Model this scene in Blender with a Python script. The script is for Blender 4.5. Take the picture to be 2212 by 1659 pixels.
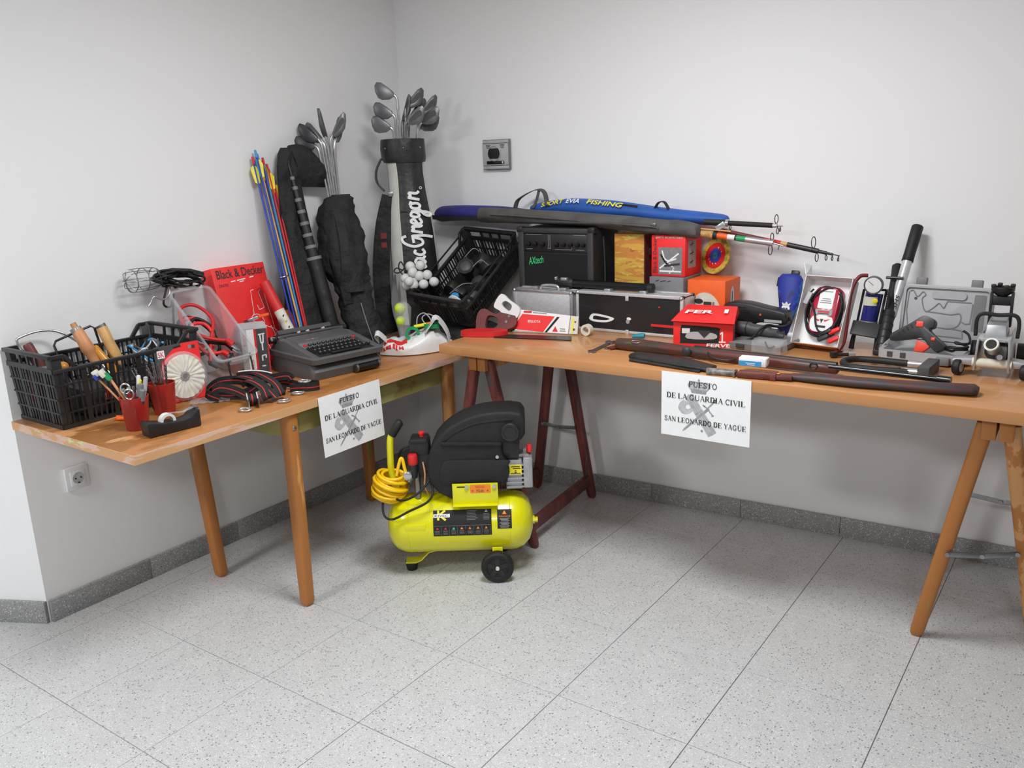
import bpy, bmesh, math, random
from mathutils import Vector, Matrix, Euler, noise
random.seed(7)
PI = math.pi
scene = bpy.context.scene
for o in list(bpy.data.objects):
    bpy.data.objects.remove(o)
COL = scene.collection

# ------------------------------------------------------------------ camera
cd = bpy.data.cameras.new('camera'); cam = bpy.data.objects.new('camera', cd); COL.objects.link(cam)
cd.sensor_width = 36.0; cd.lens = 1869.75 / 2212 * 36.0; cd.clip_start = .05
_r, _u, _f = Vector((.8178, .5745, -.0345)), Vector((-.1163, .2236, .9677)), Vector((-.5637, .7873, -.2499))
cam.matrix_world = Matrix(((_r.x, _u.x, -_f.x, 2.903), (_r.y, _u.y, -_f.y, -3.218), (_r.z, _u.z, -_f.z, 1.4916), (0, 0, 0, 1)))
scene.camera = cam

# ------------------------------------------------------------------ world, exposure
w = bpy.data.worlds.new('world'); scene.world = w; w.use_nodes = True
w.node_tree.nodes['Background'].inputs[0].default_value = (.9, .92, 1, 1)
w.node_tree.nodes['Background'].inputs[1].default_value = .05
vs = scene.view_settings
vs.view_transform = 'Standard'; vs.look = 'None'; vs.exposure = 0.0; vs.gamma = 1.0; vs.use_curve_mapping = False

cy = scene.cycles; cy.max_bounces = 6; cy.diffuse_bounces = 4; cy.glossy_bounces = 2; cy.transmission_bounces = 3; cy.transparent_max_bounces = 10; cy.caustics_reflective = False; cy.caustics_refractive = False; cy.adaptive_threshold = .05

# ------------------------------------------------------------------ helpers
def lin(c):
    return tuple(((v / 255) / 12.92 if v / 255 <= .04045 else ((v / 255 + .055) / 1.055) ** 2.4) for v in c)
MATS = {}
def mat(name, rgb, rough=.5, metal=0., var=.06, scale=30, bump=0., bscale=200, bdist=.002, alpha=1., trans=0., emit=0., spec=None, ior=None, coat=0.):
    """procedural material: noise-modulated colour, optional bump"""
    m = bpy.data.materials.new(name); m.use_nodes = True; MATS[name] = m
    nt = m.node_tree; b = nt.nodes['Principled BSDF']; c = lin(rgb)
    b.inputs['Roughness'].default_value = rough; b.inputs['Metallic'].default_value = metal
    b.inputs['Alpha'].default_value = alpha; b.inputs['Transmission Weight'].default_value = trans
    if spec is not None: b.inputs['Specular IOR Level'].default_value = spec
    if ior: b.inputs['IOR'].default_value = ior
    if coat: b.inputs['Coat Weight'].default_value = coat
    if emit:
        b.inputs['Emission Color'].default_value = (*c, 1); b.inputs['Emission Strength'].default_value = emit
    tc = nt.nodes.new('ShaderNodeTexCoord')
    if var:
        n = nt.nodes.new('ShaderNodeTexNoise'); n.inputs['Scale'].default_value = scale; n.inputs['Detail'].default_value = 4
        r = nt.nodes.new('ShaderNodeValToRGB'); r.color_ramp.elements[0].position = .3; r.color_ramp.elements[1].position = .7
        r.color_ramp.elements[0].color = (*[v * (1 - var) for v in c], 1); r.color_ramp.elements[1].color = (*[min(1, v * (1 + var)) for v in c], 1)
        nt.links.new(tc.outputs['Object'], n.inputs['Vector']); nt.links.new(n.outputs['Fac'], r.inputs['Fac']); nt.links.new(r.outputs['Color'], b.inputs['Base Color'])
    else:
        b.inputs['Base Color'].default_value = (*c, 1)
    if bump:
        n2 = nt.nodes.new('ShaderNodeTexNoise'); n2.inputs['Scale'].default_value = bscale; n2.inputs['Detail'].default_value = 3
        bp = nt.nodes.new('ShaderNodeBump'); bp.inputs['Strength'].default_value = bump; bp.inputs['Distance'].default_value = bdist
        nt.links.new(tc.outputs['Object'], n2.inputs['Vector']); nt.links.new(n2.outputs['Fac'], bp.inputs['Height']); nt.links.new(bp.outputs['Normal'], b.inputs['Normal'])
    return m
def patch(name, base, cols, scale=3., stretch=(1, 1, 1), rough=.4, bump=.05, coat=0., thr=.56):
    """painted / worn surface: base colour, then blotches of other colours cut from stretched noise"""
    m = mat(name, base, rough, var=0, coat=coat); nt = m.node_tree; b = nt.nodes['Principled BSDF']
    tc = [n for n in nt.nodes if n.type == 'TEX_COORD'][0]
    mp = nt.nodes.new('ShaderNodeMapping'); mp.inputs['Scale'].default_value = stretch; nt.links.new(tc.outputs['Object'], mp.inputs['Vector'])
    prev = None; basec = (*lin(base), 1)
    for k, (c, th) in enumerate(cols):
        n = nt.nodes.new('ShaderNodeTexNoise'); n.inputs['Scale'].default_value = scale * (1 + .37 * k); n.inputs['Detail'].default_value = 8; n.inputs['Roughness'].default_value = .62
        of = nt.nodes.new('ShaderNodeVectorMath'); of.operation = 'ADD'; of.inputs[1].default_value = (3.1 * k, 1.7 * k, 5.3 * k)
        nt.links.new(mp.outputs['Vector'], of.inputs[0]); nt.links.new(of.outputs['Vector'], n.inputs['Vector'])
        r = nt.nodes.new('ShaderNodeValToRGB'); r.color_ramp.elements[0].position = th; r.color_ramp.elements[1].position = th + .03
        nt.links.new(n.outputs['Fac'], r.inputs['Fac'])
        mx = nt.nodes.new('ShaderNodeMix'); mx.data_type = 'RGBA'
        nt.links.new(r.outputs['Color'], mx.inputs['Factor'])
        if prev is None: mx.inputs['A'].default_value = basec
        else: nt.links.new(prev, mx.inputs['A'])
        mx.inputs['B'].default_value = (*lin(c), 1); prev = mx.outputs['Result']
    nt.links.new(prev, b.inputs['Base Color'])
    return m

class B:
    """collects geometry for ONE mesh object"""
    def __init__(s): s.v = []; s.f = []
    def add(s, vs_, fs):
        k = len(s.v); s.v += [Vector(p) for p in vs_]; s.f += [tuple(i + k for i in f) for f in fs]; return s
    def box(s, c, d, R=None, taper=1.):
        c = Vector(c); x, y, z = d[0] / 2, d[1] / 2, d[2] / 2; t = taper
        P = [Vector(p) for p in ((-x, -y, -z), (x, -y, -z), (x, y, -z), (-x, y, -z), (-x * t, -y * t, z), (x * t, -y * t, z), (x * t, y * t, z), (-x * t, y * t, z))]
        if R is not None: P = [R @ p for p in P]
        return s.add([c + p for p in P], [(3, 2, 1, 0), (4, 5, 6, 7), (0, 1, 5, 4), (1, 2, 6, 5), (2, 3, 7, 6), (3, 0, 4, 7)])
    def bx(s, x0, x1, y0, y1, z0, z1): return s.box(((x0 + x1) / 2, (y0 + y1) / 2, (z0 + z1) / 2), (abs(x1 - x0), abs(y1 - y0), abs(z1 - z0)))
    def hexa(s, P): return s.add(P, [(3, 2, 1, 0), (4, 5, 6, 7), (0, 1, 5, 4), (1, 2, 6, 5), (2, 3, 7, 6), (3, 0, 4, 7)])
    def bar(s, p0, p1, wd, th, up=(0, 0, 1)):
        p0, p1 = Vector(p0), Vector(p1); a = (p1 - p0).normalized(); u = Vector(up)
        sd = a.cross(u); sd = (sd if sd.length > 1e-6 else a.cross(Vector((1, 0, 0)))).normalized() * wd / 2; u = sd.normalized().cross(a).normalized() * th / 2
        return s.add([p0 - sd - u, p0 + sd - u, p0 + sd + u, p0 - sd + u, p1 - sd - u, p1 + sd - u, p1 + sd + u, p1 - sd + u],
                     [(0, 1, 2, 3), (7, 6, 5, 4), (0, 4, 5, 1), (1, 5, 6, 2), (2, 6, 7, 3), (3, 7, 4, 0)])
    def loft(s, rings, cap=True, closed=False):
        k = len(s.v); n = len(rings[0]); m = len(rings)
        for r in rings: s.v += [Vector(p) for p in r]
        for i in range(m if closed else m - 1):
            j = (i + 1) % m
            for a in range(n):
                b = (a + 1) % n; s.f.append((k + i * n + a, k + i * n + b, k + j * n + b, k + j * n + a))
        if cap and not closed:
            s.f.append(tuple(k + a for a in reversed(range(n)))); s.f.append(tuple(k + (m - 1) * n + a for a in range(n)))
        return s
    def ring(s, c, ax, ay, rx, ry=None, n=16, pw=2.):
        c, ax, ay = Vector(c), Vector(ax), Vector(ay); ry = rx if ry is None else ry; o = []
        for i in range(n):
            t = 2 * PI * i / n; cx, sy = math.cos(t), math.sin(t); e = 2 / pw
            o.append(c + ax * rx * math.copysign(abs(cx) ** e, cx) + ay * ry * math.copysign(abs(sy) ** e, sy))
        return o
    def tube(s, pts, r, n=8, closed=False, cap=True, flat=None):
        pts = [Vector(p) for p in pts]; m = len(pts); rings = []
        rr = r if isinstance(r, (list, tuple)) else [r] * m
        t0 = (pts[1] - pts[0]).normalized(); ref = Vector((0, 0, 1)) if abs(t0.z) < .9 else Vector((1, 0, 0))
        nx = t0.cross(ref).normalized()
        for i, p in enumerate(pts):
            if closed: t = (pts[(i + 1) % m] - pts[i - 1]).normalized()
            else: t = (pts[min(i + 1, m - 1)] - pts[max(i - 1, 0)]).normalized()
            nx = (nx - t * nx.dot(t)); nx = nx.normalized() if nx.length > 1e-6 else t.orthogonal().normalized()
            ny = t.cross(nx)
            rings.append(s.ring(p, nx, ny, rr[i], rr[i] * (flat or 1), n))
        return s.loft(rings, cap, closed)
    def cyl(s, p0, p1, r0, r1=None, n=20): return s.tube([p0, p1], [r0, r0 if r1 is None else r1], n)
    def lathe(s, prof, n=24, c=(0, 0, 0), ax=(1, 0, 0), ay=(0, 1, 0), az=(0, 0, 1)):
        c, az = Vector(c), Vector(az)
        return s.loft([s.ring(c + az * z, ax, ay, max(r, 1e-4), n=n) for r, z in prof])
    def sphere(s, c, r, n=12, sq=(1, 1, 1)):
        c = Vector(c); rings = []
        for i in range(1, n): 
            t = PI * i / n; rings.append([c + Vector((sq[0] * r * math.sin(t) * math.cos(a), sq[1] * r * math.sin(t) * math.sin(a), sq[2] * -r * math.cos(t))) for a in (2 * PI * j / (2 * n) for j in range(2 * n))])
        return s.loft(rings)
    def prism(s, poly, y0, y1):
        """polygon in local xz, extruded y0..y1"""
        n = len(poly); return s.add([(x, y0, z) for x, z in poly] + [(x, y1, z) for x, z in poly],
            [tuple(range(n)), tuple(reversed(range(n, 2 * n)))] + [(i, n + i, n + (i + 1) % n, (i + 1) % n) for i in range(n)])
    def ribbon(s, pts, side, wd, th):
        """flat strap: pts centre line, side = width direction(s)"""
        pts = [Vector(p) for p in pts]; m = len(pts); rings = []
        for i, p in enumerate(pts):
            t = (pts[min(i + 1, m - 1)] - pts[max(i - 1, 0)]).normalized(); sd = Vector(side[i] if isinstance(side, list) else side)
            sd = (sd - t * sd.dot(t)).normalized(); nn = t.cross(sd) * th / 2; sd = sd * wd / 2
            rings.append([p - sd - nn, p + sd - nn, p + sd + nn, p - sd + nn])
        return s.loft(rings)
    def sheet(s, fn, nu, nv, th):
        """thin surface fn(u,v) with thickness"""
        P = [[Vector(fn(i / nu, j / nv)) for j in range(nv + 1)] for i in range(nu + 1)]; k = len(s.v); top = []; bot = []
        for i in range(nu + 1):
            for j in range(nv + 1):
                a = P[min(i + 1, nu)][j] - P[max(i - 1, 0)][j]; b = P[i][min(j + 1, nv)] - P[i][max(j - 1, 0)]; nn = a.cross(b); nn = nn.normalized() if nn.length > 1e-9 else Vector((0, 0, 1))
                top.append(P[i][j] + nn * th / 2); bot.append(P[i][j] - nn * th / 2)
        N = len(top); s.v += top + bot; W = nv + 1
        for i in range(nu):
            for j in range(nv):
                a, b, c, d = i * W + j, (i + 1) * W + j, (i + 1) * W + j + 1, i * W + j + 1
                s.f += [(k + a, k + b, k + c, k + d), (k + N + d, k + N + c, k + N + b, k + N + a)]
        edge = [i * W for i in range(nu + 1)] + [nu * W + j for j in range(1, W)] + [i * W + nv for i in range(nu - 1, -1, -1)] + [j for j in range(nv - 1, 0, -1)]
        for a, b in zip(edge, edge[1:] + edge[:1]): s.f.append((k + b, k + a, k + N + a, k + N + b))
        return s
    def mesh(s, name, bev=0., seg=2, ang=35, sub=0, M=None):
        me = bpy.data.meshes.new(name); me.from_pydata([tuple(p) for p in s.v], [], s.f)
        bm = bmesh.new(); bm.from_mesh(me)
        if M is not None: bm.transform(M)
        bmesh.ops.recalc_face_normals(bm, faces=bm.faces)
        if bev:
            es = [e for e in bm.edges if len(e.link_faces) == 2 and e.calc_face_angle(0) > math.radians(30)]
            bmesh.ops.bevel(bm, geom=es, offset=bev, segments=seg, profile=.5, affect='EDGES', clamp_overlap=True)
        if sub: bmesh.ops.subdivide_edges(bm, edges=bm.edges, cuts=sub, use_grid_fill=True)
        bm.to_mesh(me); bm.free()
        me.shade_smooth(); me.set_sharp_from_angle(angle=math.radians(ang))
        return me
INV = {}
def obj(name, me, m, parent=None):
    o = bpy.data.objects.new(name, me); COL.objects.link(o)
    if m is not None:
        me.materials.clear(); me.materials.append(MATS[m] if isinstance(m, str) else m)
    if parent is not None: o.parent = parent
    return o
def part(name, b, m, parent=None, bev=0., world=False, **k):
    M = None
    if world and parent is not None:
        q = parent
        while q.name not in INV: q = q.parent
        M = INV[q.name]
    return obj(name, b.mesh(name, bev, M=M, **k), m, parent)
def tag(o, label, cat, group=None, kind=None):
    if label: o['label'] = label
    if cat: o['category'] = cat
    if group: o['group'] = group
    if kind: o['kind'] = kind
    return o
def thing(name, label, cat, loc=(0, 0, 0), rz=0., group=None, rot=None):
    o = bpy.data.objects.new(name, None); COL.objects.link(o); o.empty_display_size = .05
    o.location = loc; o.rotation_euler = rot if rot is not None else (0, 0, rz)
    INV[o.name] = (Matrix.Translation(Vector(loc)) @ Euler(o.rotation_euler).to_matrix().to_4x4()).inverted()
    return tag(o, label, cat, group)
def struct(name, b, m, parent=None, **k):
    o = part(name, b, m, parent, **k)
    if parent is None: o['kind'] = 'structure'
    return o
def place(o, loc, rz=0., rot=None):
    o.location = loc; o.rotation_euler = rot if rot is not None else (0, 0, rz); return o
def copy_tree(o, parent=None):
    c = o.copy(); COL.objects.link(c); c.parent = parent
    for ch in list(o.children): copy_tree(ch, c)
    return c
def frame(loc, rz=0., rot=None):
    return Matrix.Translation(Vector(loc)) @ (Euler(rot) if rot is not None else Euler((0, 0, rz))).to_matrix().to_4x4()
def face(c, xd, zd):
    """4x4 matrix for print on a face: local x along xd, local y(up of letters) along zd, z outwards"""
    x = Vector(xd).normalized(); y = Vector(zd); y = (y - x * y.dot(x)).normalized(); z = x.cross(y)
    return Matrix(((x.x, y.x, z.x, c[0]), (x.y, y.y, z.y, c[1]), (x.z, y.z, z.z, c[2]), (0, 0, 0, 1)))
def _curve_mesh(cv, name):
    o = bpy.data.objects.new('tmp', cv); COL.objects.link(o)
    dg = bpy.context.evaluated_depsgraph_get(); me = bpy.data.meshes.new_from_object(o.evaluated_get(dg))
    bpy.data.objects.remove(o); bpy.data.curves.remove(cv); me.name = name; return me
def text(body, M, m, parent, width=None, height=.02, name='lettering', depth=.0006, shear=0., align='CENTER', bold=0.):
    cv = bpy.data.curves.new(name, 'FONT'); cv.body = body; cv.size = 1; cv.extrude = 0; cv.shear = shear; cv.align_x = align; cv.resolution_u = 3; cv.offset = bold
    me = _curve_mesh(cv, name); xs = [v.co.x for v in me.vertices]; ys = [v.co.y for v in me.vertices]
    if not xs: return None
    x0, x1, y0, y1 = min(xs), max(xs), min(ys), max(ys); sy = height / max(y1 - y0, .01); sx = (width / (x1 - x0)) if width else sy
    cx = {'CENTER': (x0 + x1) / 2, 'LEFT': x0, 'RIGHT': x1}[align]; cy = (y0 + y1) / 2
    for v in me.vertices: v.co = Vector(((v.co.x - cx) * sx, (v.co.y - cy) * sy, depth))
    me.transform(M); return obj(name, me, m, parent)
def shape(polys, M, m, parent, name='print', depth=.0004, th=0.):
    """flat (or extruded) 2D filled outline with holes; later polygons inside earlier ones cut holes"""
    cv = bpy.data.curves.new(name, 'CURVE'); cv.dimensions = '2D'; cv.fill_mode = 'BOTH'; cv.extrude = th / 2
    for P in polys:
        sp = cv.splines.new('POLY'); sp.points.add(len(P) - 1); sp.use_cyclic_u = True
        for q, (x, y) in zip(sp.points, P): q.co = (x, y, 0, 1)
    me = _curve_mesh(cv, name)
    for v in me.vertices: v.co.z += depth + th / 2
    me.transform(M); return obj(name, me, m, parent)
def rect(x0, x1, y0, y1, r=0., n=4):
    if not r: return [(x0, y0), (x1, y0), (x1, y1), (x0, y1)]
    P = []
    for cx, cy, a0 in ((x1 - r, y0 + r, -90), (x1 - r, y1 - r, 0), (x0 + r, y1 - r, 90), (x0 + r, y0 + r, 180)):
        for i in range(n + 1):
            a = math.radians(a0 + 90 * i / n); P.append((cx + r * math.cos(a), cy + r * math.sin(a)))
    return P
def circ(cx, cy, r, n=20, ry=None, a0=0., a1=2 * PI):
    ry = ry or r; k = n if abs(a1 - a0 - 2 * PI) < 1e-6 else n + 1
    return [(cx + r * math.cos(a0 + (a1 - a0) * i / n), cy + ry * math.sin(a0 + (a1 - a0) * i / n)) for i in range(k)]
def strokes(lines, M, m, parent, wd, name='lettering', depth=.0005):
    """brush strokes: each polyline becomes a flat ribbon with round joints, all one print"""
    b = B(); k = 0
    for L in lines:
        w_ = wd
        if isinstance(L, dict): w_ = L['w']; L = L['p']
        for (x0, y0), (x1, y1) in zip(L, L[1:]):
            dx, dy = x1 - x0, y1 - y0; l = math.hypot(dx, dy) or 1e-6; nx, ny = -dy / l * w_ / 2, dx / l * w_ / 2; k += 1; z = depth + (k % 5) * .00002
            b.add([(x0 + nx, y0 + ny, z), (x0 - nx, y0 - ny, z), (x1 - nx, y1 - ny, z), (x1 + nx, y1 + ny, z)], [(0, 1, 2, 3)])
        for (x, y) in L[1:-1]: 
            k += 1; z = depth + (k % 5) * .00002; C = circ(x, y, w_ / 2, 8); b.add([(p, q, z) for p, q in C], [tuple(range(8))])
    me = b.mesh(name); me.transform(M); return obj(name, me, m, parent)
def smooth(P, n=4, closed=False):
    """Catmull-Rom through points (2D or 3D)"""
    P = [Vector(p) for p in P]; o = []; m = len(P)
    for i in range(m if closed else m - 1):
        a, b_, c, d = (P[(i - 1) % m], P[i], P[(i + 1) % m], P[(i + 2) % m]) if closed else (P[max(i - 1, 0)], P[i], P[i + 1], P[min(i + 2, m - 1)])
        for j in range(n):
            t = j / n; o.append(.5 * ((2 * b_) + (c - a) * t + (2 * a - 5 * b_ + 4 * c - d) * t * t + (3 * b_ - a - 3 * c + d) * t ** 3))
    if not closed: o.append(P[-1])
    return o
def sm2(P, n=4, closed=False): return [(p[0], p[1]) for p in smooth([(x, y, 0) for x, y in P], n, closed)]

# ------------------------------------------------------------------ plain materials
mat('black_plastic', (34, 34, 35), .42, var=.15); mat('matt_black', (26, 26, 27), .7, var=.2, bump=.3, bscale=300)
mat('black_rubber', (22, 22, 23), .6); mat('black_gloss', (18, 18, 19), .22); mat('charcoal', (52, 52, 53), .55)
mat('black_cloth', (34, 34, 35), .8, var=.4, scale=14, bump=.9, bscale=16, bdist=.03); mat('black_leather', (36, 35, 35), .42, var=.3, scale=12, bump=.5, bscale=14, bdist=.012)
mat('dark_grey', (72, 72, 74), .5); mat('mid_grey', (120, 120, 121), .5); mat('light_grey', (178, 178, 180), .5); mat('typewriter_grey', (86, 86, 87), .5, var=.1, scale=300)
mat('white_plastic', (225, 225, 225), .4, var=.02); mat('white_paper', (236, 236, 236), .7, var=.02); mat('off_white', (216, 212, 196), .6, var=.08)
mat('chrome', (200, 200, 202), .24, .75, var=.1); mat('steel', (150, 150, 152), .35, 1., var=.15); mat('dark_steel', (70, 70, 72), .38, .9, var=.2)
mat('alu', (206, 206, 208), .34, .35, var=.08, scale=120); mat('cast_alu', (176, 176, 178), .42, .6, var=.12)
mat('red', (205, 38, 38), .5); mat('bright_red', (238, 44, 44), .5); mat('dark_red', (120, 30, 32), .5, var=.2); mat('maroon', (104, 48, 46), .5, var=.2)
mat('orange', (240, 100, 30), .5); mat('yellow', (236, 220, 30), .45); mat('comp_yellow', (226, 222, 12), .25, var=.03, coat=.5)
mat('hose_yellow', (250, 200, 20), .35, var=.05); mat('blue', (40, 70, 170), .5, var=.15); mat('navy', (38, 36, 110), .6, var=.3, scale=12); mat('sky_blue', (60, 150, 205), .5)
mat('green', (30, 150, 90), .45); mat('lime', (190, 215, 40), .5); mat('teal', (30, 130, 150), .5)
mat('wood_light', (205, 160, 100), .45, var=.2, scale=20); mat('wood_tan', (200, 140, 95), .5, var=.2, scale=15); mat('wood_amber', (200, 135, 40), .3, var=.2, scale=15); mat('cork', (190, 150, 90), .8, var=.35, scale=80)
mat('print_black', (24, 24, 25), .7, var=0); mat('print_dark', (52, 52, 54), .7, var=0); mat('emblem_grey', (150, 150, 152), .7, var=.15, scale=60); mat('emblem_light', (182, 182, 184), .7, var=.15, scale=60); mat('club_head', (104, 104, 106), .36, .5, var=.15); mat('print_grey', (128, 128, 130), .7, var=.15, scale=60); mat('print_lightgrey', (165, 165, 166), .7, var=.15, scale=60); mat('print_white', (235, 235, 235), .6, var=0)
mat('print_red', (214, 40, 40), .6, var=0); mat('print_green', (60, 215, 130), .5, var=0); mat('print_yellow', (240, 225, 40), .5, var=0); mat('print_orange', (240, 140, 40), .5, var=0)
mat('clear', (235, 237, 240), .12, alpha=.16, var=0); mat('clear_frost', (208, 209, 212), .3, alpha=.24, var=0); mat('glass', (240, 240, 245), .05, alpha=.12, var=0)
mat('smoked', (46, 46, 48), .14, alpha=.72, var=0)
# ------------------------------------------------------------------ ceiling luminaires (one near the corner, plus two unseen panels added as fill)
mat('diffuser', (255, 255, 255), .6, var=0, emit=.5).cycles.emission_sampling = 'NONE'
def luminaire(x, y, power, label, sx=.6, sy=.6):
    t = thing('ceiling_light', label, 'ceiling light', (x, y, 2.42), 0, 'recessed ceiling lights')
    b = B()
    for sgn in (-1, 1):
        b.bx(sgn * sx / 2, sgn * (sx / 2 + .02), -sy / 2 - .02, sy / 2 + .02, -.012, 0); b.bx(-sx / 2, sx / 2, sgn * sy / 2, sgn * (sy / 2 + .02), -.012, 0)
    part('frame', b, 'white_plastic', t); part('diffuser', B().bx(-sx / 2, sx / 2, -sy / 2, sy / 2, -.006, -.001), 'diffuser', t)
    ld = bpy.data.lights.new('panel_light', 'AREA'); ld.shape = 'RECTANGLE'; ld.size = sx; ld.size_y = sy; ld.energy = power; ld.color = (.965, .985, 1)
    lo = bpy.data.objects.new('panel_light', ld); COL.objects.link(lo); lo.parent = t; lo.location = (0, 0, -.02)
luminaire(1.8, -1.5, 40, 'square ceiling light panel nearest the corner of the room')
luminaire(.5, -4.2, 66, 'square fill light panel added on the ceiling behind and left of the camera')  # unseen panel, added to brighten the splayed return wall
luminaire(3.8, -4.6, 56, 'square fill light panel added on the ceiling behind and right of the camera')  # unseen panel, added to fill the dark under the tables

# ------------------------------------------------------------------ room shell
def plaster(name, rgb):
    m = mat(name, rgb, .75, var=0, bump=.12, bscale=45); return m
plaster('plaster', (242, 242, 242)); plaster('ceiling_paint', (240, 240, 240)); plaster('far_paint', (190, 190, 190))
def terrazzo(name, base, chips=.25):
    m = mat(name, base, .42, var=.04, scale=9); nt = m.node_tree; b = nt.nodes['Principled BSDF']
    src = b.inputs['Base Color'].links[0].from_socket; tc = [n for n in nt.nodes if n.type == 'TEX_COORD'][0]
    geo = nt.nodes.new('ShaderNodeNewGeometry'); prev = src
    for sc, c, lo, hi, key in ((150, (92, 92, 94), .80, .84, .36), (260, (232, 232, 230), .82, .9, .5), (420, (128, 128, 128), .66, .74, .4)):
        v = nt.nodes.new('ShaderNodeTexVoronoi'); v.inputs['Scale'].default_value = sc; nt.links.new(geo.outputs['Position'], v.inputs['Vector'])
        sep = nt.nodes.new('ShaderNodeSeparateColor'); nt.links.new(v.outputs['Color'], sep.inputs[0])
        r = nt.nodes.new('ShaderNodeValToRGB'); r.color_ramp.elements[0].position = lo; r.color_ramp.elements[1].position = hi; nt.links.new(sep.outputs[0], r.inputs['Fac'])
        d = nt.nodes.new('ShaderNodeMath'); d.operation = 'LESS_THAN'; d.inputs[1].default_value = key; nt.links.new(v.outputs['Distance'], d.inputs[0])
        mu = nt.nodes.new('ShaderNodeMath'); mu.operation = 'MULTIPLY'; nt.links.new(r.outputs['Color'], mu.inputs[0]); nt.links.new(d.outputs[0], mu.inputs[1])
        mu2 = nt.nodes.new('ShaderNodeMath'); mu2.operation = 'MULTIPLY'; mu2.inputs[1].default_value = chips * 2.4; nt.links.new(mu.outputs[0], mu2.inputs[0])
        mx = nt.nodes.new('ShaderNodeMix'); mx.data_type = 'RGBA'; nt.links.new(mu2.outputs[0], mx.inputs['Factor']); nt.links.new(prev, mx.inputs['A']); mx.inputs['B'].default_value = (*lin(c), 1); prev = mx.outputs['Result']
    nt.links.new(prev, b.inputs['Base Color']); return m
terrazzo('terrazzo', (198, 198, 198), .32); terrazzo('terrazzo_dark', (150, 150, 150), .33); mat('grout', (138, 138, 136), .9, var=.1)
WS = .056                                              # the back wall runs a little out of square
wy = lambda x: WS * x
WA = math.atan(WS)
fl = struct('floor', B().bx(-1.6, 7.2, -8.2, .55, -.1, -.004), 'grout')
TX = lambda i: (i + 2.28) * .4
TY = lambda j: (j - 5.46) * .4
cache = {}
for i in range(-5, 6):
    for j in range(-8, 6):
        x0, x1, y0, y1 = TX(i), TX(i + 1), TY(j), TY(j + 1)
        if y0 > -1.97:
            x0 = max(x0, -.005)
            if x1 - x0 < .02: continue
        y1 = min(y1, wy(x1) + .02)
        if y1 - y0 < .02: continue
        key = (round(x1 - x0, 3), round(y1 - y0, 3))
        if key not in cache: cache[key] = B().bx(.0011, key[0] - .0011, .0011, key[1] - .0011, -.012, 0).mesh('tile', .0008, seg=1)
        o = obj('tile', cache[key], 'terrazzo', fl); o.location = (x0, y0, random.uniform(-.0003, .0003))
def pr2(b, P, z0, z1):
    n = len(P); return b.add([(x, y, z0) for x, y in P] + [(x, y, z1) for x, y in P], [tuple(reversed(range(n))), tuple(range(n, 2 * n))] + [(i, (i + 1) % n, n + (i + 1) % n, n + i) for i in range(n)])
RX, RY = -.89, -.455                                   # direction of the splayed wall past the outer corner
struct('wall_left', pr2(B(), [(0, -1.96), (0, .05), (-.12, .05), (-.12, -1.96 + .02)], 0, 2.42), 'plaster')
struct('wall_return', pr2(B(), [(0, -1.96), (-.12, -1.90), (-1.30, -2.52), (-1.25, -1.96 - .455 / .89 * 1.25)], 0, 2.42), 'plaster')
struct('wall_back', pr2(B(), [(-.12, 0), (7.1, wy(7.1)), (7.1, .55), (-.12, .13)], 0, 2.42), 'plaster')
struct('wall_side', B().bx(-1.4, -1.25, -8.1, -2.4, 0, 2.42), 'far_paint')
struct('wall_front', B().bx(-1.4, 7.1, -8.15, -8.0, 0, 2.42), 'far_paint')
struct('wall_right', B().bx(7.0, 7.15, -8.1, .5, 0, 2.42), 'far_paint')
struct('ceiling', B().bx(-1.4, 7.15, -8.1, .55, 2.425, 2.75), 'ceiling_paint')
# skirting of terrazzo pieces
def skirting(name, p0, p1, out, first):
    p0, p1 = Vector((*p0, 0)), Vector((*p1, 0)); d = (p1 - p0); L = d.length; d /= L; n = Vector((*out, 0))
    b = B(); b.add([p0, p1, p1 + n * .004, p0 + n * .004] + [q + Vector((0, 0, .078)) for q in (p0, p1, p1 + n * .004, p0 + n * .004)], [(3, 2, 1, 0), (4, 5, 6, 7), (0, 1, 5, 4), (1, 2, 6, 5), (2, 3, 7, 6), (3, 0, 4, 7)])
    root = struct(name, b, 'grout'); s = 0.; e = first
    while s < L - .01:
        e = min(e, L); q0, q1 = p0 + d * (s + .0008), p0 + d * (e - .0008); u = Vector((0, 0, .08))
        part('tile', B().hexa([q0 + n * .0, q1 + n * .0, q1 + n * .014, q0 + n * .014, q0 + u, q1 + u, q1 + n * .014 + u, q0 + n * .014 + u]), 'terrazzo_dark', root, .001)
        s = e; e += .4
nl = Vector((RX, RY)).normalized(); nr = (-nl.y, nl.x); nr = nr if nr[0] > 0 else (-nr[0], -nr[1])
skirting('baseboard_left', (0, -1.955), (0, 0), (1, 0), .38)
skirting('baseboard_back', (0, 0), (7.0, wy(7.0)), (math.sin(WA), -math.cos(WA)), .50)
skirting('baseboard_return', (0, -1.96), (-1.2, -1.96 - .455 / .89 * 1.2), (.455, -.89), .4)

# wall socket
t = thing('wall_socket', 'white wall socket on the left wall under the table end', 'socket', (0, -1.79, .478), PI / 2)
part('plate', B().box((0, -.006, 0), (.083, .012, .083)), 'white_plastic', t, .003); part('insert', B().box((0, -.0135, 0), (.052, .005, .052)), 'white_plastic', t, .002)
o = part('cup', B().lathe([(.0205, 0), (.0195, .001), (.0185, -.0025), (.018, -.0025)], 24, (0, -.0162, 0), (1, 0, 0), (0, 0, 1), (0, -1, 0)), 'light_grey', t)
for s in (-1, 1): part('pin_hole', B().cyl((s * .0095, -.0165, 0), (s * .0095, -.0185, 0), .0028, n=10), 'print_black', o)
part('earth_clip', B().box((0, -.018, -.0165), (.005, .005, .004)), 'dark_steel', o)
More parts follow.
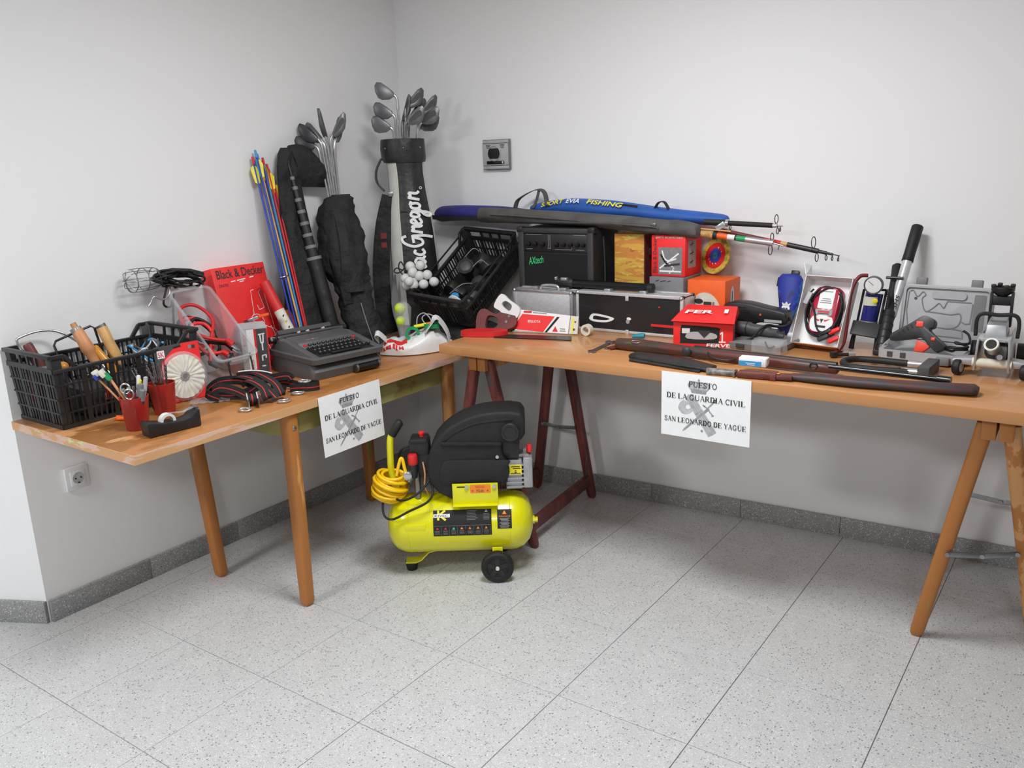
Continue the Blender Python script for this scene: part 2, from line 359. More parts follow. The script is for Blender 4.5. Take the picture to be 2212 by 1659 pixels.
# intercom
t = thing('intercom_panel', 'grey metal intercom plate with dark round camera on the back wall', 'intercom', (.545, wy(.545), 1.52), WA)
part('back_plate', B().box((0, -.008, 0), (.140, .016, .130)), 'mid_grey', t, .002)
part('front_plate', B().box((0, -.018, 0), (.132, .006, .094)), 'light_grey', t, .002)
part('top_bar', B().box((0, -.017, .0555), (.134, .006, .013)), 'light_grey', t, .0015); part('bottom_bar', B().box((0, -.017, -.0555), (.134, .006, .013)), 'light_grey', t, .0015)
o = part('camera_ring', B().lathe([(.034, 0), (.034, .004), (.031, .006), (.030, .002)], 32, (-.004, -.021, .005), (1, 0, 0), (0, 0, 1), (0, -1, 0)), 'light_grey', t)
shape([[(x, y) for x, y in circ(0, 0, .0305, 40) if abs(y) < .0235]], face((-.004, -.0265, .005), (1, 0, 0), (0, 0, 1)), 'black_gloss', t, 'camera_window', th=.002)
part('call_button', B().box((0, -.023, -.0345), (.092, .005, .014)), 'black_gloss', t, .002)
part('button_light', B().box((.040, -.0262, -.0345), (.006, .002, .010)), 'white_plastic', t)
for s in (-1, 1):
    for k in range(3): part('speaker_slot', B().box((s * .037, -.0215, .041 - k * .006), (.024 - .004 * k, .002, .0022)), 'print_dark', t)

# ------------------------------------------------------------------ tables
patch('table_left', (176, 118, 66), [((150, 98, 48), .50), ((206, 152, 102), .60), ((190, 178, 122), .70), ((186, 128, 108), .71)], 1.6, (3.0, .8, 3), .38, coat=.2)
patch('table_right', (190, 134, 84), [((198, 142, 94), .5), ((196, 130, 70), .66), ((210, 206, 150), .68), ((204, 150, 140), .70)], 1.5, (.7, 3.2, 3), .34, coat=.25)
patch('edge_band', (206, 158, 110), [((214, 178, 160), .52), ((206, 206, 150), .62)], 9, (1, .3, 3), .5)
patch('leg_wood', (176, 112, 52), [((206, 150, 92), .56), ((150, 140, 60), .66), ((120, 60, 54), .68)], 4, (3, 3, .35), .45)
patch('leg_red', (124, 62, 50), [((96, 50, 48), .48), ((150, 88, 46), .60), ((88, 84, 78), .62)], 5, (3, 3, .5), .5)
patch('apron', (150, 140, 78), [((170, 164, 104), .5), ((128, 112, 50), .6)], 2, (1, 1, 1), .5)
LZ, RZ = .735, .82
t = thing('folding_table', 'orange-brown wooden table with four posts along the left wall', 'table', (.372, -.9975, 0))
ax0, ax1, ay0, ay1 = .03 - .372, .715 - .372, -1.975 + .9975, -.02 + .9975
o = part('table_top', B().bx(ax0, ax1, ay0, ay1, LZ - .028, LZ), 'table_left', t, .0015)
part('edge_band', B().bx(ax0, ax1, ay0 - .003, ay0, LZ - .028, LZ - .0006), 'edge_band', o); part('edge_band', B().bx(ax1, ax1 + .003, ay0 - .003, ay1, LZ - .028, LZ - .0006), 'edge_band', o)
for (x, y, tx, ty) in ((.681, -1.40, 0, 0), (.225, -1.42, -.03, -.03), (.68, -.567, 0, 0), (.19, -.567, 0, 0)):
    b = B(); X, Y = x - .372, y + .9975; h = LZ - .03
    prof = [(0., .013), (.008, .0195), (.02, .0215), (.30, .0235), (h, .0245)]
    part('leg', b.loft([b.ring((X + tx * z / h, Y + ty * z / h, z), (1, 0, 0), (0, 1, 0), r, n=20, pw=3.6) for z, r in prof]), 'leg_wood', t)
part('bolt', B().sphere((.681 + .0245 - .372, -1.40 + .9975, .655), .0085, 6, (.5, 1, 1)), 'steel', t)
for a, b_ in (((.225, -1.42), (.681, -1.40)), ((.19, -.567), (.68, -.567)), ((.660, -1.40), (.660, -.567)), ((.225, -1.42), (.19, -.567))):
    part('apron', B().bar((a[0] - .372, a[1] + .9975, LZ - .073), (b_[0] - .372, b_[1] + .9975, LZ - .073), .02, .085), 'apron', t)
t = thing('trestle_table_top', 'long orange-brown board on two trestles along the back wall', 'table', (1.9, -.38, RZ))
part('board', B().bx(.787 - 1.9, 3.05 - 1.9, -.355, .35, -.035, 0), 'table_right', t, .0015)
def trestle(label, top0, top1, feet, low):
    """two hinged frames: beams top0->top1, four legs to feet FL, FR, RL, RR"""
    t = thing('trestle', label, 'trestle', (top0[0], (top0[1] + top1[1]) / 2, 0), 0, 'trestles under the long board')
    T0, T1 = Vector(top0), Vector(top1)
    for k, s in enumerate((-1, 1)):
        off = Vector((s * .021, 0, 0)); part('beam', B().bar(T0 + off - (T1 - T0) * .06, T1 + off, .036, .062), 'leg_wood', t, .003, world=True)
        f, r = Vector(feet[k]), Vector(feet[2 + k])
        for tp, ft in ((T0, f), (T1, r)):
            tp2 = tp + Vector((s * .03, 0, .01)); b = B(); a = (ft - tp2)
            rings = [b.ring(tp2 + a * q, (1, 0, 0), (0, 1, 0), rr, rr * .8, 16, 3.2) for q, rr in ((0, .023), (.96, .021), (.985, .019), (1, .013))]
            part('leg', b.loft(rings), 'leg_red' if low else 'leg_wood', t, world=True)
        a, c = f.lerp(T0, .11), r.lerp(T1, .11)
        if low: part('stretcher', B().bar(a, c, .026, .05), 'leg_red', t, .003, world=True)
    for e, (tp, l, r) in enumerate(((T0, feet[0], feet[1]), (T1, feet[2], feet[3]))):
        q = .44; A, C_ = Vector(l).lerp(tp, q), Vector(r).lerp(tp, q); d = Vector((0, -.024, 0)); mid = A.lerp(C_, .5) + Vector((0, 0, -.006))
        o = part('brace', B().bar(A + d, mid + d, .004, .016).bar(mid + d, C_ + d, .004, .016), 'steel', t, .001, world=True)
        for p in (A, mid, C_): part('rivet', B().cyl(p + d, p + d * 1.3, .007, n=10), 'steel', o, world=True)
    return t
trestle('reddish wooden trestle near the corner behind the compressor', (.93, -.655, .752), (.90, -.06, .752), [(.74, -.66, 0), (1.112, -.601, 0), (.76, -.05, 0), (1.045, -.03, 0)], True)
trestle('orange wooden trestle at the right end of the long board', (2.675, -.655, .752), (2.655, -.06, .752), [(2.497, -.511, 0), (2.80, -.33, 0), (2.47, -.03, 0), (2.83, -.05, 0)], False)

# ------------------------------------------------------------------ signs taped to the table edges
TH, TN = .20, .075
def serif_word(body, h):
    """Roman capitals drawn as thick and thin strokes with serifs; returns strokes and width"""
    S = []; x = 0.
    def st(p, w_): S.append({'p': [(x + a * h, b * h) for a, b in p], 'w': w_ * h})
    def sf(cx, y, l=.16): st([(cx - l, y), (cx + l, y)], .05)
    def arc(cx, cy, rx, ry, a0, a1, w_, n=10): st([(cx + rx * math.cos(math.radians(a0 + (a1 - a0) * i / n)), cy + ry * math.sin(math.radians(a0 + (a1 - a0) * i / n))) for i in range(n + 1)], w_)
    for ch in body:
        y0, y1 = .025, .975
        if ch == ' ': x += .34 * h; continue
        if ch in 'PEDLRI':
            st([(.16, 0), (.16, 1)], TH); sf(.16, y0); sf(.16, y1)
        if ch == 'I': x += .44 * h; continue
        if ch == 'P': st([(.16, y1), (.42, y1)], TN); st([(.16, .46), (.42, .46)], TN); arc(.42, .715, .2, .255, -90, 90, .12); x += .74 * h
        elif ch == 'R': st([(.16, y1), (.42, y1)], TN); st([(.16, .5), (.42, .5)], TN); arc(.42, .735, .2, .24, -90, 90, .12); st([(.4, .5), (.74, .02)], .14); sf(.76, y0, .1); x += .9 * h
        elif ch == 'E': st([(.16, y1), (.68, y1), (.7, .78)], .06); st([(.16, y0), (.7, y0), (.74, .24)], .06); st([(.16, .5), (.52, .5)], TN); st([(.52, .4), (.52, .6)], TN); x += .82 * h
        elif ch == 'L': st([(.16, y0), (.66, y0), (.7, .26)], .06); x += .78 * h
        elif ch == 'D': st([(.16, y1), (.4, y1)], TN); st([(.16, y0), (.4, y0)], TN); arc(.38, .5, .34, .475, -90, 90, .15); x += .9 * h
        elif ch == 'T': st([(.4, 0), (.4, 1)], TH); sf(.4, y0); st([(.06, .76), (.08, y1), (.72, y1), (.74, .76)], .055); x += .82 * h
        elif ch in 'UÜ':
            st([(.18, 1), (.18, .34)], .15); sf(.18, y1, .15); st([(.74, 1), (.74, .34)], .06); sf(.74, y1, .14); arc(.46, .34, .28, .32, 180, 360, .1)
            if ch == 'Ü':
                for q in (.32, .6): st([(q - .05, 1.16), (q + .05, 1.16)], .11)
            x += .94 * h
        elif ch == 'O': arc(.44, .5, .33, .48, 0, 360, .12, 20); x += .92 * h
        elif ch in 'CG':
            arc(.46, .5, .34, .48, 48, 312, .12, 16); st([(.7, .98), (.7, .7)], TN)
            if ch == 'G': st([(.7, .1), (.7, .42)], .13); sf(.7, .42, .14)
            x += (.86 if ch == 'C' else .94) * h
        elif ch == 'S': st(sm2([(.56, .74), (.52, .9), (.32, .97), (.12, .82), (.16, .62), (.44, .44), (.56, .24), (.42, .05), (.22, .03), (.08, .26)], 3), .11); st([(.56, .95), (.56, .7)], TN); st([(.08, .05), (.08, .3)], TN); x += .68 * h
        elif ch == 'A': st([(.42, 1), (.12, .02)], .06); st([(.42, 1), (.74, .02)], .16); st([(.24, .36), (.62, .36)], TN); sf(.12, y0, .12); sf(.74, y0, .14); x += .88 * h
        elif ch == 'V': st([(.14, .98), (.44, 0)], .15); st([(.44, 0), (.74, .98)], .06); sf(.14, y1, .14); sf(.74, y1, .12); x += .88 * h
        elif ch == 'Y': st([(.14, .98), (.42, .46)], .14); st([(.42, .46), (.72, .98)], .06); st([(.42, 0), (.42, .46)], .15); sf(.14, y1, .13); sf(.72, y1, .11); sf(.42, y0); x += .84 * h
        elif ch == 'N': st([(.16, 0), (.16, 1)], .06); st([(.14, .98), (.74, .02)], .15); st([(.74, 0), (.74, 1)], .06); sf(.14, y0, .12); sf(.1, y1, .1); sf(.74, y1, .12); x += .92 * h
    return S, x
def sign(label, loc, rz, sag):
    t = thing('paper_sign', label, 'sign', loc, group='printed paper signs on the tables', rot=(-sag, 0, rz)); Wd, Hh = .297, .212
    part('sheet', B().sheet(lambda u, v: (u * Wd, -.0022 - .0005 * math.sin(PI * v) * math.sin(PI * u), -v * Hh), 6, 8, .0006), 'white_paper', t)
    def M(z=.0): return face((0, -.0031 - z, -Hh), (1, 0, 0), (0, 0, 1))
    # emblem: crown over crossed fasces and sword
    cx, cy = .128, .163
    band = [(cx - .024, cy - .012), (cx + .024, cy - .012), (cx + .028, cy + .001), (cx - .028, cy + .001)]
    shape([band], M(), 'emblem_grey', t, 'emblem', depth=.0002)
    shape([sm2([(cx - .03, cy), (cx - .037, cy + .014), (cx - .026, cy + .024), (cx - .012, cy + .026), (cx, cy + .024), (cx + .012, cy + .026), (cx + .026, cy + .024), (cx + .037, cy + .014), (cx + .03, cy)], 4)], M(), 'emblem_light', t, 'emblem', depth=.0001)
    strokes([sm2([(cx + k * .028, cy), (cx + k * .036, cy + .014), (cx + k * .022, cy + .025), (cx, cy + .02)], 4) for k in (-1, -.5, 0, .5, 1)] + [[(cx, cy + .024), (cx, cy + .036)], [(cx - .004, cy + .031), (cx + .004, cy + .031)]], M(), 'emblem_grey', t, .0028, 'emblem', .0003)
    a = Vector((.096, .139)); b_ = Vector((.174, .026)); d = (b_ - a).normalized(); n = Vector((-d.y, d.x)); wq = .0160
    shape([[tuple(a - n * wq), tuple(b_ - n * wq), tuple(b_ + d * .006), tuple(b_ + n * wq), tuple(a + n * wq), tuple(a - d * .006)]], M(), 'emblem_light', t, 'emblem', depth=.00025)
    strokes([[tuple(a + n * q), tuple(b_ + n * q)] for q in (-.010, -.004, .004, .010)] + [[tuple(a + d * q - n * wq), tuple(a + d * q + n * wq)] for q in (.02, .06, .10, .14)], M(), 'emblem_grey', t, .0018, 'emblem', .0003)
    shape([sm2([(.092, .118), (.078, .124), (.064, .112), (.060, .096), (.070, .082), (.084, .078), (.100, .084), (.112, .096), (.104, .102), (.094, .096), (.086, .098), (.086, .108), (.094, .112)], 4, True)], M(), 'emblem_light', t, 'emblem', depth=.0002)
    shape([[(.160, .110), (.152, .102), (.080, .030), (.074, .020), (.084, .026), (.158, .096), (.166, .104)]], M(), 'emblem_grey', t, 'emblem', depth=.0004)
    strokes([[(.148, .113), (.158, .106), (.168, .094), (.176, .086)], [(.158, .106), (.180, .130)], sm2(circ(.182, .133, .004, 8), 2, True), [(.142, .116), (.150, .112)], [(.172, .083), (.180, .086)]], M(), 'emblem_grey', t, .0042, 'emblem', .0005)
    shape([circ(.141, .030, .004, 10)], M(), 'emblem_grey', t, 'emblem', depth=.0003)
    for body, cxx, yy, h, wd in (('PUESTO', .142, .180, .0175, .095), ('DE LA GUARDIA CIVIL', .150, .136, .0175, .262), ('SAN LEONARDO DE YAGÜE', .149, .057, .0165, .274)):
        S, wt = serif_word(body, h); k = wd / wt
        S = [{'p': [(p * k + cxx - wd / 2, q + yy - h / 2) for p, q in s['p']], 'w': s['w']} for s in S]
        strokes(S, M(.0006), 'print_black', t, .002, 'lettering', .0006)
    return t
sign('white paper sign hanging from the front edge of the long board', (1.722, -.736, RZ + .001), 0., 0.)
sign('white paper sign hanging below the typewriter on the left table', (.7195, -1.302, LZ + .001), PI / 2, .045)
# ------------------------------------------------------------------ air compressor on the floor
t = thing('air_compressor', 'yellow portable air compressor with black cover standing on the floor', 'compressor', (.975, -.885, 0), math.radians(35))
X, Y, Z = (1, 0, 0), (0, 1, 0), (0, 0, 1)
tz, tr, hl = .192, .112, .272
prof = [(.001, -hl), (.04, -hl + .004), (.075, -hl + .016), (.099, -hl + .038), (.110, -hl + .066), (tr, -hl + .085), (tr, hl - .085), (.110, hl - .066), (.099, hl - .038), (.075, hl - .016), (.04, hl - .004), (.001, hl)]
tank = part('tank', B().lathe(prof, 48, (0, 0, tz), Y, Z, X), 'comp_yellow', t, ang=60)
for q in (-hl + .087, hl - .087): part('weld_seam', B().lathe([(tr, -.002), (tr + .0012, 0), (tr, .002)], 48, (q, 0, tz), Y, Z, X), 'comp_yellow', tank)
part('drain_fitting', B().lathe([(.016, 0), (.016, .008), (.011, .009), (.011, .02), (.001, .021)], 8, (hl - .004, 0, tz - .006), Y, Z, X), 'comp_yellow', tank)
def wrap(x0, x1, a0, a1, r, n=10):
    b = B(); b.sheet(lambda u, v: (x0 + (x1 - x0) * u, -r * math.cos(a0 + (a1 - a0) * v), tz + r * math.sin(a0 + (a1 - a0) * v)), 2, n, .0008); return b
rr = tr + .0008
lab = part('rating_label', wrap(-.093, .119, -.10, .75, rr), 'print_black', tank)
lab2 = part('warning_label', wrap(.140, .192, .10, .72, rr), 'print_black', tank)
def onlab(x, a, up=True):
    n = Vector((0, -math.cos(a), math.sin(a))); p = Vector((x, 0, tz)) + n * (rr + .0007); return face(p, X, (0, math.sin(a), math.cos(a)))
M = onlab(-.062, .56)
shape([rect(-.030, .030, -.006, .007)], M, 'print_white', lab, 'logo', .0004)
strokes([[(-.012, -.016), (-.012, .020)], [(-.012, .0), (.013, .020)], [(-.008, .003), (.015, -.016)]], M, 'print_yellow', lab, .0075, 'logo', .0002)
text('KIVEC', M, 'print_dark', lab, .05, .0085, 'lettering', .0008, bold=.01)
M = onlab(.052, .56)
strokes([[(-.022, .022 - k * .0055), (-.022 + random.uniform(.03, .042), .022 - k * .0055)] for k in range(8)], M, 'print_grey', lab, .0014, 'lettering', .0004)
M = onlab(.1, .56); shape([[(-.006, .010), (.006, .010), (0, .020)]], M, 'print_lightgrey', lab, 'warning_triangle', .0004); strokes([[(-.011, .004 - k * .005), (.011, .004 - k * .005)] for k in range(5)], M, 'print_grey', lab, .0014, 'lettering', .0004)
shape([rect(-.093 + .004, .119 - .004, -.0005, .0005)], face((0, -(rr + .001) * math.cos(.24), tz + (rr + .001) * math.sin(.24)), X, (0, math.sin(.24), math.cos(.24))), 'print_grey', lab, 'rule', .0003)
for k in range(7):
    M = onlab(-.078 + k * .0295, .07); col = ['print_red', 'print_red', 'print_green', 'print_orange', 'print_orange', 'print_orange', 'print_orange'][k]
    shape([[(-.0055, .006), (.0055, .006), (0, .015)]], M, col, lab, 'warning_triangle', .0004)
    strokes([[(-.009, .001 - q * .0042), (.009, .001 - q * .0042)] for q in range(4)], M, 'print_grey', lab, .0013, 'lettering', .0004)
    shape([rect(.0138, .0145, -.018, .017)], M, 'print_grey', lab, 'rule', .0003)
M = onlab(.166, .41); shape([[(-.008, .017), (.008, .017), (0, .031)]], M, 'print_orange', lab2, 'warning_triangle', .0004); text('Advertencia', M @ Matrix.Translation((0, .010, 0)), 'print_orange', lab2, .042, .007)
strokes([[(-.018 + (k % 3) * .003, .002 - k * .0045), (.018 - (k % 2) * .004, .002 - k * .0045)] for k in range(8)], M, 'print_lightgrey', lab2, .0016, 'lettering', .0004)
# saddle bracket under the cover
br = part('saddle_bracket', B().bx(-.018, .146, -.092, -.088, .292, .372).bx(-.018, .146, -.110, -.088, .290, .294).bx(-.018, .146, -.088, .088, .302, .306).bx(-.018, .146, .088, .092, .292, .372), 'comp_yellow', t, .001)
shape([rect(-.002, .032, .358, .3625, .002)], Matrix(((1, 0, 0, 0), (0, 0, -1, -.0925), (0, 1, 0, 0), (0, 0, 0, 1))), 'print_black', br, 'slot')
for q in (.034, .134): part('bolt', B().cyl((q, -.092, .360), (q, -.099, .360), .0075, n=6), 'chrome', br)
Mp = face((.082, -.0925, .352), X, Z)
shape([rect(-.036, .038, -.016, .016, .003)], Mp, 'print_orange', br, 'noise_sticker', .0004); text('92db', Mp @ Matrix.Translation((0, -.008, 0)), 'print_dark', br, .026, .010, 'lettering', .0008)
strokes([[(-.018, .010), (.018, .010)], [(-.016, .004), (.016, .004)]], Mp, 'print_red', br, .0018, 'lettering', .0007)
strokes([[(s * .027 - .004, -.008), (s * .027 + .004, -.008)] for s in (-1, 1)] + [[(s * .027, -.012), (s * .027, -.004)] for s in (-1, 1)], Mp, 'print_red', br, .0025, 'lettering', .0007)
# black plastic cover
out = [(-.015, .300), (.06, .322), (.12, .350), (.176, .352), (.190, .40), (.186, .44), (.166, .468), (.166, .515), (.235, .520), (.250, .545), (.252, .600), (.240, .624), (.20, .631), (.150, .632), (.10, .627), (.06, .618), (.02, .602), (-.02, .580), (-.05, .556), (-.075, .528), (-.094, .490), (-.105, .450), (-.108, .410), (-.098, .365), (-.07, .330)]
cov = part('motor_cover', B().prism(out, -.075, .085), 'matt_black', t, .012, seg=3, ang=50)
part('cover_rib', B().prism(sm2([(-.045, .535), (.0, .566), (.06, .592), (.12, .603), (.2, .606), (.2, .598), (.12, .594), (.06, .583), (.0, .556), (-.035, .530)], 3, True), -.0775, -.07), 'matt_black', cov, .001)
part('cover_panel', B().prism([(-.052, .528), (.165, .520), (.165, .508), (-.046, .514)], -.084, -.07), 'matt_black', cov, .003)
part('cover_panel', B().prism(sm2([(-.05, .445), (-.035, .456), (.0, .458), (.182, .452), (.184, .43), (.176, .375), (.05, .36), (-.05, .37), (-.062, .40)], 3, True), -.081, -.07), 'matt_black', cov, .003)
fc = part('air_filter_cap', B().lathe([(.034, 0), (.034, .016), (.031, .02), (.024, .02), (.023, .017), (.001, .017)], 28, (.197, -.072, .558), X, Z, (0, -1, 0)), 'black_plastic', t)
part('filter_neck', B().prism([(.166, .45), (.225, .45), (.232, .53), (.166, .53)], -.055, .02), 'black_plastic', t, .004)
part('cover_screw', B().cyl((.148, -.07, .466), (.148, -.083, .466), .006, n=12), 'chrome', cov)
# cylinder head
hd = part('cylinder_head', B().bx(.176, .236, -.05, .05, .330, .442), 'cast_alu', t, .004)
part('head_cover', B().bx(.240, .274, -.056, .056, .334, .452), 'cast_alu', t, .006)
for k in range(6): part('fin', B().bx(.178, .242, -.056, .056, .338 + k * .0165, .343 + k * .0165), 'cast_alu', hd)
part('valve_top', B().bx(.196, .262, -.03, .03, .444, .456).bx(.24, .256, -.01, .01, .45, .47), 'cast_alu', hd, .003)
part('safety_valve', B().lathe([(.009, 0), (.010, .004), (.010, .02), (.008, .026), (.001, .027)], 16, (.264, -.02, .462), X, Y, Z), 'bright_red', t)
o = part('head_sticker', B().bx(.190, .234, -.0575, -.0565, .388, .426), 'print_yellow', hd); strokes([[(-.016, .012), (.016, .012)], [(-.010, .005), (.018, .005)], [(-.004, -.004), (.004, -.004)], [(-.004, -.010), (.004, -.010)], [(-.018, -.014), (.018, -.014)]], face((.212, -.0578, .407), X, Z), 'print_dark', o, .003)
# pressure switch and regulator
part('pressure_switch', B().bx(-.172, -.100, -.035, .035, .466, .522).bx(-.168, -.104, -.04, .04, .512, .528), 'black_plastic', t, .006)
part('switch_button', B().lathe([(.008, 0), (.008, .008), (.011, .009), (.011, .016), (.001, .018)], 16, (-.128, 0, .528), X, Y, Z), 'bright_red', t)
part('switch_base', B().bx(-.160, -.092, -.03, .03, .378, .468), 'black_plastic', t, .005)
part('regulator_body', B().lathe([(.014, .385), (.016, .40), (.016, .436), (.012, .438)], 16, (-.160, -.045, 0), X, Y, Z), 'black_plastic', t)
part('regulator_knob', B().lathe([(.016, .436), (.018, .44), (.018, .468), (.015, .474), (.001, .475)], 14, (-.160, -.045, 0), X, Y, Z), 'red', t)
part('gauge', B().lathe([(.016, 0), (.016, .014), (.013, .016), (.001, .016)], 20, (-.180, -.052, .398), X, Z, (0, -1, 0)), 'chrome', t)
part('coupling', B().cyl((-.178, -.06, .372), (-.160, -.045, .392), .009).cyl((-.150, -.03, .30), (-.150, -.03, .40), .012), 'steel', t)
part('copper_pipe', B().tube(smooth([(-.125, -.034, .44), (-.118, -.05, .40), (-.122, -.045, .35), (-.11, -.03, .31)], 4), .003), 'wood_tan', t)
part('power_cable', B().tube(smooth([(-.10, -.05, .372), (-.088, -.10, .345), (-.11, -.118, .315), (-.175, -.122, .285), (-.235, -.118, .255), (-.268, -.10, .262), (-.275, -.07, .30), (-.255, -.05, .318), (-.20, -.10, .318), (-.14, -.10, .345), (-.10, -.06, .385), (-.112, -.03, .40)], 6), .0042, 8), 'black_rubber', t, ang=80)
part('cable', B().tube(smooth([(-.17, .01, .49), (-.205, .01, .475), (-.22, .02, .44), (-.215, .02, .40)], 5), .004, 8), 'black_rubber', t, ang=80)
# handle, hose, feet, wheels
part('handle', B().tube(smooth([(-.215, -.0, .285), (-.245, -.0, .37), (-.247, -.0, .46), (-.243, -.0, .52), (-.230, .0, .545)], 5), .0125, 14), 'comp_yellow', t, ang=80)
part('handle_grip', B().tube([(-.237, 0, .535), (-.222, .0, .558), (-.205, .0, .583), (-.200, .0, .588)], [.0155, .016, .016, .010], 14), 'black_rubber', t, ang=60)
random.seed(3); coil = B(); P = []
ca = Vector((.34, -.10, .93)).normalized(); cb_ = ca.orthogonal().normalized(); cc_ = ca.cross(cb_)
for k in range(11 * 18):
    a = 2 * PI * k / 18; lp = k // 18; q = k / (11 * 18); R = .044 + .016 * math.sin(q * PI) + .006 * math.sin(lp * 2.3); tl = .35 * math.sin(lp * 1.7); p = Vector((-.250, -.03, .352)) + ca * ((q - .5) * .10 + tl * .03 * math.cos(a + lp)) + (cb_ * math.cos(a) + cc_ * math.sin(a)) * R; P.append(p)
part('air_hose', coil.tube(P, .0062, 8), 'hose_yellow', t, ang=80)
part('air_hose', B().tube(smooth([(-.22, -.06, .40), (-.205, -.06, .455), (-.196, -.058, .462), (-.188, -.06, .42), (-.180, -.062, .385)], 5), .0062, 8), 'hose_yellow', t, ang=80)
part('front_bracket', B().ribbon([(-.10, 0, .082), (-.125, 0, .076), (-.155, 0, .045), (-.175, 0, .036), (-.215, 0, .036)], Y, .05, .004), 'comp_yellow', t)
part('rubber_foot', B().lathe([(.019, 0), (.025, .03), (.024, .034), (.001, .034)], 20, (-.195, 0, .0), X, Y, Z), 'black_rubber', t)
part('tank_tab', B().bx(-.196, -.120, -.1115, -.104, .200, .226), 'comp_yellow', tank, .002)
part('axle', B().cyl((.135, -.13, .060), (.135, .13, .060), .007), 'steel', t)
for s in (-1, 1):
    part('wheel_lug', B().bx(.117, .155, s * .10 - .003, s * .10 + .003, .05, .125), 'comp_yellow', t, .002)
    wl = part('wheel', B().lathe([(.038, .004), (.040, 0), (.052, -.001), (.058, .003), (.060, .010), (.060, .022), (.058, .029), (.052, .033), (.040, .032), (.038, .028)], 36, (.135, s * .125 + (-.0165), .060), X, Z, Y), 'black_rubber', t)
    dk = B().cyl((.135, s * .125 - .006, .06), (.135, s * .125 + .006, .06), .041, n=32)
    for k in range(5):
        a = k * 2 * PI / 5 + .3; dk.bar((.135, s * .125 - s * -.008, .06), (.135 + .04 * math.cos(a), s * .125 + s * .008, .06 + .04 * math.sin(a)), .016, .012, (0, 1, 0))
    part('hub', dk, 'black_plastic', wl); part('hub_cap', B().cyl((.135, s * .135, .06), (.135, s * .145, .06), .007, n=14), 'off_white', wl)
# ------------------------------------------------------------------ LEFT TABLE
def crate(label, loc, rot, bw, bl, flr, hl_, hr_):
    """black fruit crate: lattice sides, raised short ends with grip holes. local x short, y long, origin = base corner centre"""
    t = thing('plastic_crate', label, 'crate', loc, rot=rot, group='black slatted plastic crates')
    def P(s, e, z):                                    # s,e in -1..1
        k = 1 + 0 * z; fx = bw / 2 + flr * z / hr_; fy = bl / 2 + flr * z / hr_; return Vector((s * fx, e * fy, z))
    part('crate_floor', B().box((0, 0, .006), (bw - .006, bl - .006, .006)), 'black_plastic', t)
    part('base_rim', B().bar(P(-1, -1, .006), P(1, -1, .006), .008, .014).bar(P(-1, 1, .006), P(1, 1, .006), .008, .014).bar(P(-1, -1, .006), P(-1, 1, .006), .008, .014).bar(P(1, -1, .006), P(1, 1, .006), .008, .014), 'black_plastic', t)
    for sx in (-1, 1):
        for sy in (-1, 1):
            b = B(); cw = .030
            fx, fy = cw / (bw / 2), cw / (bl / 2)
            b.hexa([P(sx, sy, 0), P(sx * (1 - fx), sy, 0), P(sx * (1 - fx * .25), sy * (1 - fy * .2), 0), P(sx, sy * (1 - fy), 0), P(sx, sy, hr_), P(sx * (1 - fx), sy, hr_), P(sx * (1 - fx * .25), sy * (1 - fy * .2), hr_), P(sx, sy * (1 - fy), hr_)])
            part('corner_post', b, 'black_plastic', t, .002)
            part('rim_slope', B().bar(P(sx, sy, hr_ - .006), P(sx, sy * (1 - .16), hr_ - .006), .010, .012).bar(P(sx, sy * (1 - .16), hr_ - .006), P(sx, sy * (1 - .30), hl_ - .006), .010, .012), 'black_plastic', t, .001)
    for sy in (-1, 1):
        part('end_rim', B().bar(P(-1, sy, hr_ - .005), P(1, sy, hr_ - .005), .016, .012), 'black_plastic', t, .002)
        b = B(); b.bar(P(-1, sy, hl_ - .004), P(1, sy, hl_ - .004), .007, .016)
        for q in (-.35, 0, .35): b.bar(P(q, sy, hl_), P(q, sy, hr_), .010, .006, (0, 1, 0))
        for z in (.05, .095, .14): b.bar(P(-1, sy, z), P(1, sy, z), .006, .005)
        n = 15
        for k in range(1, n): q = -1 + 2 * k / n; b.bar(P(q, sy, 0), P(q, sy, hl_), .0065 if k % 4 else .016, .004, (0, 1, 0))
        part('end_lattice', b, 'black_plastic', t)
    for sx in (-1, 1):
        part('side_rim', B().bar(P(sx, -1, hl_ - .005), P(sx, 1, hl_ - .005), .014, .012), 'black_plastic', t, .002)
        b = B()
        for z in (.05, .095, .14): b.bar(P(sx, -1, z), P(sx, 1, z), .006, .005)
        n = 27
        for k in range(1, n): q = -1 + 2 * k / n; b.bar(P(sx, q, 0), P(sx, q, hl_), .004, .0055 if k % 5 else .016, (0, 1, 0))
        part('side_lattice', b, 'black_plastic', t)
    return t
CR = crate('black slatted crate full of hand tools at the near end of the left table', (.158, -1.70, LZ + .001), (0, 0, -.01), .262, .48, .014, .19, .235)
def handle(t, p0, p1, r, m, ferr=None, prof=((0, .75), (.06, 1), (.35, .92), (.7, 1.05), (.92, .85), (1, .6))):
    p0, p1 = Vector(p0), Vector(p1); a = p1 - p0
    o = part('handle', B().tube([p0 + a * q for q, _ in prof], [r * k for _, k in prof], 14), m, t, world=True, ang=60)
    if ferr: part('ferrule', B().cyl(p1, p1 + a.normalized() * ferr, r * .62), 'steel', t, world=True)
    return o
def tool(name, label, cat, base): return thing(name, label, cat, base, 0, 'hand tools inside the near crate')
